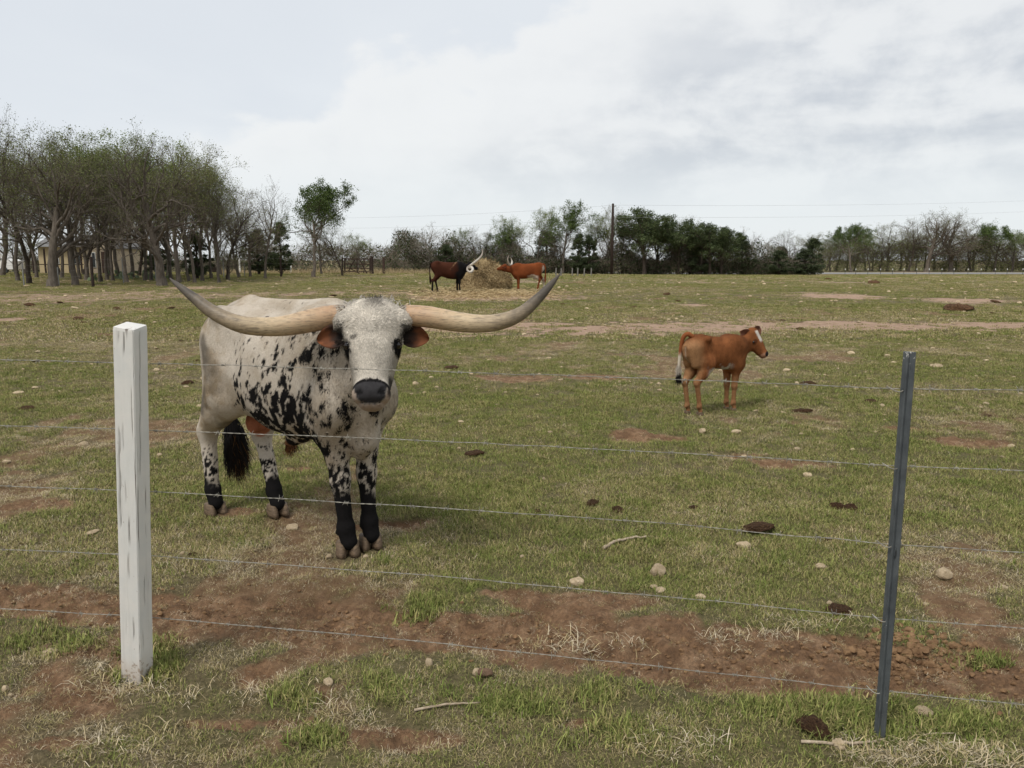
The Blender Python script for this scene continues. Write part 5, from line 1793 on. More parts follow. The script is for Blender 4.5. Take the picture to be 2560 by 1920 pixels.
    W = np.c_[np.sin(ang), -np.cos(ang), np.zeros(n)] * 0.0035
    V5 = np.stack([P - W, P + W, P1 + W, P1 - W, P2], 1).reshape(-1, 3)
    i = np.arange(n)[:, None] * 5
    brown = (r.random(n) < 0.16)[:, None]
    cc = np.stack([np.tile(BLACK, (n, 1))] * 3 + [np.tile(BLACK, (n, 1)), np.where(brown, [[0.16, 0.075, 0.02]], [[0.02, 0.014, 0.010]])], 1).reshape(-1, 3)
    add('tail_switch', mesh_np('bull_switch', V5, [i + np.array([[0, 1, 2, 3]]), i + np.array([[3, 2, 4]])], FUR, False, {'coat': cc}), root)
    # sheath tuft
    n = 160
    P = np.array([0.715, 0.01, 0.525]) + r.normal(0, 0.014, (n, 3))
    col = np.where(r.random((n, 1)) < 0.3, [[0.05, 0.03, 0.02]], [[0.28, 0.13, 0.06]])
    add('sheath_hair', fur_mesh('bull_sheath', P, np.tile([1.0, 0, 0], (n, 1)), np.tile([0, 0, -1.0], (n, 1)), 0.065, 0.004, col, FUR, r, 0.15, 0.35), root)
    return root


make_bull()

# ------------------------------------------------------------------ calf and the two cows at the hay
class Frame:
    def __init__(self, O, yaw):
        self.O = np.asarray(O, float); self.yaw = yaw
        self.c, self.s = math.cos(yaw), math.sin(yaw)

    def pt(self, P):
        return self.dir(np.asarray(P, float) - self.O)

    def dir(self, q):
        q = np.asarray(q, float)
        return np.stack([q[..., 0] * self.c + q[..., 1] * self.s, -q[..., 0] * self.s + q[..., 1] * self.c, q[..., 2]], -1)


def head_axes(hn, hd):
    hn = unit(hn); hd = unit(np.asarray(hd) - hn * (np.asarray(hd) @ hn))
    hx = np.cross(hd, hn)
    return hx, hd, hn


def head_volume(vol, poll, ax, k):
    hx, hd, hn = ax
    HM = np.stack([hx, hd, hn])
    H = lambda x, y, n: poll + (hx * x + hd * y + hn * n) * k
    vol.ell(H(0, 0.03, -0.07), np.array([0.115, 0.11, 0.095]) * k, HM, 0.04 * k)
    vol.cone(H(0, 0.04, -0.05), H(0, 0.19, -0.04), 0.098 * k, 0.082 * k, 0.05 * k, hn, 0.65)
    for s in (-1, 1):
        vol.cone(H(s * 0.07, 0.09, -0.05), H(s * 0.092, 0.13, -0.06), 0.042 * k, 0.034 * k, 0.03 * k)
        vol.cone(H(s * 0.055, 0.13, -0.14), H(s * 0.034, 0.33, -0.08), 0.066 * k, 0.042 * k, 0.05 * k)
    vol.cone(H(0, 0.15, -0.03), H(0, 0.38, -0.01), 0.075 * k, 0.058 * k, 0.05 * k, hn, 0.85)
    vol.cone(H(0, 0.20, -0.09), H(0, 0.39, -0.05), 0.078 * k, 0.055 * k, 0.05 * k)
    vol.ell(H(0, 0.40, -0.01), np.array([0.070, 0.048, 0.058]) * k, HM, 0.035 * k)
    vol.cone(H(-0.02, 0.42, -0.05), H(0.02, 0.42, -0.05), 0.030 * k, 0.030 * k, 0.03 * k)
    for s in (-1, 1):
        vol.ell(H(s * 0.036, 0.405, 0.05), np.array([0.014, 0.012, 0.018]) * k, HM, 0.01 * k, cut=True)
    return H, HM


def ear_part(root, H, ax, s, k, L, W, inner, outer, droop=0.2, back=0.0, axis=None, face=None):
    hx, hd, hn = ax
    em = ear_part.mat
    Ve, Qe, A = ear_mesh('ear', L, W, 0, em)
    isin = (A < 5)[:, None]
    t = np.where(A < 5, A, A - 10)[:, None]
    c = np.where(isin, np.asarray(inner) * (0.4 + 0.6 * sstep(t, 0.05, 0.5)), np.asarray(outer))
    x = unit(hx * s + hd * droop - hn * back)
    if axis is not None:
        x = unit(axis); hn = unit(face)
    z = hn - x * (hn @ x); z = unit(z); y = np.cross(z, x)
    o = add('ear', mesh_np('ear', Ve, Qe, em, True, {'coat': c}), root)
    o.matrix_local = orient(np.stack([x, y, z], 1), H(s * 0.085, 0.035, -0.085))
    return o


_em = Mat('ear_skin', 0.75, 0.2); _em.color(_em.attr('coat', 'Color')); ear_part.mat = _em.m
_bm = Soup(); _a = np.linspace(-math.pi / 2, math.pi / 2, 9)
_bm.tube(np.c_[np.zeros(9), np.zeros(9), np.sin(_a)], np.maximum(np.cos(_a), 0.02), 12)
EYEBALL = _bm.mesh('eyeball', EYE_MAT, True)


def legs(vol, fore, hind, k, ku=None):
    """fore rows: top, knee, fetlock, foot; hind rows: stifle, hock, fetlock, foot; k scales thickness"""
    ly = (0, 1, 0)
    ku = ku or k
    for (a, kn, ft, fe) in fore:
        a, kn, ft, fe = (np.array(q, float) for q in (a, kn, ft, fe))
        vol.cone(a, kn + (0, 0, 0.04 * k), 0.095 * k, 0.056 * k, 0.06 * k)
        vol.ell(kn, np.array([0.056, 0.052, 0.066]) * k, k=0.04 * k)
        vol.cone(kn, ft + (0, 0, 0.03 * k), 0.044 * k, 0.039 * k, 0.03 * k)
        vol.ell(ft, np.array([0.048, 0.045, 0.045]) * k, k=0.03 * k)
        vol.cone(ft, fe, 0.043 * k, 0.040 * k, 0.02 * k)
        vol.ell(ft + np.array([-0.045, 0, -0.03]) * k, np.array([0.018, 0.03, 0.018]) * k, k=0.015 * k)
    for (st, hk, ft, fe) in hind:
        st, hk, ft, fe = (np.array(q, float) for q in (st, hk, ft, fe))
        mid = st * 0.45 + hk * 0.55 + np.array([0.03, 0, 0.02]) * k
        vol.cone(st, mid, 0.125 * ku, 0.080 * ku, 0.07 * k, ly, 0.75)
        vol.cone(mid, hk, 0.078 * ku, 0.056 * k, 0.05 * k)
        vol.ell(hk, np.array([0.064, 0.046, 0.072]) * k, k=0.04 * k)
        vol.ell(hk + np.array([-0.045, 0, 0.05]) * k, np.array([0.024, 0.022, 0.045]) * k, k=0.03 * k)
        vol.cone(hk, ft + (0, 0, 0.03 * k), 0.048 * k, 0.041 * k, 0.03 * k)
        vol.ell(ft, np.array([0.048, 0.045, 0.046]) * k, k=0.03 * k)
        vol.cone(ft, fe, 0.043 * k, 0.040 * k, 0.02 * k)
        vol.ell(ft + np.array([-0.045, 0, -0.03]) * k, np.array([0.018, 0.03, 0.018]) * k, k=0.015 * k)


def make_calf():
    r = np.random.default_rng(21)
    yaw = math.atan2(0.44, 0.90)
    hd_ = np.array([math.cos(yaw), math.sin(yaw), 0])
    gz = float(terrain(1.9, 7.9))
    fr = Frame(np.array([1.895, 7.86, gz]) - 0.10 * hd_, yaw)
    root = empty('calf', fr.O, yaw)
    tag(root, 'small red-brown calf with white forehead blaze and white belly, looking to the right', 'calf')
    vol = Vol((-0.20, -0.32, 0.0), (1.10, 0.34, 1.02), 0.0085)
    vol.loft([(-0.035, 0.72, 0.62, 0.03), (-0.01, 0.78, 0.58, 0.065), (0.05, 0.825, 0.56, 0.078), (0.15, 0.845, 0.53, 0.090), (0.30, 0.81, 0.485, 0.100),
              (0.45, 0.80, 0.455, 0.114), (0.57, 0.81, 0.455, 0.100), (0.65, 0.79, 0.48, 0.078), (0.70, 0.72, 0.54, 0.045)], 0.03, 2.2)
    ly = (0, 1, 0)
    for s in (-1, 1):
        vol.cone((0.10, s * 0.060, 0.71), (0.14, s * 0.070, 0.58), 0.090, 0.070, 0.05, ly, 0.62)
        vol.cone((0.025, s * 0.052, 0.70), (0.045, s * 0.060, 0.54), 0.062, 0.046, 0.04, ly, 0.8)
        vol.ell((0.16, s * 0.105, 0.80), (0.045, 0.03, 0.03), k=0.05)
        vol.cone((0.55, s * 0.085, 0.72), (0.60, s * 0.09, 0.52), 0.085, 0.08, 0.06, ly, 0.55)
    legs(vol, [((0.575, 0.062, 0.52), (0.57, 0.050, 0.27), (0.572, 0.048, 0.10), (0.586, 0.048, 0.038)),
               ((0.590, -0.062, 0.52), (0.585, -0.050, 0.27), (0.585, -0.045, 0.10), (0.600, -0.045, 0.038))],
         [((0.15, 0.078, 0.54), (0.015, 0.060, 0.345), (0.055, 0.058, 0.10), (0.072, 0.058, 0.038)),
          ((0.19, -0.078, 0.54), (0.075, -0.060, 0.345), (0.120, -0.058, 0.10), (0.138, -0.058, 0.038))], 0.56, 0.74)
    # head looking to the right of the picture
    poll = fr.pt(at_y(1632, 716, 8.22))
    hn = fr.dir(np.array([0.66, -0.66, 0.36])); hdn = fr.dir(np.array([0.42, -0.10, -0.90]))
    ax = head_axes(hn, hdn)
    K = 0.66
    H, HM = head_volume(vol, poll, ax, K)
    nb = H(0, 0.09, -0.17)
    vol.cone((0.55, 0, 0.68), (0.62, -0.01, 0.68), 0.115, 0.100, 0.06, ly, 0.8)
    vol.cone((0.60, -0.01, 0.69), nb, 0.100, 0.055, 0.05)
    vol.cone((0.64, 0.0, 0.60), H(0, 0.19, -0.17), 0.08, 0.040, 0.05)
    vol.cone((0.63, 0, 0.58), (0.60, 0, 0.50), 0.078, 0.055, 0.05, ly, 0.75)
    V, Q = vol.mesh(2)

    def coat(P):
        h = ((P - poll) / K) @ HM.T
        red = np.array([0.225, 0.084, 0.032]); tan = np.array([0.350, 0.185, 0.088]); dk = np.array([0.12, 0.042, 0.018])
        f = fbm(P * np.array([14, 14, 9]), 4, 5); g = fbm(P * 45, 3, 15)
        c = red * (0.50 + 1.0 * f)[:, None] * (0.75 + 0.5 * g)[:, None]
        w = sstep(P[:, 0] + (f - 0.5) * 0.10, 0.14, 0.02) * sstep(P[:, 2], 0.84, 0.74)
        w = np.maximum(w, sstep(P[:, 2] + (f - 0.5) * 0.2, 0.44, 0.30) * 0.72)
        c = c * (1 - w[:, None]) + tan * (0.85 + 0.3 * g)[:, None] * w[:, None]
        back = sstep(P[:, 2], 0.77, 0.84) * sstep(P[:, 0], 0.7, 0.5) * 0.45
        c = c * (1 - back[:, None]) + dk * back[:, None]
        bel = sstep(P[:, 2] + (f - 0.5) * 0.16 + (g - 0.5) * 0.05, 0.520, 0.480) * sstep(P[:, 0], 0.13, 0.22) * sstep(P[:, 0], 0.53, 0.47) * (P[:, 2] > 0.40)
        slit = sstep(np.abs(P[:, 1]), 0.016, 0.006) * sstep(P[:, 0], 0.06, 0.03) * sstep(P[:, 2], 0.45, 0.52) * sstep(P[:, 2], 0.74, 0.70) * 0.25
        wh = np.maximum(bel, slit)
        ih = sstep(np.linalg.norm(((P - poll) / K - ax[1] * 0.17 + ax[2] * 0.05) @ HM.T / [0.2, 0.34, 0.24], axis=1), 1.1, 1.0)
        face = red * (0.8 + 0.35 * f)[:, None]
        bl = sstep(np.abs(h[:, 0] - 0.008) + (g - 0.5) * 0.03, 0.042, 0.026) * sstep(h[:, 1], -0.03, 0.0) * sstep(h[:, 1], 0.20, 0.15) * sstep(h[:, 2], -0.06, -0.02)
        c = c * (1 - ih[:, None]) + face * ih[:, None]
        wh = np.maximum(wh * (1 - ih), bl * ih)
        c = c * (1 - wh[:, None]) + np.array([0.62, 0.57, 0.50]) * wh[:, None]
        eyer = sstep(np.hypot((np.abs(h[:, 0]) - 0.10) / 0.03, (h[:, 1] - 0.135) / 0.035), 1.3, 0.8) * ih * 0.6
        c = c * (1 - eyer[:, None]) + np.array([0.05, 0.02, 0.012]) * eyer[:, None]
        lip = sstep(h[:, 1], 0.355, 0.385) * ih
        c = c * (1 - lip[:, None] * 0.6) + np.array([0.42, 0.24, 0.16]) * lip[:, None] * 0.6
        pad = sstep(np.hypot(h[:, 0] / 0.056, (h[:, 1] - 0.405) / 0.042), 1.1, 0.9) * sstep(h[:, 2], -0.03, 0.0) * ih
        c = c * (1 - pad[:, None]) + np.array([0.014, 0.013, 0.014]) * pad[:, None]
        dew = sstep(np.abs(P[:, 2] - 0.078), 0.022, 0.012) * (g > 0.45) * 0.45
        return c * (1 - dew[:, None]), pad

    C, PAD = coat(V)
    add('body', mesh_np('calf_body', V, Q, COAT, True, {'coat': C}), root)
    NV = vert_normals(V, Q)
    P, iv = sample_surface(V, Q, 60000, r, np.clip(1 - PAD, 0, 1) * sstep(V[:, 2], 0.05, 0.09) + 1e-9)
    D = np.tile([-0.5, 0, -1.0], (len(P), 1)) + (fbm(P * 14, 3, 5)[:, None] - 0.5) * np.array([1.2, 0, 0.4])
    add('coat_hair', fur_mesh('calf_coat', P, NV[iv], D, np.full(len(P), 0.013), 0.0034, coat(P)[0] * r.uniform(0.75, 1.3, (len(P), 1)), FUR, r, 0.08, 0.12), root)
    for s in (-1, 1):
        ear_part(root, H, ax, s, K, 0.125, 0.092, (0.13, 0.055, 0.032), (0.20, 0.070, 0.026), 0, 0, *((fr.dir((-0.80, -0.30, 0.42)), fr.dir((0.1, -1.0, 0.1))) if s > 0 else (fr.dir((0.75, 0.45, 0.45)), fr.dir((0.3, -0.9, 0.1)))))
        add('eye', EYEBALL, root, H(s * 0.116, 0.135, -0.048), scale=0.0145)
    hm = hoof_mesh('calf_hoof', 0.031, 0.066, 0.038, gap=0.003)
    for x, y in ((0.578, 0.048), (0.592, -0.045), (0.064, 0.058), (0.130, -0.058)):
        add('hoof', hm, root, (x, y, 0.0))
    tp = spline([(0.05, 0.0, 0.815), (0.0, 0.018, 0.845), (-0.032, 0.046, 0.815), (-0.045, 0.064, 0.73), (-0.050, 0.072, 0.62), (-0.054, 0.080, 0.50), (-0.056, 0.085, 0.44)], 26)
    Vt, Qt, Tt, A = tube_attr(tp, np.interp(np.linspace(0, 1, 26), [0, 0.15, 0.5, 1], [0.026, 0.025, 0.020, 0.013]), 9, np.linspace(0, 1, 26))
    red = np.array([0.24, 0.080, 0.030]); wt = np.array([0.58, 0.50, 0.40])
    f = sstep(A + (fbm(Vt * 30, 3, 2) - 0.5) * 0.2, 0.58, 0.72)[:, None]
    add('tail', mesh_np('calf_tail', Vt, [Qt, Tt], COAT, True, {'coat': red * (1 - f) + wt * f}), root)
    n = 700
    t0 = r.uniform(0, 0.16, n); ang = r.random(n) * 6.28
    P = np.array([-0.053, 0.080, 0.54]) - np.c_[np.zeros(n), np.zeros(n), t0] + np.c_[np.cos(ang), np.sin(ang), np.zeros(n)] * 0.015
    col = np.where((t0 < 0.07)[:, None], [[0.55, 0.48, 0.40]], [[0.02, 0.017, 0.016]])
    add('tail_switch', fur_mesh('calf_switch', P, np.c_[np.cos(ang), np.sin(ang), np.zeros(n)], np.tile([0.02, 0.03, -1.0], (n, 1)), 0.075, 0.004, col, FUR, r, 0.06, 0.05), root)


make_calf()


def make_cow(name, label, O, yaw, k, coat, poll, ax, nb_r, horns, hmat, udder=False, tail_col=(0.05, 0.02, 0.012)):
    fr = Frame(O, yaw)
    root = empty(name, O, yaw)
    tag(root, label, 'cow')
    vol = Vol((-0.25, -0.55, 0.0), (2.2, 0.55, 1.75), 0.024)
    z = k
    vol.loft([(-0.04, 1.18 * z, 1.02 * z, 0.05), (0.0, 1.27 * z, 0.92 * z, 0.13), (0.10, 1.32 * z, 0.84 * z, 0.20), (0.24, 1.34 * z, 0.76 * z, 0.235), (0.45, 1.30 * z, 0.66 * z, 0.25),
              (0.75, 1.27 * z, 0.57 * z, 0.29), (1.00, 1.27 * z, 0.55 * z, 0.28), (1.20, 1.31 * z, 0.58 * z, 0.24), (1.32, 1.29 * z, 0.62 * z, 0.19), (1.45, 1.15 * z, 0.75 * z, 0.10)], 0.05, 2.25)
    ly = (0, 1, 0)
    for s in (-1, 1):
        vol.ell((0.22, s * 0.19, 1.27 * z), (0.08, 0.05, 0.05), k=0.07)
        vol.cone((0.17, s * 0.14, 1.08 * z), (0.26, s * 0.15, 0.78 * z), 0.19, 0.145, 0.09, ly, 0.62)
        vol.cone((1.16, s * 0.15, 1.12 * z), (1.24, s * 0.16, 0.82 * z), 0.15, 0.13, 0.1, ly, 0.55)
    legs(vol, [((1.20, -0.13, 0.72 * z), (1.19, -0.12, 0.40 * z), (1.20, -0.12, 0.14), (1.22, -0.12, 0.05)),
               ((1.16, 0.13, 0.72 * z), (1.13, 0.12, 0.40 * z), (1.13, 0.12, 0.14), (1.15, 0.12, 0.05))],
         [((0.25, -0.15, 0.76 * z), (0.00, -0.14, 0.50 * z), (-0.02, -0.14, 0.14), (0.0, -0.14, 0.05)),
          ((0.32, 0.15, 0.76 * z), (0.16, 0.14, 0.50 * z), (0.24, 0.14, 0.14), (0.27, 0.14, 0.05))], 0.95)
    H, HM = head_volume(vol, poll, ax, 0.95)
    nb = H(0, 0.07, -0.19)
    vol.cone((1.15, 0, 1.0 * z), (1.34, 0, 1.02 * z), 0.20, 0.18, 0.08, ly, 0.8)
    vol.cone((1.30, 0, 1.03 * z), nb, 0.165, nb_r, 0.08)
    vol.cone((1.38, 0, 0.90 * z), H(0, 0.2, -0.18), 0.11, 0.06, 0.07)
    vol.cone((1.34, 0, 0.86 * z), (1.28, 0, 0.62 * z), 0.12, 0.085, 0.07, ly, 0.7)
    if udder:
        vol.ell((0.36, 0, 0.62 * z), (0.14, 0.11, 0.10), k=0.06)
    V, Q = vol.mesh(2)
    add('body', mesh_np(name + '_body', V, Q, COAT, True, {'coat': coat(V, (V - poll) @ HM.T)}), root)
    for s in (-1, 1):
        ear_part(root, H, ax, s, 0.95, 0.15, 0.08, (0.05, 0.02, 0.012), tail_col, 0.2, 0.2)
        add('eye', EYEBALL, root, H(s * 0.116, 0.135, -0.048), scale=0.02)
    hm = hoof_mesh(name + '_hoof')
    for x, y in ((1.21, -0.12), (1.14, 0.12), (-0.01, -0.14), (0.26, 0.14)):
        add('hoof', hm, root, (x, y, 0.0))
    for pts in horns:
        sp = spline([(*fr.pt(p[:3]), p[3]) for p in pts], 34)
        Vh, Qh, Th, A = tube_attr(sp[:, :3], np.maximum(sp[:, 3], 0.004), 12, np.linspace(0, 1, 34))
        add('horn', mesh_np(name + '_horn', Vh, [Qh, Th], hmat, True, {'along': A}), root)
    tp = spline([(0.02, 0, 1.27 * z), (-0.06, 0, 1.2 * z), (-0.10, 0.0, 0.95), (-0.09, -0.02, 0.6), (-0.08, -0.02, 0.35)], 20)
    Vt, Qt, Tt, A = tube_attr(tp, np.interp(np.linspace(0, 1, 20), [0, 0.6, 0.75, 0.9, 1], [0.035, 0.02, 0.045, 0.04, 0.008]), 8, np.linspace(0, 1, 20))
    add('tail', mesh_np(name + '_tail', Vt, [Qt, Tt], COAT, True, {'coat': np.tile(tail_col, (len(Vt), 1))}), root)
    return root


def make_cows():
    hm_w = horn_material('horn_pale', (0.50, 0.44, 0.36), (0.60, 0.55, 0.47), (0.30, 0.25, 0.20))
    # dark cow: rump to the left, head in the hay
    g = on_ground(935, 632)
    sc = g[1]
    yaw = math.radians(14)
    hv = np.array([math.cos(yaw), math.sin(yaw), 0]); lv = np.array([-hv[1], hv[0], 0])
    O = np.array([g[0], g[1], float(terrain(g[0], g[1]))]) + lv * 0.14
    fr = Frame(O, yaw)

    def coat_d(P, h):
        f = fbm(P * 4, 3, 3); g2 = fbm(P * 16, 3, 5)
        brown = np.array([0.052, 0.018, 0.010]) * (0.55 + 0.9 * f)[:, None]
        black = np.array([0.010, 0.009, 0.009])
        w = np.maximum(sstep(P[:, 0] + (f - 0.5) * 0.5, 0.85, 1.15), sstep(P[:, 2], 0.62, 0.35))[:, None]
        c = brown * (1 - w) + black * w
        sd = sstep(np.abs(P[:, 0] - 0.85 - (P[:, 2] - 1.1) * 0.9), 0.05, 0.02) * sstep(P[:, 2], 0.95, 1.1) * (g2 > 0.45) * 0.55
        return c * (1 - sd[:, None]) + np.array([0.22, 0.13, 0.07]) * sd[:, None]
    poll = np.array([1.72, -0.02, 1.30]); 
    ax = head_axes(np.array([0.62, -0.25, 0.72]), np.array([0.70, -0.05, -0.70]))
    S = g[1] / FPX * DS
    def px(u, v, dy):
        return at_y(u, v, g[1] + dy)
    p1 = [px(1012, 577, 0.45), px(1020, 571, 0.38), px(1030, 563, 0.30), px(1039, 554, 0.30), px(1042.5, 545, 0.35), px(1042, 537, 0.4)]
    r1 = [0.062, 0.060, 0.052, 0.042, 0.028, 0.008]
    p2 = [px(1013, 579, 0.35), px(1019, 578, 0.0), px(1021, 583, -0.25), px(1016, 588, -0.35), px(1010, 584, -0.3), px(1010, 577, -0.2), px(1015, 573, -0.15)]
    r2 = [0.062, 0.060, 0.058, 0.054, 0.045, 0.032, 0.008]
    make_cow('cow', 'dark brown and black longhorn cow with curled white horns feeding on the hay pile', O, yaw, 1.03, coat_d, poll, ax, 0.12,
             [[(*p, q) for p, q in zip(p1, r1)], [(*p, q) for p, q in zip(p2, r2)]], hm_w, False, (0.022, 0.010, 0.007))
    # red cow: facing left
    g = on_ground(1173, 628)
    yaw = math.radians(180 - 6)
    hv = np.array([math.cos(yaw), math.sin(yaw), 0]); lv = np.array([-hv[1], hv[0], 0])
    O = np.array([g[0], g[1], float(terrain(g[0], g[1]))]) - 0.0 * hv - lv * 0.14
    fr2 = Frame(O, yaw)

    def coat_r(P, h):
        f = fbm(P * 4, 3, 13); g2 = fbm(P * 14, 3, 25)
        c = np.array([0.190, 0.052, 0.017]) * (0.6 + 0.7 * f)[:, None]
        dark = sstep(P[:, 0], 1.25, 1.6) * 0.45
        c = c * (1 - dark[:, None]) + np.array([0.10, 0.028, 0.012]) * dark[:, None]
        w = sstep(P[:, 2] + (f - 0.5) * 0.35, 0.74, 0.66) * sstep(P[:, 0], 0.16, 0.3) * sstep(P[:, 0], 0.78, 0.6) * (P[:, 2] > 0.5)
        w = np.maximum(w, sstep(P[:, 0] + (g2 - 0.5) * 0.12, 0.06, -0.01) * sstep(P[:, 2], 1.2, 1.05))
        w = np.maximum(w, sstep(P[:, 2] + (g2 - 0.5) * 0.2, 1.33, 1.38) * sstep(P[:, 0], 0.3, 0.1) * 0.6)
        return c * (1 - w[:, None]) + np.array([0.55, 0.45, 0.36]) * w[:, None]
    poll = np.array([1.80, 0.02, 1.20])
    ax = head_axes(np.array([0.50, 0.22, 0.84]), np.array([0.84, 0.06, -0.52]))
    def px2(u, v, dy):
        return at_y(u, v, g[1] + dy)
    p1 = [px2(1102, 573, 0.10), px2(1099, 570, -0.05), px2(1097, 564, -0.2), px2(1097, 558, -0.25), px2(1099.5, 551, -0.25)]
    p2 = [px2(1101, 573, 0.20), px2(1105, 571, 0.38), px2(1106, 566, 0.5), px2(1105, 561, 0.55), px2(1103, 555, 0.55)]
    rr = [0.050, 0.048, 0.040, 0.028, 0.006]
    make_cow('cow', 'reddish brown longhorn cow with white rear patches, eating from the hay pile', O, yaw, 0.97, coat_r, poll, ax, 0.11,
             [[(*p, q) for p, q in zip(p1, rr)], [(*p, q) for p, q in zip(p2, rr)]], hm_w, True, (0.20, 0.055, 0.018))


make_cows()

# ------------------------------------------------------------------ trees
def bark_material(name, lo, hi):
    m = Mat(name, 0.95, 0.1)
    n = m.noise(m.coord('Object', (1, 1, 0.25)), 9, 5, 0.65)
    c = m.ramp(n, [(0.3, lo), (0.72, hi)])
    rn = m.rnd()
    m.color(m.mix(1.0, c, m.ramp(rn, [(0, (0.72, 0.72, 0.72)), (1, (1.15, 1.12, 1.08))]), 'MULTIPLY')).bump(n, 0.8, 0.05)
    return m.m


def leaf_material(name, lo, hi, tr=0.25):
    m = Mat(name, 0.7, 0.2)
    c = m.ramp(m.attr('tone'), [(0.0, lo), (1.0, hi)])
    c = m.mix(1.0, c, m.ramp(m.rnd(), [(0, (0.8, 0.82, 0.8)), (1, (1.15, 1.12, 1.05))]), 'MULTIPLY')
    m.color(c)
    if tr:
        m.translucent(c, tr)
    return m.m


BARK_GREY = bark_material('bark_grey', (0.075, 0.062, 0.050), (0.19, 0.165, 0.138))
BARK_DARK = bark_material('bark_dark', (0.045, 0.036, 0.029), (0.12, 0.098, 0.080))
BARK_PALE = bark_material('bark_pale', (0.16, 0.145, 0.125), (0.33, 0.305, 0.270))
TWIG = leaf_material('twigs', (0.070, 0.056, 0.044), (0.200, 0.165, 0.130), 0)
L_BUD = leaf_material('bud_leaves', (0.095, 0.110, 0.038), (0.22, 0.245, 0.085))
L_SPRING = leaf_material('spring_leaves', (0.095, 0.135, 0.030), (0.25, 0.30, 0.085))
L_GREEN = leaf_material('green_leaves', (0.045, 0.078, 0.020), (0.145, 0.195, 0.062))
L_CEDAR = leaf_material('cedar_foliage', (0.022, 0.034, 0.015), (0.085, 0.105, 0.048), 0.1)
L_OAK = leaf_material('oak_leaves', (0.034, 0.054, 0.020), (0.115, 0.145, 0.060), 0.15)


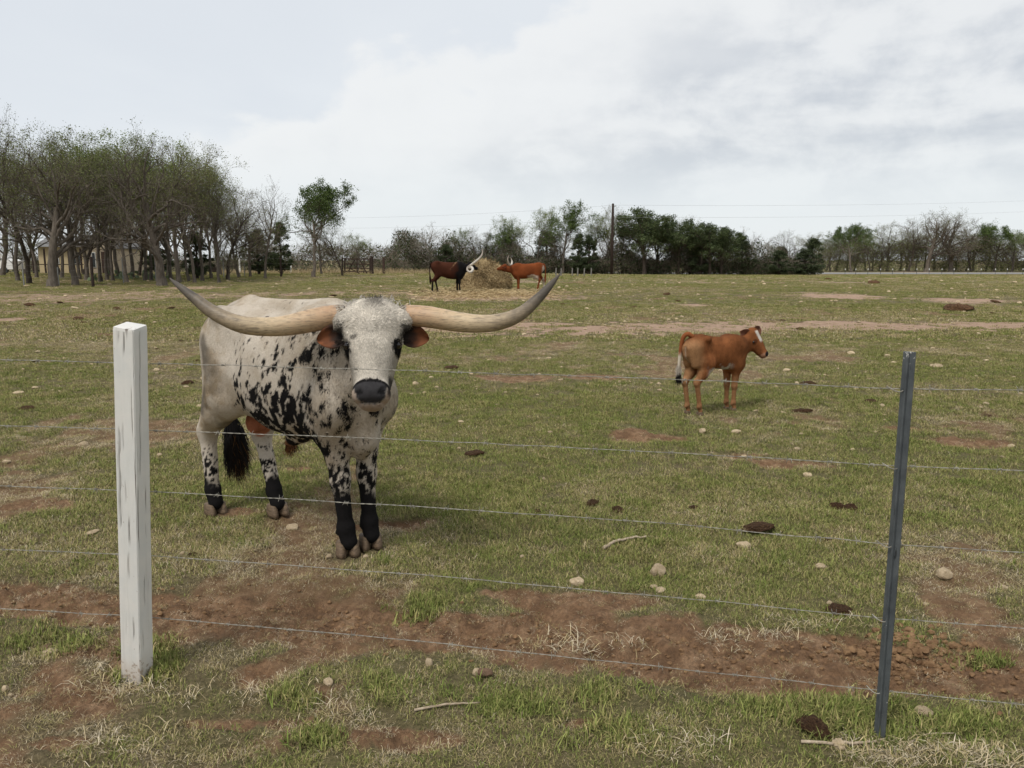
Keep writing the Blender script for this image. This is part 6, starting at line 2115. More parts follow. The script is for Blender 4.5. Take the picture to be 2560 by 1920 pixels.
def tree_mesh(name, seed, height, trunk_r, fork, limbs, spread, lean, bark, leaf=None, n_leaf=0, leaf_size=0.10, leaf_zone=0.0, twig_n=(5, 5, 5), crown_shape='round', twig_mat=None, gnarl=0.22, stem=0.70):
    r = np.random.default_rng(seed)
    tr = Soup()
    t0, t1, tw = [], [], []
    up = np.array([0, 0, 1.0])

    def poly(p, d, L, n, wander, lift):
        P = [np.array(p, float)]
        for _ in range(n):
            d = unit(d + r.normal(0, wander, 3) + up * lift)
            P.append(P[-1] + d * L / n)
        return np.array(P), d

    def rot(d, ang):
        a = unit(np.cross(d, r.normal(0, 1, 3)))
        return unit(d * math.cos(ang) + a * math.sin(ang))
    tips = []

    def grow(p, d, L, rad, lvl):
        n = max(3, int(L / (0.5 if lvl < 2 else 0.35))) if lvl < 3 else 2
        P, dl = poly(p, d, L, n, gnarl * (1.0 if lvl else 0.35), 0.05 if lvl < 2 else 0.09)
        R = np.linspace(rad, rad * (0.45 if lvl else 0.55), len(P))
        if lvl < 3:
            tr.tube(P, np.maximum(R, 0.006), (8, 5, 4)[lvl], False)
        else:
            for a, b, q in zip(P[:-1], P[1:], R):
                t0.append(a); t1.append(b); tw.append(max(q, 0.0056))
        if lvl == 4:
            tips.append(P[-1]); tips.append(P[1])
            return
        cnt = (limbs, twig_n[0], twig_n[1], twig_n[2])[lvl]
        for k in range(cnt):
            f = r.uniform(0.30 if lvl else fork, 1.0) if k else 1.0
            if lvl == 0:
                f = fork + (1 - fork) * (k + r.random() * 0.8) / cnt
                f = min(f, 1)
            x = f * (len(P) - 1); i = min(int(x), len(P) - 2)
            q = P[i] + (P[i + 1] - P[i]) * (x - i)
            ax = unit(P[i + 1] - P[i])
            if lvl == 0:
                ang = math.radians(r.uniform(28, 62)) * (1.15 - 0.5 * f) * spread
                ll = height * r.uniform(0.36, 0.52) * (1.15 - 0.45 * f)
            else:
                ang = math.radians(r.uniform(22, 58))
                ll = L * r.uniform(0.42, 0.68) * (1.05 - 0.30 * f)
            grow(q, rot(ax, ang), ll, R[i] * r.uniform(0.40, 0.58), lvl + 1)
    base = np.array([0, 0, -0.15])
    grow(base, unit(np.array([lean[0], lean[1], 1.0])), height * stem, trunk_r, 0)
    # root flare
    tr.tube(np.array([[0, 0, -0.2], [0, 0, 0.15], [lean[0] * 0.5, lean[1] * 0.5, 0.55]]), [trunk_r * 1.55, trunk_r * 1.22, trunk_r * 0.98], 9, False)
    t0, t1, tw = np.array(t0), np.array(t1), np.array(tw)
    zmax = max(t1[:, 2].max(), 0.1)
    k = height / zmax                        # make the tree exactly as tall as asked
    trunk = tr
    trunk.V = [v * k for v in trunk.V]
    cr = Soup()
    t0, t1 = t0 * k, t1 * k
    d = t1 - t0
    s = np.cross(d, r.normal(0, 1, d.shape)); s /= np.linalg.norm(s, axis=1)[:, None] + 1e-9
    cr.ribbons(t0, t1, s * (tw * k)[:, None], 0)
    tone = [np.repeat(r.random(len(t0)), 4)]
    if leaf is not None and n_leaf:
        tp = np.array(tips) * k
        z = tp[:, 2] / height
        ok = np.where(z > leaf_zone)[0]
        if leaf_zone > 0:
            w = np.clip((z[ok] - leaf_zone) / (1 - leaf_zone), 0.05, 1)
        else:
            w = np.ones(len(ok))
        cl = fbm(tp[ok] * 0.8 + seed, 2, seed)
        w = w * sstep(cl, 0.22, 0.52) + 0.02
        pick = r.choice(ok, n_leaf, p=w / w.sum())
        C = tp[pick] + r.normal(0, 0.13, (n_leaf, 3))
        a = unit_rows(r.normal(0, 1, (n_leaf, 3))); b = unit_rows(np.cross(a, r.normal(0, 1, (n_leaf, 3))))
        sz = (leaf_size * r.uniform(0.5, 1.3, n_leaf))[:, None]
        V = np.stack([C - a * sz * 0.5, C + b * sz * 0.28, C + a * sz * 0.5, C - b * sz * 0.28], 1).reshape(-1, 3)
        cr._add(V, np.arange(4 * n_leaf).reshape(-1, 4), mi=1)
        tone.append(np.repeat(r.random(n_leaf), 4))
    me_t = trunk.mesh(name + '_trunk', bark, True)
    me_c = cr.mesh(name + '_crown', [twig_mat or TWIG, leaf or TWIG], False, {'tone': np.concatenate(tone)})
    return me_t, me_c, height


def unit_rows(a):
    return a / (np.linalg.norm(a, axis=1)[:, None] + 1e-9)


def cedar_mesh(name, seed, height, width, n, open_=0.0):
    """juniper: a trunk and dense dark sprays from near the ground up"""
    r = np.random.default_rng(seed)
    tr = Soup()
    P = np.array([[0, 0, -0.1], [0.05, 0.02, height * 0.35], [0.0, 0.08, height * 0.7], [0.02, 0, height * 0.96]])
    tr.tube(P, [0.16, 0.12, 0.07, 0.015], 7, False)
    lobes = []
    for k in range(70):
        z = r.uniform(0.10 + open_, 0.95)
        wmax = width * (math.sin(min(1, (1 - z) * 1.25 + 0.06) * math.pi / 2)) * (0.55 + 0.45 * min(1, (z - open_) * 3.5))
        a = r.random() * 6.28; d = wmax * r.uniform(0.25, 0.95)
        c = np.array([math.cos(a) * d, math.sin(a) * d, z * height])
        lobes.append((c, r.uniform(0.16, 0.42) * width * 0.5))
        q = np.array([[0, 0, max(c[2] - d * 0.7, 0.2)], c * [0.55, 0.55, 1] - [0, 0, 0.15 * d], c])
        tr.tube(q, [0.05, 0.03, 0.012], 4, False)
    C, tone = [], []
    per = n // len(lobes)
    for c, q in lobes:
        C.append(c + np.clip(r.normal(0, 0.62, (per, 3)), -1.7, 1.7) * q * np.array([1, 1, 0.8]))
        tone.append(np.clip(r.random(per) * 0.8 + 0.2 * r.random(), 0, 1))
    C = np.concatenate(C); tone = np.concatenate(tone); n = len(C)
    a = unit_rows(r.normal(0, 1, (n, 3)) + [0, 0, 0.7]); b = unit_rows(np.cross(a, r.normal(0, 1, (n, 3))))
    sz = (r.uniform(0.07, 0.20, n))[:, None]
    V = np.stack([C - a * sz * 0.5, C + b * sz * 0.26, C + a * sz * 0.6, C - b * sz * 0.26], 1).reshape(-1, 3)
    cr = Soup(); cr._add(V, np.arange(4 * n).reshape(-1, 4))
    return tr.mesh(name + '_trunk', BARK_DARK, True), cr.mesh(name + '_crown', L_CEDAR, False, {'tone': np.repeat(tone, 4)}), height


TW = (7, 7, 5)
KINDS = {
    'bare1': tree_mesh('bare_oak', 101, 9.5, 0.17, 0.28, 12, 1.0, (0.05, 0), BARK_GREY, L_BUD, 2600, 0.08, 0.1, TW, stem=0.62),
    'bare2': tree_mesh('bare_elm', 102, 9.5, 0.15, 0.30, 13, 0.85, (-0.04, 0.03), BARK_DARK, L_BUD, 2200, 0.08, 0.1, TW, stem=0.68),
    'bare3': tree_mesh('bare_wide_oak', 103, 9.5, 0.30, 0.30, 13, 1.1, (0.02, 0.02), BARK_GREY, L_BUD, 2600, 0.08, 0.2, TW, gnarl=0.26, stem=0.55),
    'thin': tree_mesh('slim_bare_tree', 104, 8.0, 0.12, 0.32, 12, 0.60, (-0.07, 0.0), BARK_GREY, L_BUD, 400, 0.07, 0, (6, 5, 4)),
    'bud1': tree_mesh('budding_elm', 105, 9.5, 0.16, 0.32, 12, 0.9, (0.05, 0.0), BARK_GREY, L_SPRING, 7500, 0.095, 0.40, TW, stem=0.62),
    'bud2': tree_mesh('budding_oak', 106, 9.5, 0.17, 0.26, 12, 1.05, (-0.05, 0.0), BARK_GREY, L_BUD, 6000, 0.095, 0.15, TW, stem=0.58),
    'leafy1': tree_mesh('leafy_tree', 107, 9.0, 0.17, 0.55, 13, 1.25, (0.03, 0.0), BARK_GREY, L_GREEN, 20000, 0.135, 0.42, TW, stem=0.58),
    'leafy2': tree_mesh('leafy_elm', 108, 9.5, 0.18, 0.36, 13, 0.95, (-0.02, 0.0), BARK_GREY, L_GREEN, 12000, 0.15, 0.25, TW, stem=0.62),
    'palebare': tree_mesh('pale_bare_tree', 109, 7.0, 0.16, 0.25, 12, 1.1, (0.0, 0.0), BARK_PALE, None, 0, 0.1, 0, (6, 5, 4), twig_mat=leaf_material('pale_twigs', (0.16, 0.14, 0.12), (0.30, 0.27, 0.23), 0), stem=0.5),
    'oak': tree_mesh('live_oak', 110, 8.0, 0.20, 0.30, 12, 0.95, (0.03, 0.0), BARK_DARK, L_OAK, 17000, 0.16, 0.18, TW, stem=0.6),
    'upright': tree_mesh('upright_elm', 111, 9.5, 0.14, 0.34, 13, 0.62, (0.02, 0.0), BARK_GREY, L_BUD, 6000, 0.09, 0.25, TW, stem=0.72),
    'upgreen': tree_mesh('upright_green_elm', 112, 9.5, 0.14, 0.36, 13, 0.65, (-0.02, 0.02), BARK_GREY, L_SPRING, 8000, 0.10, 0.45, TW, stem=0.70),
    'cedar1': cedar_mesh('cedar', 201, 6.0, 1.9, 14000),
    'cedar2': cedar_mesh('tall_cedar', 202, 8.0, 1.9, 14000, 0.22),
}


def plant(kind_, u, v, Y, label, name='tree', wide=1.0, group=None, cat='tree', yaw=None, off=0.0):
    """a tree whose top shows at photo column u, row v, standing Y metres away"""
    top = at_y(u, v, Y)
    x = top[0] + off
    z = float(terrain(x, Y))
    mt, mc, h = KINDS[kind_]
    H = top[2] - z
    root = empty(name, (x, Y, z - 0.05), plant.r.random() * 6.28 if yaw is None else yaw)
    k = (H + 0.05) / h
    tag(root, label, cat, group)
    for nm, me in (('trunk', mt), ('crown', mc)):
        o = add(nm, me, root)
        o.scale = (k * wide, k * wide, k)
    return root


plant.r = np.random.default_rng(77)


def make_trees():
    g = 'trees of the grove on the left'
    bare = 'leafless grey-brown tree in the dense grove on the left'
    bud = 'tree with a thin haze of pale green buds in the left grove'
    back = 'bare tree deep at the back of the left grove'
    left = [('upright', 4, 262, 50, 'leafless tree cut by the left picture edge', 1.0), ('bare2', 26, 236, 45, 'tallest bare-topped tree at the far left picture edge', 1.0), ('bare3', 82, 285, 41, 'thick-trunked grey tree nearest the field at the left end of the grove', 1.0),
            ('bud2', 132, 268, 43, 'broad tree with brownish green buds left in the grove top', 1.05), ('upright', 160, 288, 50, 'dark-barked bare tree right of the broad brownish green one', 1.1), ('upgreen', 190, 284, 48, 'green-budding tree just left of the yellow-green crown in the grove', 1.1), ('upright', 208, 315, 52, 'lower bare tree squeezed below the yellow-green crown', 1.0),
            ('upgreen', 232, 276, 54, 'tree with a bright yellow-green crown in the middle of the left grove', 1.1), ('upright', 262, 292, 56, 'dark bare tree right of the yellow-green crown', 1.1), ('upgreen', 290, 288, 50, 'green-budding tree left of the thickest grove trunk', 1.0), ('bare3', 325, 268, 42, 'thickest grey trunk beside the prickly pears in the left grove', 0.95),
            ('bud2', 364, 292, 46, 'olive-budding tree right of the thickest grove trunk', 0.9), ('upgreen', 388, 302, 49, 'tree with light green tips at the right shoulder of the grove', 0.85), ('upright', 418, 312, 50, 'dark bare tree at the right shoulder of the grove', 1.0), ('upright', 440, 334, 54, 'grey bare tree one step down the right shoulder of the grove', 0.95),
            ('bare2', 478, 364, 52, 'bare tree where the left grove drops towards the open sky', 1.1), ('bare1', 505, 405, 57, 'last tall bare tree before the slim lone tree', 1.0), ('bud2', 533, 448, 58, 'small bare tree left of the slim lone tree', 1.0),
            ('thin', 562, 378, 54, 'slim bare lone tree standing out against the sky', 1.0), ('cedar1', 603, 478, 64, 'dark evergreen bush between the slim tree and the green-topped tree', 1.0),
            ('leafy1', 668, 384, 58, 'round green-topped tree with pale trunk left of the gate', 0.95), ('bare2', 735, 455, 61, 'bare tree just left of the field gate', 1.0), ('bud2', 690, 478, 68, 'low budding tree behind the green-topped one', 1.2), ('bud1', 772, 500, 76, 'small pale green tree behind the field gate', 1.2)]
    for k, u, v, Y, lab, w in left:
        plant(k, u, v, Y, lab, 'tree', w, g)
    rr = np.random.default_rng(5)
    for i, (u, v, k) in enumerate(((52, 318, 'upright'), (106, 300, 'upgreen'), (146, 312, 'upright'), (220, 318, 'upgreen'), (248, 288, 'upright'), (305, 316, 'upgreen'), (348, 306, 'upright'), (402, 332, 'upright'), (458, 358, 'upright'))):
        plant(k, u, v, rr.uniform(46, 58), 'slender upright tree filling the middle of the left grove', 'tree', 1.0, 'slender trees of the left grove')
    for i in range(10):
        u = -30 + i * 62 + rr.uniform(-8, 8)
        v = np.interp(u, [0, 380, 560], [310, 345, 470]) + rr.uniform(-8, 25)
        Yb = rr.uniform(60, 68) if -60 < u < 300 else rr.uniform(60, 76)
        plant(('bare1', 'bare2', 'bud2', 'bare2')[i % 4], u, v, Yb, back, 'tree', 1.1, 'trees at the back of the left grove')
    for i, uu in enumerate((20, 345, 420, 500, 548)):
        plant('cedar1' if i % 3 else 'bud2', uu + rr.uniform(-10, 10), rr.uniform(478, 520), rr.uniform(50, 66), 'dark evergreen shrub under the trees of the left grove', 'shrub', 1.25, 'evergreen shrubs in the left grove', 'shrub')
    # centre tree line behind the hay
    g = 'trees of the far tree line'
    bare = 'bare grey tree in the far line behind the hay'
    ced = 'dark dense cedar in the far tree line'
    cen = [('bud2', 880, 505, 104, 'pale budding tree left of the wide bare tree in the far line', 1.1), ('palebare', 927, 478, 101, 'pale wide bare tree above the dark cow', 1.15), ('palebare', 957, 490, 104, 'smaller pale bare tree right of the wide one above the cow', 1.1),
           ('cedar1', 963, 528, 98, 'round dark cedar directly above the dark cow', 1.5), ('bud1', 1000, 490, 104, 'light green tree left of the curled horns', 1.0), ('bare1', 1026, 486, 106, bare, 1.1), ('bare2', 1060, 488, 104, bare, 1.2), ('leafy2', 1085, 482, 103, 'mid green tree right above the hay heap', 1.0),
           ('bud1', 1113, 460, 104, 'pale green tree above and right of the hay heap', 1.1), ('bud1', 1156, 441, 102, 'tall airy tree with light green crown above the red cow', 1.1), ('leafy2', 1218, 432, 99, 'tallest full green tree of the far line', 0.98), ('bud1', 1282, 455, 102, 'slender light green tree left of the utility pole', 0.9),
           ('cedar1', 1180, 498, 106, 'wide cedar left of the tallest green tree', 1.6), ('cedar1', 1252, 504, 98, 'left of two small cedars standing before the utility pole', 1.1), ('cedar1', 1272, 506, 97, 'right of two small cedars standing before the utility pole', 1.1), ('bare1', 1312, 438, 103, 'grey bare tree right behind the utility pole', 1.0), ('bare2', 1348, 441, 104, 'bare tree immediately right of the utility pole', 1.1), ('oak', 1396, 448, 99, 'tallest dark green round-topped tree of the far line', 1.3),
           ('oak', 1424, 464, 102, 'second tallest dark evergreen right beside the tallest one', 1.1), ('bare2', 1450, 462, 104, bare, 1.0), ('oak', 1468, 470, 100, 'third dark evergreen right of the tallest one', 1.1), ('bare1', 1496, 461, 103, bare, 0.95), ('cedar1', 1517, 498, 99, 'shorter cedar in the gap between two taller evergreens', 1.2),
           ('oak', 1538, 480, 98, 'bulky tall cedar left of the spindly pale bare tree', 1.3), ('oak', 1562, 488, 99, 'broad cedar right beside the bulky tall one', 1.4), ('cedar1', 1606, 508, 101, 'small cedar at the foot of the spindly pale bare tree', 1.2), ('palebare', 1616, 486, 103, 'spindly pale bare tree right of the evergreens', 0.9), ('palebare', 1658, 512, 104, 'low pale bare tree in the dip of the far line', 1.1),
           ('bare1', 1708, 494, 104, 'wide bare tree over the low dark thicket', 1.15), ('cedar1', 1684, 540, 97, 'low spreading dark cedar bush left of the road', 1.9), ('cedar1', 1742, 538, 97, 'widest low cedar thicket at the end of the tree line', 2.3), ('bud2', 1764, 519, 120, 'budding tree behind the end of the cedar thicket', 1.1)]
    for k, u, v, Y, lab, w in cen:
        plant(k, u, v, Y, lab, 'tree', w, g)
    for i in range(26):
        u = 770 + i * 40 + rr.uniform(-12, 12)
        k = ('cedar1', 'bare1', 'bud2', 'cedar1', 'palebare')[i % 5]
        plant(k, u, rr.uniform(512, 545), rr.uniform(106, 120), 'low tangled tree filling the back of the far line', 'tree', 1.5, 'low trees behind the far line')
    # right: trees beyond the road
    g = 'trees beyond the road on the right'
    far = 'budding tree beyond the road on the right'
    rig = [('bud2', 1798, 510, 196, 'budding tree left of the dark green flat-topped one beyond the road', 1.2), ('leafy1', 1846, 487, 186, 'dark green flat-topped tree beyond the road', 0.9), ('bud1', 1886, 505, 196, 'budding tree right of the dark green flat-topped one beyond the road', 1.2), ('bud2', 1925, 486, 198, 'wide pale green tree left of the brown trees beyond the road', 1.3), ('bare1', 1972, 474, 194, 'brownish bare tree right of the wide pale green one', 1.2),
           ('bare3', 2014, 451, 190, 'highest bare oak beyond the road', 1.0), ('bare3', 2066, 457, 191, 'second bare oak with dark twigs beyond the road', 1.0), ('bare1', 2108, 472, 194, 'third bare oak right of the two high ones', 1.1), ('leafy1', 2158, 488, 190, 'green tree near the right picture edge beyond the road', 1.0), ('bud2', 2194, 508, 188, 'pale green tree at the right picture edge', 1.3), ('bud1', 2235, 500, 192, 'tree cut by the right picture edge', 1.3)]
    for k, u, v, Y, lab, w in rig:
        plant(k, u, v - 7, Y, lab, 'tree', w * 1.2, g)
    for i in range(26):
        plant(('bud2', 'bare1', 'bud1')[i % 3], 1775 + i * 19 + rr.uniform(-8, 8), rr.uniform(494, 530), rr.uniform(196, 215), 'low scrubby tree at the back of the trees beyond the road', 'tree', 1.6, 'scrubby trees beyond the road')


make_trees()


def make_thicket():
    """tangled undergrowth along the tree lines: too dense to count"""
    r = np.random.default_rng(8)

    def brush(name, label, spots, n, h0, h1, depth, mats, leafy):
        cr = Soup(); tone = []
        k = r.integers(0, len(spots), n)
        f = r.random(n)
        k2 = np.minimum(k + 1, len(spots) - 1)
        S = np.array(spots)
        base = S[k] * (1 - f[:, None]) + S[k2] * f[:, None]
        x = base[:, 0] + r.normal(0, 0.6, n); y = base[:, 1] + r.uniform(0, depth, n)
        hh = fbm(np.c_[x * 0.35, y * 0.1], 3, 5)
        H = (h0 + (h1 - h0) * sstep(hh, 0.3, 0.7))
        z = terrain(x, y) + r.random(n) ** 0.8 * H
        d = unit_rows(np.c_[r.normal(0, 0.6, n), r.normal(0, 0.6, n), np.abs(r.normal(0.5, 0.6, n))]) * r.uniform(0.3, 1.1, n)[:, None]
        P0 = np.c_[x, y, z]
        s = unit_rows(np.cross(d, r.normal(0, 1, (n, 3)))) * r.uniform(0.006, 0.016, n)[:, None]
        cr.ribbons(P0, P0 + d, s, 0); tone.append(np.repeat(r.random(n), 4))
        m = int(n * leafy)
        C = P0[:m] + r.normal(0, 0.25, (m, 3))
        a = unit_rows(r.normal(0, 1, (m, 3))); b = unit_rows(np.cross(a, r.normal(0, 1, (m, 3))))
        sz = r.uniform(0.07, 0.20, m)[:, None]
        V = np.stack([C - a * sz, C + b * sz * 0.5, C + a * sz, C - b * sz * 0.5], 1).reshape(-1, 3)
        cr._add(V, np.arange(4 * m).reshape(-1, 4), mi=1); tone.append(np.repeat(r.random(m), 4))
        kind(add(name, cr.mesh(name, mats, False, {'tone': np.concatenate(tone)})), 'stuff', label)

    def row(us, Y):
        return [(at_y(u, 560, Y)[0], Y) for u in us]
    brush('undergrowth', 'tangled brown and dark green undergrowth below the far tree line', row(range(830, 1790, 30), 99), 60000, 1.6, 5.2, 9, [TWIG, L_CEDAR], 0.6)
    brush('undergrowth', 'scrubby undergrowth at the back of the left grove', row(range(-40, 860, 40), 84), 26000, 0.8, 3.0, 10, [TWIG, L_CEDAR], 0.35)
    brush('undergrowth', 'pale scrub below the trees beyond the road', row(range(1770, 2260, 30), 192), 34000, 2.0, 7.0, 14, [TWIG, L_BUD], 0.7)
    dry = leaf_material('tall_dry_grass', (0.20, 0.150, 0.085), (0.42, 0.33, 0.20), 0.1)
    cr = Soup()
    n = 3600
    u = r.uniform(480, 960, n); Y = r.uniform(68, 84, n)
    X = (u * DS - 1280) / FPX * Y
    P0 = np.c_[X, Y, terrain(X, Y)]
    d = np.c_[r.normal(0, 0.2, n), r.normal(0, 0.2, n), r.uniform(0.15, 0.6, n) * (0.3 + fbm(P0[:, :2] * 0.4, 2, 4))]
    cr.ribbons(P0, P0 + d, np.c_[r.uniform(0.005, 0.013, n), np.zeros(n), np.zeros(n)])
    kind(add('tall_grass', cr.mesh('tall_grass', dry, False, {'tone': np.repeat(r.random(n), 4)})), 'stuff', 'tall straw-coloured grass behind the field gate')


make_thicket()

# ------------------------------------------------------------------ gate, fences, house, road, pole
def plain(name, col, rough=0.8, var=0.25, scale=6.0):
    m = Mat(name, rough, 0.25)
    n = m.noise(m.coord('Object'), scale, 5, 0.6)
    lo = tuple(c * (1 - var) for c in col); hi = tuple(min(1, c * (1 + var)) for c in col)
    m.color(m.ramp(n, [(0.3, lo), (0.7, hi)])).bump(n, 0.3, 0.01)
    return m.m


DARKWOOD = plain('creosote_wood', (0.040, 0.027, 0.021), 0.85, 0.4, 12)
BROWNWOOD = plain('brown_wood', (0.060, 0.038, 0.029), 0.85, 0.35, 12)
GREYWOOD = plain('grey_wood', (0.20, 0.185, 0.165), 0.9, 0.3, 12)
WHITEPAINT = plain('white_paint', (0.74, 0.73, 0.70), 0.6, 0.08, 8)
GREYSTEEL = plain('weathered_steel', (0.22, 0.22, 0.21), 0.55, 0.2, 20)
DARKSTEEL = plain('dark_steel', (0.045, 0.05, 0.052), 0.5, 0.3, 20)


def post_at(name, u, v_foot, v_top, w, mat, label, cat='fence post', group=None, square=False, cap=None):
    g = on_ground(u, v_foot)
    top = at_y(u, v_top, g[1])
    z = float(terrain(g[0], g[1]))
    h = top[2] - z
    s = Soup()
    if square:
        s.box((-w / 2, -w / 2, -0.2), (w / 2, w / 2, h * 0.985)); s.box((-w * 0.44, -w * 0.44, h * 0.985), (w * 0.44, w * 0.44, h))
    else:
        s.tube(np.array([[0, 0, -0.2], [0, 0, h * 0.5], [0.01, 0, h - 0.02], [0.01, 0, h]]), [w / 2, w / 2 * 0.96, w / 2 * 0.92, w / 2 * 0.8], 10)
    if cap is None:
        o = add(name, s.mesh(name, mat, False), loc=(g[0], g[1], z), rot=(0, 0, 0.3))
    else:
        o = empty(name, (g[0], g[1], z))
        add('shaft', s.mesh(name, mat, False), o)
        c = Soup(); c.box((-w * 0.58, -w * 0.58, h * 0.80), (w * 0.58, w * 0.58, h * 1.004))
        add('painted_tip', c.mesh('post_tip', cap), o)
    return tag(o, label, cat, group), np.array([g[0], g[1], z]), h


def make_background():
    r = np.random.default_rng(66)
    U = lambda x: x * 0.375                 # zoomed strip -> my columns
    Vv = lambda y: 207.4 + y * 0.375
    # ---- fence along the left grove
    gp = 'posts of the fence along the left grove'
    tops = []
    for x, yt, yb, w, mt, lab in ((-120, 975, 1112, 0.07, GREYSTEEL, 'grey steel post of the grove fence beyond the left picture edge'), (140, 962, 1096, 0.07, GREYSTEEL, 'thin grey post in front of the thick trunk at the far left'), (340, 985, 1092, 0.07, GREYSTEEL, 'thin grey post left of the dark wooden post at the grove'),
                                  (537, 925, 1100, 0.15, DARKWOOD, 'dark wooden fence post at the grove edge above the white post'), (712, 935, 1080, 0.06, GREYSTEEL, 'thin grey post just left of the prickly pears'), (900, 935, 1070, 0.06, GREYSTEEL, 'thin grey post in front of the thickest grove trunk'),
                                  (1025, 935, 1060, 0.06, GREYSTEEL, 'thin grey post right of the thickest grove trunk'), (1160, 940, 1050, 0.07, GREYSTEEL, 'grey post below the bare tree at the grove end'), (1290, 935, 1045, 0.07, GREYSTEEL, 'grey post left of the middle white post at the grove'), (1410, 932, 1042, 0.06, GREYSTEEL, 'grey post right of the middle white post at the grove'),
                                  (1620, 925, 1042, 0.16, DARKWOOD, 'dark wooden post left of the green-topped tree'), (1812, 930, 1028, 0.08, GREYSTEEL, 'thin grey post between the green-topped tree and the gate')):
        o, b, h = post_at('fence_post', U(x), Vv(yb), Vv(yt), w, mt, lab, 'fence post', gp)
        tops.append((b, h))
    wm = plain('fence_wire_metal', (0.20, 0.19, 0.18), 0.5, 0.2)
    for k, f in enumerate((0.92, 0.66, 0.40)):
        P = np.array([b + [0, 0.04, h * f] for b, h in tops])
        s = Soup(); s.tube(P - P[0], 0.004, 4, False)
        tag(add('fence_wire', s.mesh('fence_wire', wm), loc=P[0]), '%s wire of the fence along the left grove' % ('upper', 'middle', 'lower')[k], 'wire', 'wires of the grove fence')
    for x, yt, yb, lab in ((800, 922, 1012, 'white post right of the house seen through the grove'), (1085, 935, 1018, 'white post behind the bare trunks at the grove end'), (1382, 930, 1018, 'white post between two grey posts left of the slim tree'), (1676, 922, 1020, 'white post left of the pale trunk of the green-topped tree'), (258, 925, 1010, 'white post partly hidden in the far left of the grove')):
        post_at('fence_post', U(x), Vv(yb), Vv(yt), 0.15, WHITEPAINT, lab, 'fence post', 'white posts behind the grove', True)
    # ---- gate: rails, uprights and braces between heavy posts
    C = lambda x, y: ((840 + x / 8.508) / DS, (600 + y / 8.508) / DS)
    gpos = on_ground(*C(450, 722)); GY = gpos[1]
    gzv = float(terrain(gpos[0], GY))
    gt = lambda x, y: at_y(*C(x, y), GY)
    p0 = gt(170, 720)
    gate = empty('field_gate', (p0[0], GY, gzv))
    tag(gate, 'dark wooden field gate of four rails with slanted braces', 'gate')
    org = np.array([p0[0], GY, gzv])
    for y in (402, 510, 597, 668):
        s = Soup(); s.bar(gt(165, y) - org, gt(735, y + 8) - org, 0.04, 0.10)
        add('rail', s.mesh('gate_rail', BROWNWOOD), gate)
    for x, w in ((190, 0.12), (450, 0.10), (598, 0.10), (722, 0.09)):
        a, b = gt(x, 385), gt(x, 712)
        b[2] = max(b[2], gzv + 0.05)
        s = Soup(); s.bar(b - org - [0, 0.045, 0], a - org - [0, 0.045, 0], w, 0.045, (0, 1, 0))
        add('upright', s.mesh('gate_upright', DARKWOOD), gate)
    for a, b in (((400, 415), (265, 660)), ((505, 425), (655, 715)), ((305, 610), (500, 715))):
        pa, pb = gt(*a), gt(*b); pb[2] = max(pb[2], gzv + 0.04)
        s = Soup(); s.bar(pb - org + [0, 0.045, 0], pa - org + [0, 0.045, 0], 0.09, 0.04, (0, 1, 0))
        add('brace', s.mesh('gate_brace', DARKWOOD), gate)
    o, b1, h1 = post_at('gate_post', *C(768, 722), C(768, 345)[1], 0.30, DARKWOOD, 'heavy dark post the field gate closes against', 'gate post', 'posts of the field gate')
    o, b2, h2 = post_at('gate_post', *C(1018, 722), C(1018, 368)[1], 0.24, BROWNWOOD, 'reddish brown corner post right of the field gate', 'gate post', 'posts of the field gate')
    o, b3, h3 = post_at('gate_post', *C(145, 722), C(145, 372)[1], 0.14, DARKWOOD, 'thinner dark post the field gate hangs on at left', 'gate post', 'posts of the field gate')
    s = Soup(); s.tube(np.array([b1 + [0.12, 0, h1 * 0.88], b2 + [-0.1, 0, h2 * 0.88]]) - b1, 0.045, 8)
    tag(add('brace_rail', s.mesh('brace_rail', GREYWOOD), loc=b1), 'pale horizontal rail between the two posts right of the gate', 'rail')
    # ---- fence posts of the centre line, half hidden
    for k, u in enumerate((1236, 1248, 1262, 1277, 1201, 1212, 1145, 1160)):
        post_at('fence_post', u, 596.5, 579, 0.11, GREYWOOD, 'small grey post of the fence below the far tree line', 'fence post', 'posts below the far tree line')
    # ---- T-posts along the road
    for i, x in enumerate((973, 1046, 1130, 1217, 1300, 1379, 1467, 1553, 1641, 1725, 1822, 1912, 2010, 2092, 2200, 2290)):
        u = 1521 + x * 0.3125
        post_at('road_fence_post', u, 596, 580, 0.075, DARKSTEEL, 'slim dark steel post with a white tip in the fence along the road', 'fence post', 'steel posts along the road', False, WHITEPAINT)
    g0, g1 = on_ground(1815, 596), on_ground(2330, 596)
    for f in (0.35, 0.75, 1.15):
        s = Soup()
        P = np.array([[x, np.interp(x, [g0[0], g1[0]], [g0[1], g1[1]]), 0] for x in np.linspace(g0[0], g1[0], 30)])
        P[:, 2] = terrain(P[:, 0], P[:, 1]) + f
        s.tube(P - P[0], 0.004, 4, False)
        tag(add('road_fence_wire', s.mesh('road_fence_wire', wm), loc=P[0]), '%s wire of the fence along the road' % {0.35: 'lowest', 0.75: 'middle', 1.15: 'highest'}[f], 'wire', 'wires along the road')
    # ---- road behind that fence
    asph = plain('pale_asphalt', (0.27, 0.265, 0.26), 0.9, 0.1, 0.6)
    xs = np.linspace(18, 190, 60); V = []
    for x in xs:
        for y in (163, 170, 177):
            V.append((x, y, float(terrain(x, y)) + (0.14 if y == 170 else 0.08)))
    Q = [(i * 3 + j, (i + 1) * 3 + j, (i + 1) * 3 + j + 1, i * 3 + j + 1) for i in range(59) for j in range(2)]
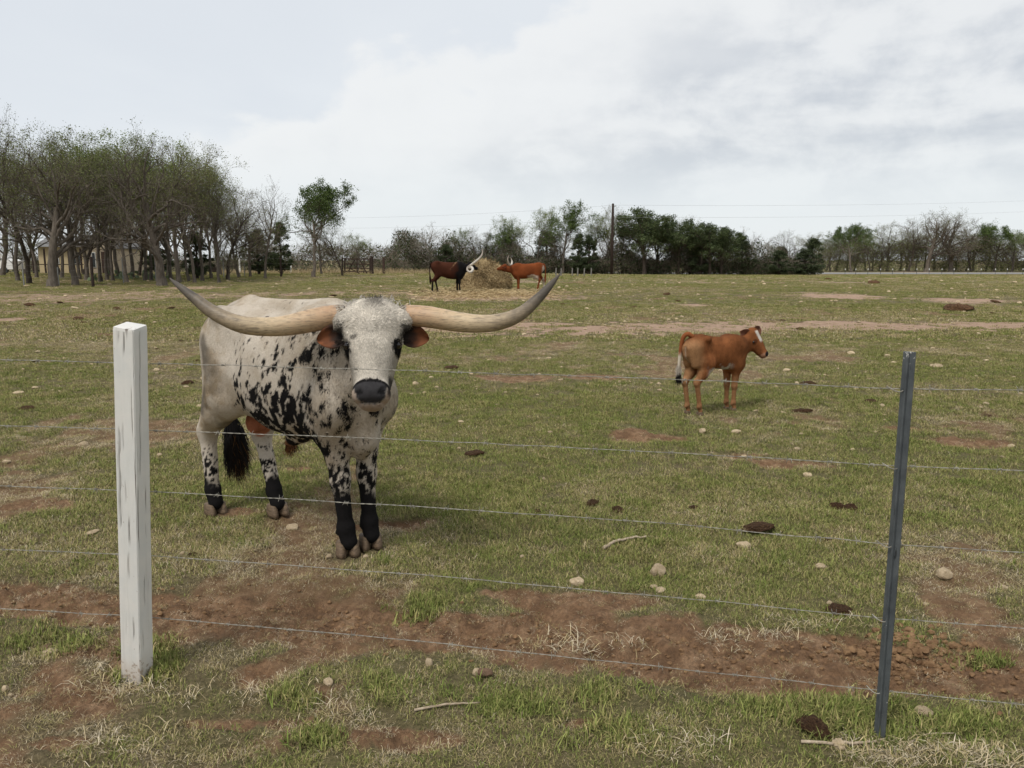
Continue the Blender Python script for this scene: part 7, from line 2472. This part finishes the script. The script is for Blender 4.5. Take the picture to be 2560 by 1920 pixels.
    kind(add('road', mesh_np('road', np.array(V), np.array(Q), asph, True)), 'structure', 'pale grey country road beyond the right end of the field')
    # ---- utility pole and lines
    b = on_ground(1323, 593.5)
    b = np.array([b[0], min(b[1], 97.5), 0]); b[0] = at_y(1323, 500, b[1])[0]; b[2] = float(terrain(b[0], b[1]))
    top = at_y(1323, 439.5, b[1])
    H = top[2] - b[2]
    pole = empty('utility_pole', b)
    tag(pole, 'tall dark wooden utility pole rising in the far tree line', 'utility pole')
    s = Soup(); s.tube(np.array([[0, 0, -0.3], [0, 0, H / 2], [0, 0, H - 0.05], [0, 0, H]]), [0.17, 0.145, 0.115, 0.08], 12)
    add('pole_shaft', s.mesh('pole_shaft', DARKWOOD, True), pole)
    s = Soup(); s.tube(np.array([[0.11, 0, H - 0.35], [0.22, 0, H - 0.30], [0.22, 0, H - 0.16]]), [0.03, 0.03, 0.045], 8)
    add('insulator', s.mesh('insulator', GREYSTEEL, True), pole)
    s = Soup(); s.tube(np.array([[0.11, 0, H - 1.55], [0.2, 0, H - 1.5], [0.2, 0, H - 1.38]]), [0.03, 0.03, 0.045], 8)
    add('insulator', s.mesh('insulator', GREYSTEEL, True), pole)
    lm = plain('line_metal', (0.30, 0.30, 0.31), 0.5, 0.1)
    for k, (dz, l, rgt) in enumerate(((H - 0.16, (560, 470), (2400, 425)), (H - 1.38, (560, 491), (2400, 448)))):
        p = b + [0.22, 0, dz]
        pl, pr = at_y(*l, 112), at_y(*rgt, 130)
        pts = []
        for a, c in ((pl, p), (p, pr)):
            t = np.linspace(0, 1, 30)
            q = a + (c - a) * t[:, None]; q[:, 2] -= 4 * 0.5 * t * (1 - t)
            pts.append(q)
        P = np.concatenate([pts[0], pts[1][1:]])
        s = Soup(); s.tube(P - P[0], 0.007, 4, False)
        tag(add('power_line', s.mesh('power_line', lm), loc=P[0]), '%s thin power line crossing the sky at the utility pole' % ('upper', 'lower')[k], 'power line', 'power lines')
    # ---- farmhouse seen through the grove
    HY = 73.0
    Hs = lambda x, y: at_y(x / 4.424 / DS, (560 + y / 4.424) / DS, HY)
    x0, xm, x1 = Hs(440, 500)[0], Hs(1035, 500)[0], Hs(1345, 500)[0]
    zb = float(terrain(x0, HY)) - 0.05
    house = empty('farmhouse', (x0, HY, zb))
    tag(house, 'cream farmhouse with a gable and porch half hidden behind the grove', 'house')
    cream = plain('cream_siding', (0.50, 0.40, 0.24), 0.8, 0.08, 2); cream2 = plain('tan_siding', (0.42, 0.345, 0.25), 0.8, 0.08, 2)
    roofm = plain('grey_shingles', (0.16, 0.155, 0.15), 0.9, 0.2, 5); glass = Mat('dark_glass', 0.1, 0.5).color((0.02, 0.024, 0.028)).m
    L1, L2 = xm - x0, x1 - x0
    wh = 2.55
    s = Soup(); s.box((0, 0, 0), (L1, 5.5, wh)); add('wall', s.mesh('house_wall', cream), house)
    s = Soup()
    gw = L2 - L1; pk = wh + 1.55
    V = [(L1, -1.0, 0), (L2, -1.0, 0), (L2, -1.0, wh), (L1 + gw / 2, -1.0, pk), (L1, -1.0, wh)]
    V += [(x, 5.5, z) for x, _, z in V]
    me = bpy.data.meshes.new('gable_wall'); me.from_pydata(V, [], [(0, 1, 2, 3, 4), (9, 8, 7, 6, 5), (0, 5, 6, 1), (1, 6, 7, 2), (4, 9, 5, 0)]); me.materials.append(cream2)
    add('gable_wall', me, house)
    s = Soup()
    for sg in (0, 1):
        xa, xb = (L1 - 0.25, L1 + gw / 2) if sg == 0 else (L2 + 0.25, L1 + gw / 2)
        za, zc = wh - 0.12, pk + 0.06
        s._add([(xa, -1.3, za), (xb, -1.3, zc), (xb, 5.8, zc), (xa, 5.8, za), (xa, -1.3, za - 0.12), (xb, -1.3, zc - 0.12), (xb, 5.8, zc - 0.12), (xa, 5.8, za - 0.12)],
               [(0, 1, 2, 3), (7, 6, 5, 4), (0, 4, 5, 1), (3, 2, 6, 7), (0, 3, 7, 4), (1, 5, 6, 2)])
    add('roof', s.mesh('gable_roof', roofm), house)
    s = Soup()
    s._add([(-0.3, -0.5, wh - 0.05), (L1 + 0.05, -0.5, wh - 0.05), (L1 + 0.05, 2.75, wh + 1.1), (-0.3, 2.75, wh + 1.1), (-0.3, 6, wh - 0.05), (L1 + 0.05, 6, wh - 0.05)], [(0, 1, 2, 3), (3, 2, 5, 4)], [(0, 3, 4), (1, 5, 2)])
    add('roof', s.mesh('wing_roof', roofm), house)
    s = Soup(); s.box((L1 + gw * 0.38, -1.06, wh + 0.30), (L1 + gw * 0.62, -0.98, wh + 0.95)); add('attic_vent', s.mesh('attic_vent', DARKWOOD), house)
    for xa, xb, za, zc, y in ((L1 * 0.22, L1 * 0.38, 0.9, 2.0, 0), (L1 * 0.62, L1 * 0.78, 0.9, 2.0, 0), (L1 + gw * 0.18, L1 + gw * 0.32, 0.6, 2.0, -1.0)):
        s = Soup(); s.box((xa, y - 0.06, za), (xb, y - 0.02, zc)); w = add('window', s.mesh('window', WHITEPAINT), house)
        s = Soup(); s.box((xa + 0.06, y - 0.09, za + 0.06), (xb - 0.06, y - 0.062, zc - 0.06)); add('pane', s.mesh('pane', glass), w)
    s = Soup(); s.box((L1 + gw * 0.52, -1.07, 0), (L1 + gw * 0.78, -1.02, 2.05)); add('door', s.mesh('door', BROWNWOOD), house)
    for k in range(5):
        x = 0.3 + k * (L1 - 0.6) / 4
        s = Soup(); s.box((x - 0.06, -1.5, 0), (x + 0.06, -1.38, 2.35)); add('porch_post', s.mesh('porch_post', DARKWOOD), house)
    s = Soup(); s.box((0.1, -1.48, 0.85), (L1 - 0.1, -1.42, 0.93)); add('porch_rail', s.mesh('porch_rail', DARKWOOD), house)
    # ---- white van parked at the far left
    vx0, vx1 = Hs(-190, 500)[0], Hs(285, 500)[0]
    van = empty('parked_vehicle', ((vx0 + vx1) / 2, HY - 1.0, float(terrain(vx0, HY - 1.0))))
    tag(van, 'white vehicle with dark windows parked behind the trunks at far left', 'vehicle')
    hl = (vx1 - vx0) / 2
    prof = [(-hl, 0.35), (-hl, 1.85), (-hl + 0.15, 1.98), (hl * 0.45, 1.98), (hl * 0.72, 1.30), (hl * 0.98, 1.15), (hl, 0.40)]
    V = [(x, -0.9, z) for x, z in prof] + [(x, 0.9, z) for x, z in prof]
    n = len(prof)
    me = bpy.data.meshes.new('van_body'); me.from_pydata(V, [], [tuple(range(n)), tuple(range(2 * n - 1, n - 1, -1))] + [(i, i + n, (i + 1) % n + n, (i + 1) % n) for i in range(n)]); me.materials.append(WHITEPAINT)
    add('body', me, van)
    for xa, xb in ((-hl * 0.92, -hl * 0.45), (-hl * 0.38, hl * 0.05), (hl * 0.12, hl * 0.48)):
        s = Soup(); s.box((xa, -0.925, 1.28), (xb, -0.903, 1.75)); add('window', s.mesh('van_window', glass), van)
    for xa in (-hl * 0.6, hl * 0.6):
        s = Soup(); s.tube(np.array([[xa, -0.95, 0.33], [xa, -0.70, 0.33]]), 0.33, 16); w = add('wheel', s.mesh('van_wheel', DARKSTEEL), van)
        s = Soup(); s.tube(np.array([[xa, -0.965, 0.33], [xa, -0.952, 0.33]]), 0.19, 12); add('hub', s.mesh('van_hub', GREYSTEEL), w)
    # ---- prickly pears at the grove edge
    pm = plain('cactus_skin', (0.13, 0.165, 0.085), 0.6, 0.3, 6)
    Vs, Fs = icosphere(2)
    pad = mesh_np('cactus_pad', Vs * [0.10, 0.028, 0.135], Fs, pm, True)
    for k, (u, v, n) in enumerate(((240, 601, 14), (256, 602, 12), (272, 600, 10), (305, 601, 14), (345, 600, 12), (318, 602, 10), (182, 606, 6))):
        g = on_ground(u, v + 2)
        z = float(terrain(g[0], g[1]))
        c = empty('prickly_pear', (g[0], g[1] + 0.8, z))
        tag(c, 'low clump of flat grey-green cactus pads at the foot of the left grove', 'cactus', 'prickly pears at the grove')
        for i in range(n):
            lv = i // 5
            add('pad', pad, c, (r.normal(0, 0.28), r.normal(0, 0.16), 0.10 + lv * 0.19 + r.normal(0, 0.02)), (r.normal(0, 0.35), r.normal(0, 0.5), r.random() * 3.1), r.uniform(0.85, 1.35))
    # ---- fallen dark stump and branch piles
    for u, v, lab in ((463, 589, 'dark stump between bare trunks at the end of the grove'), (1017 - 0, 0, '')):
        if v:
            g = on_ground(u, v)
            s = Soup()
            for i in range(7):
                a = r.random() * 6.28
                s.tube(np.array([[0, 0, -0.1], [math.cos(a) * 0.3, math.sin(a) * 0.2, 0.5], [math.cos(a) * 0.5, math.sin(a) * 0.3, r.uniform(0.5, 0.9)]]), [0.22, 0.12, 0.04], 7)
            tag(add('tree_stump', s.mesh('tree_stump', DARKWOOD), loc=(g[0], g[1], float(terrain(g[0], g[1])))), lab, 'stump')
    g = on_ground(1790, 593)


make_background()
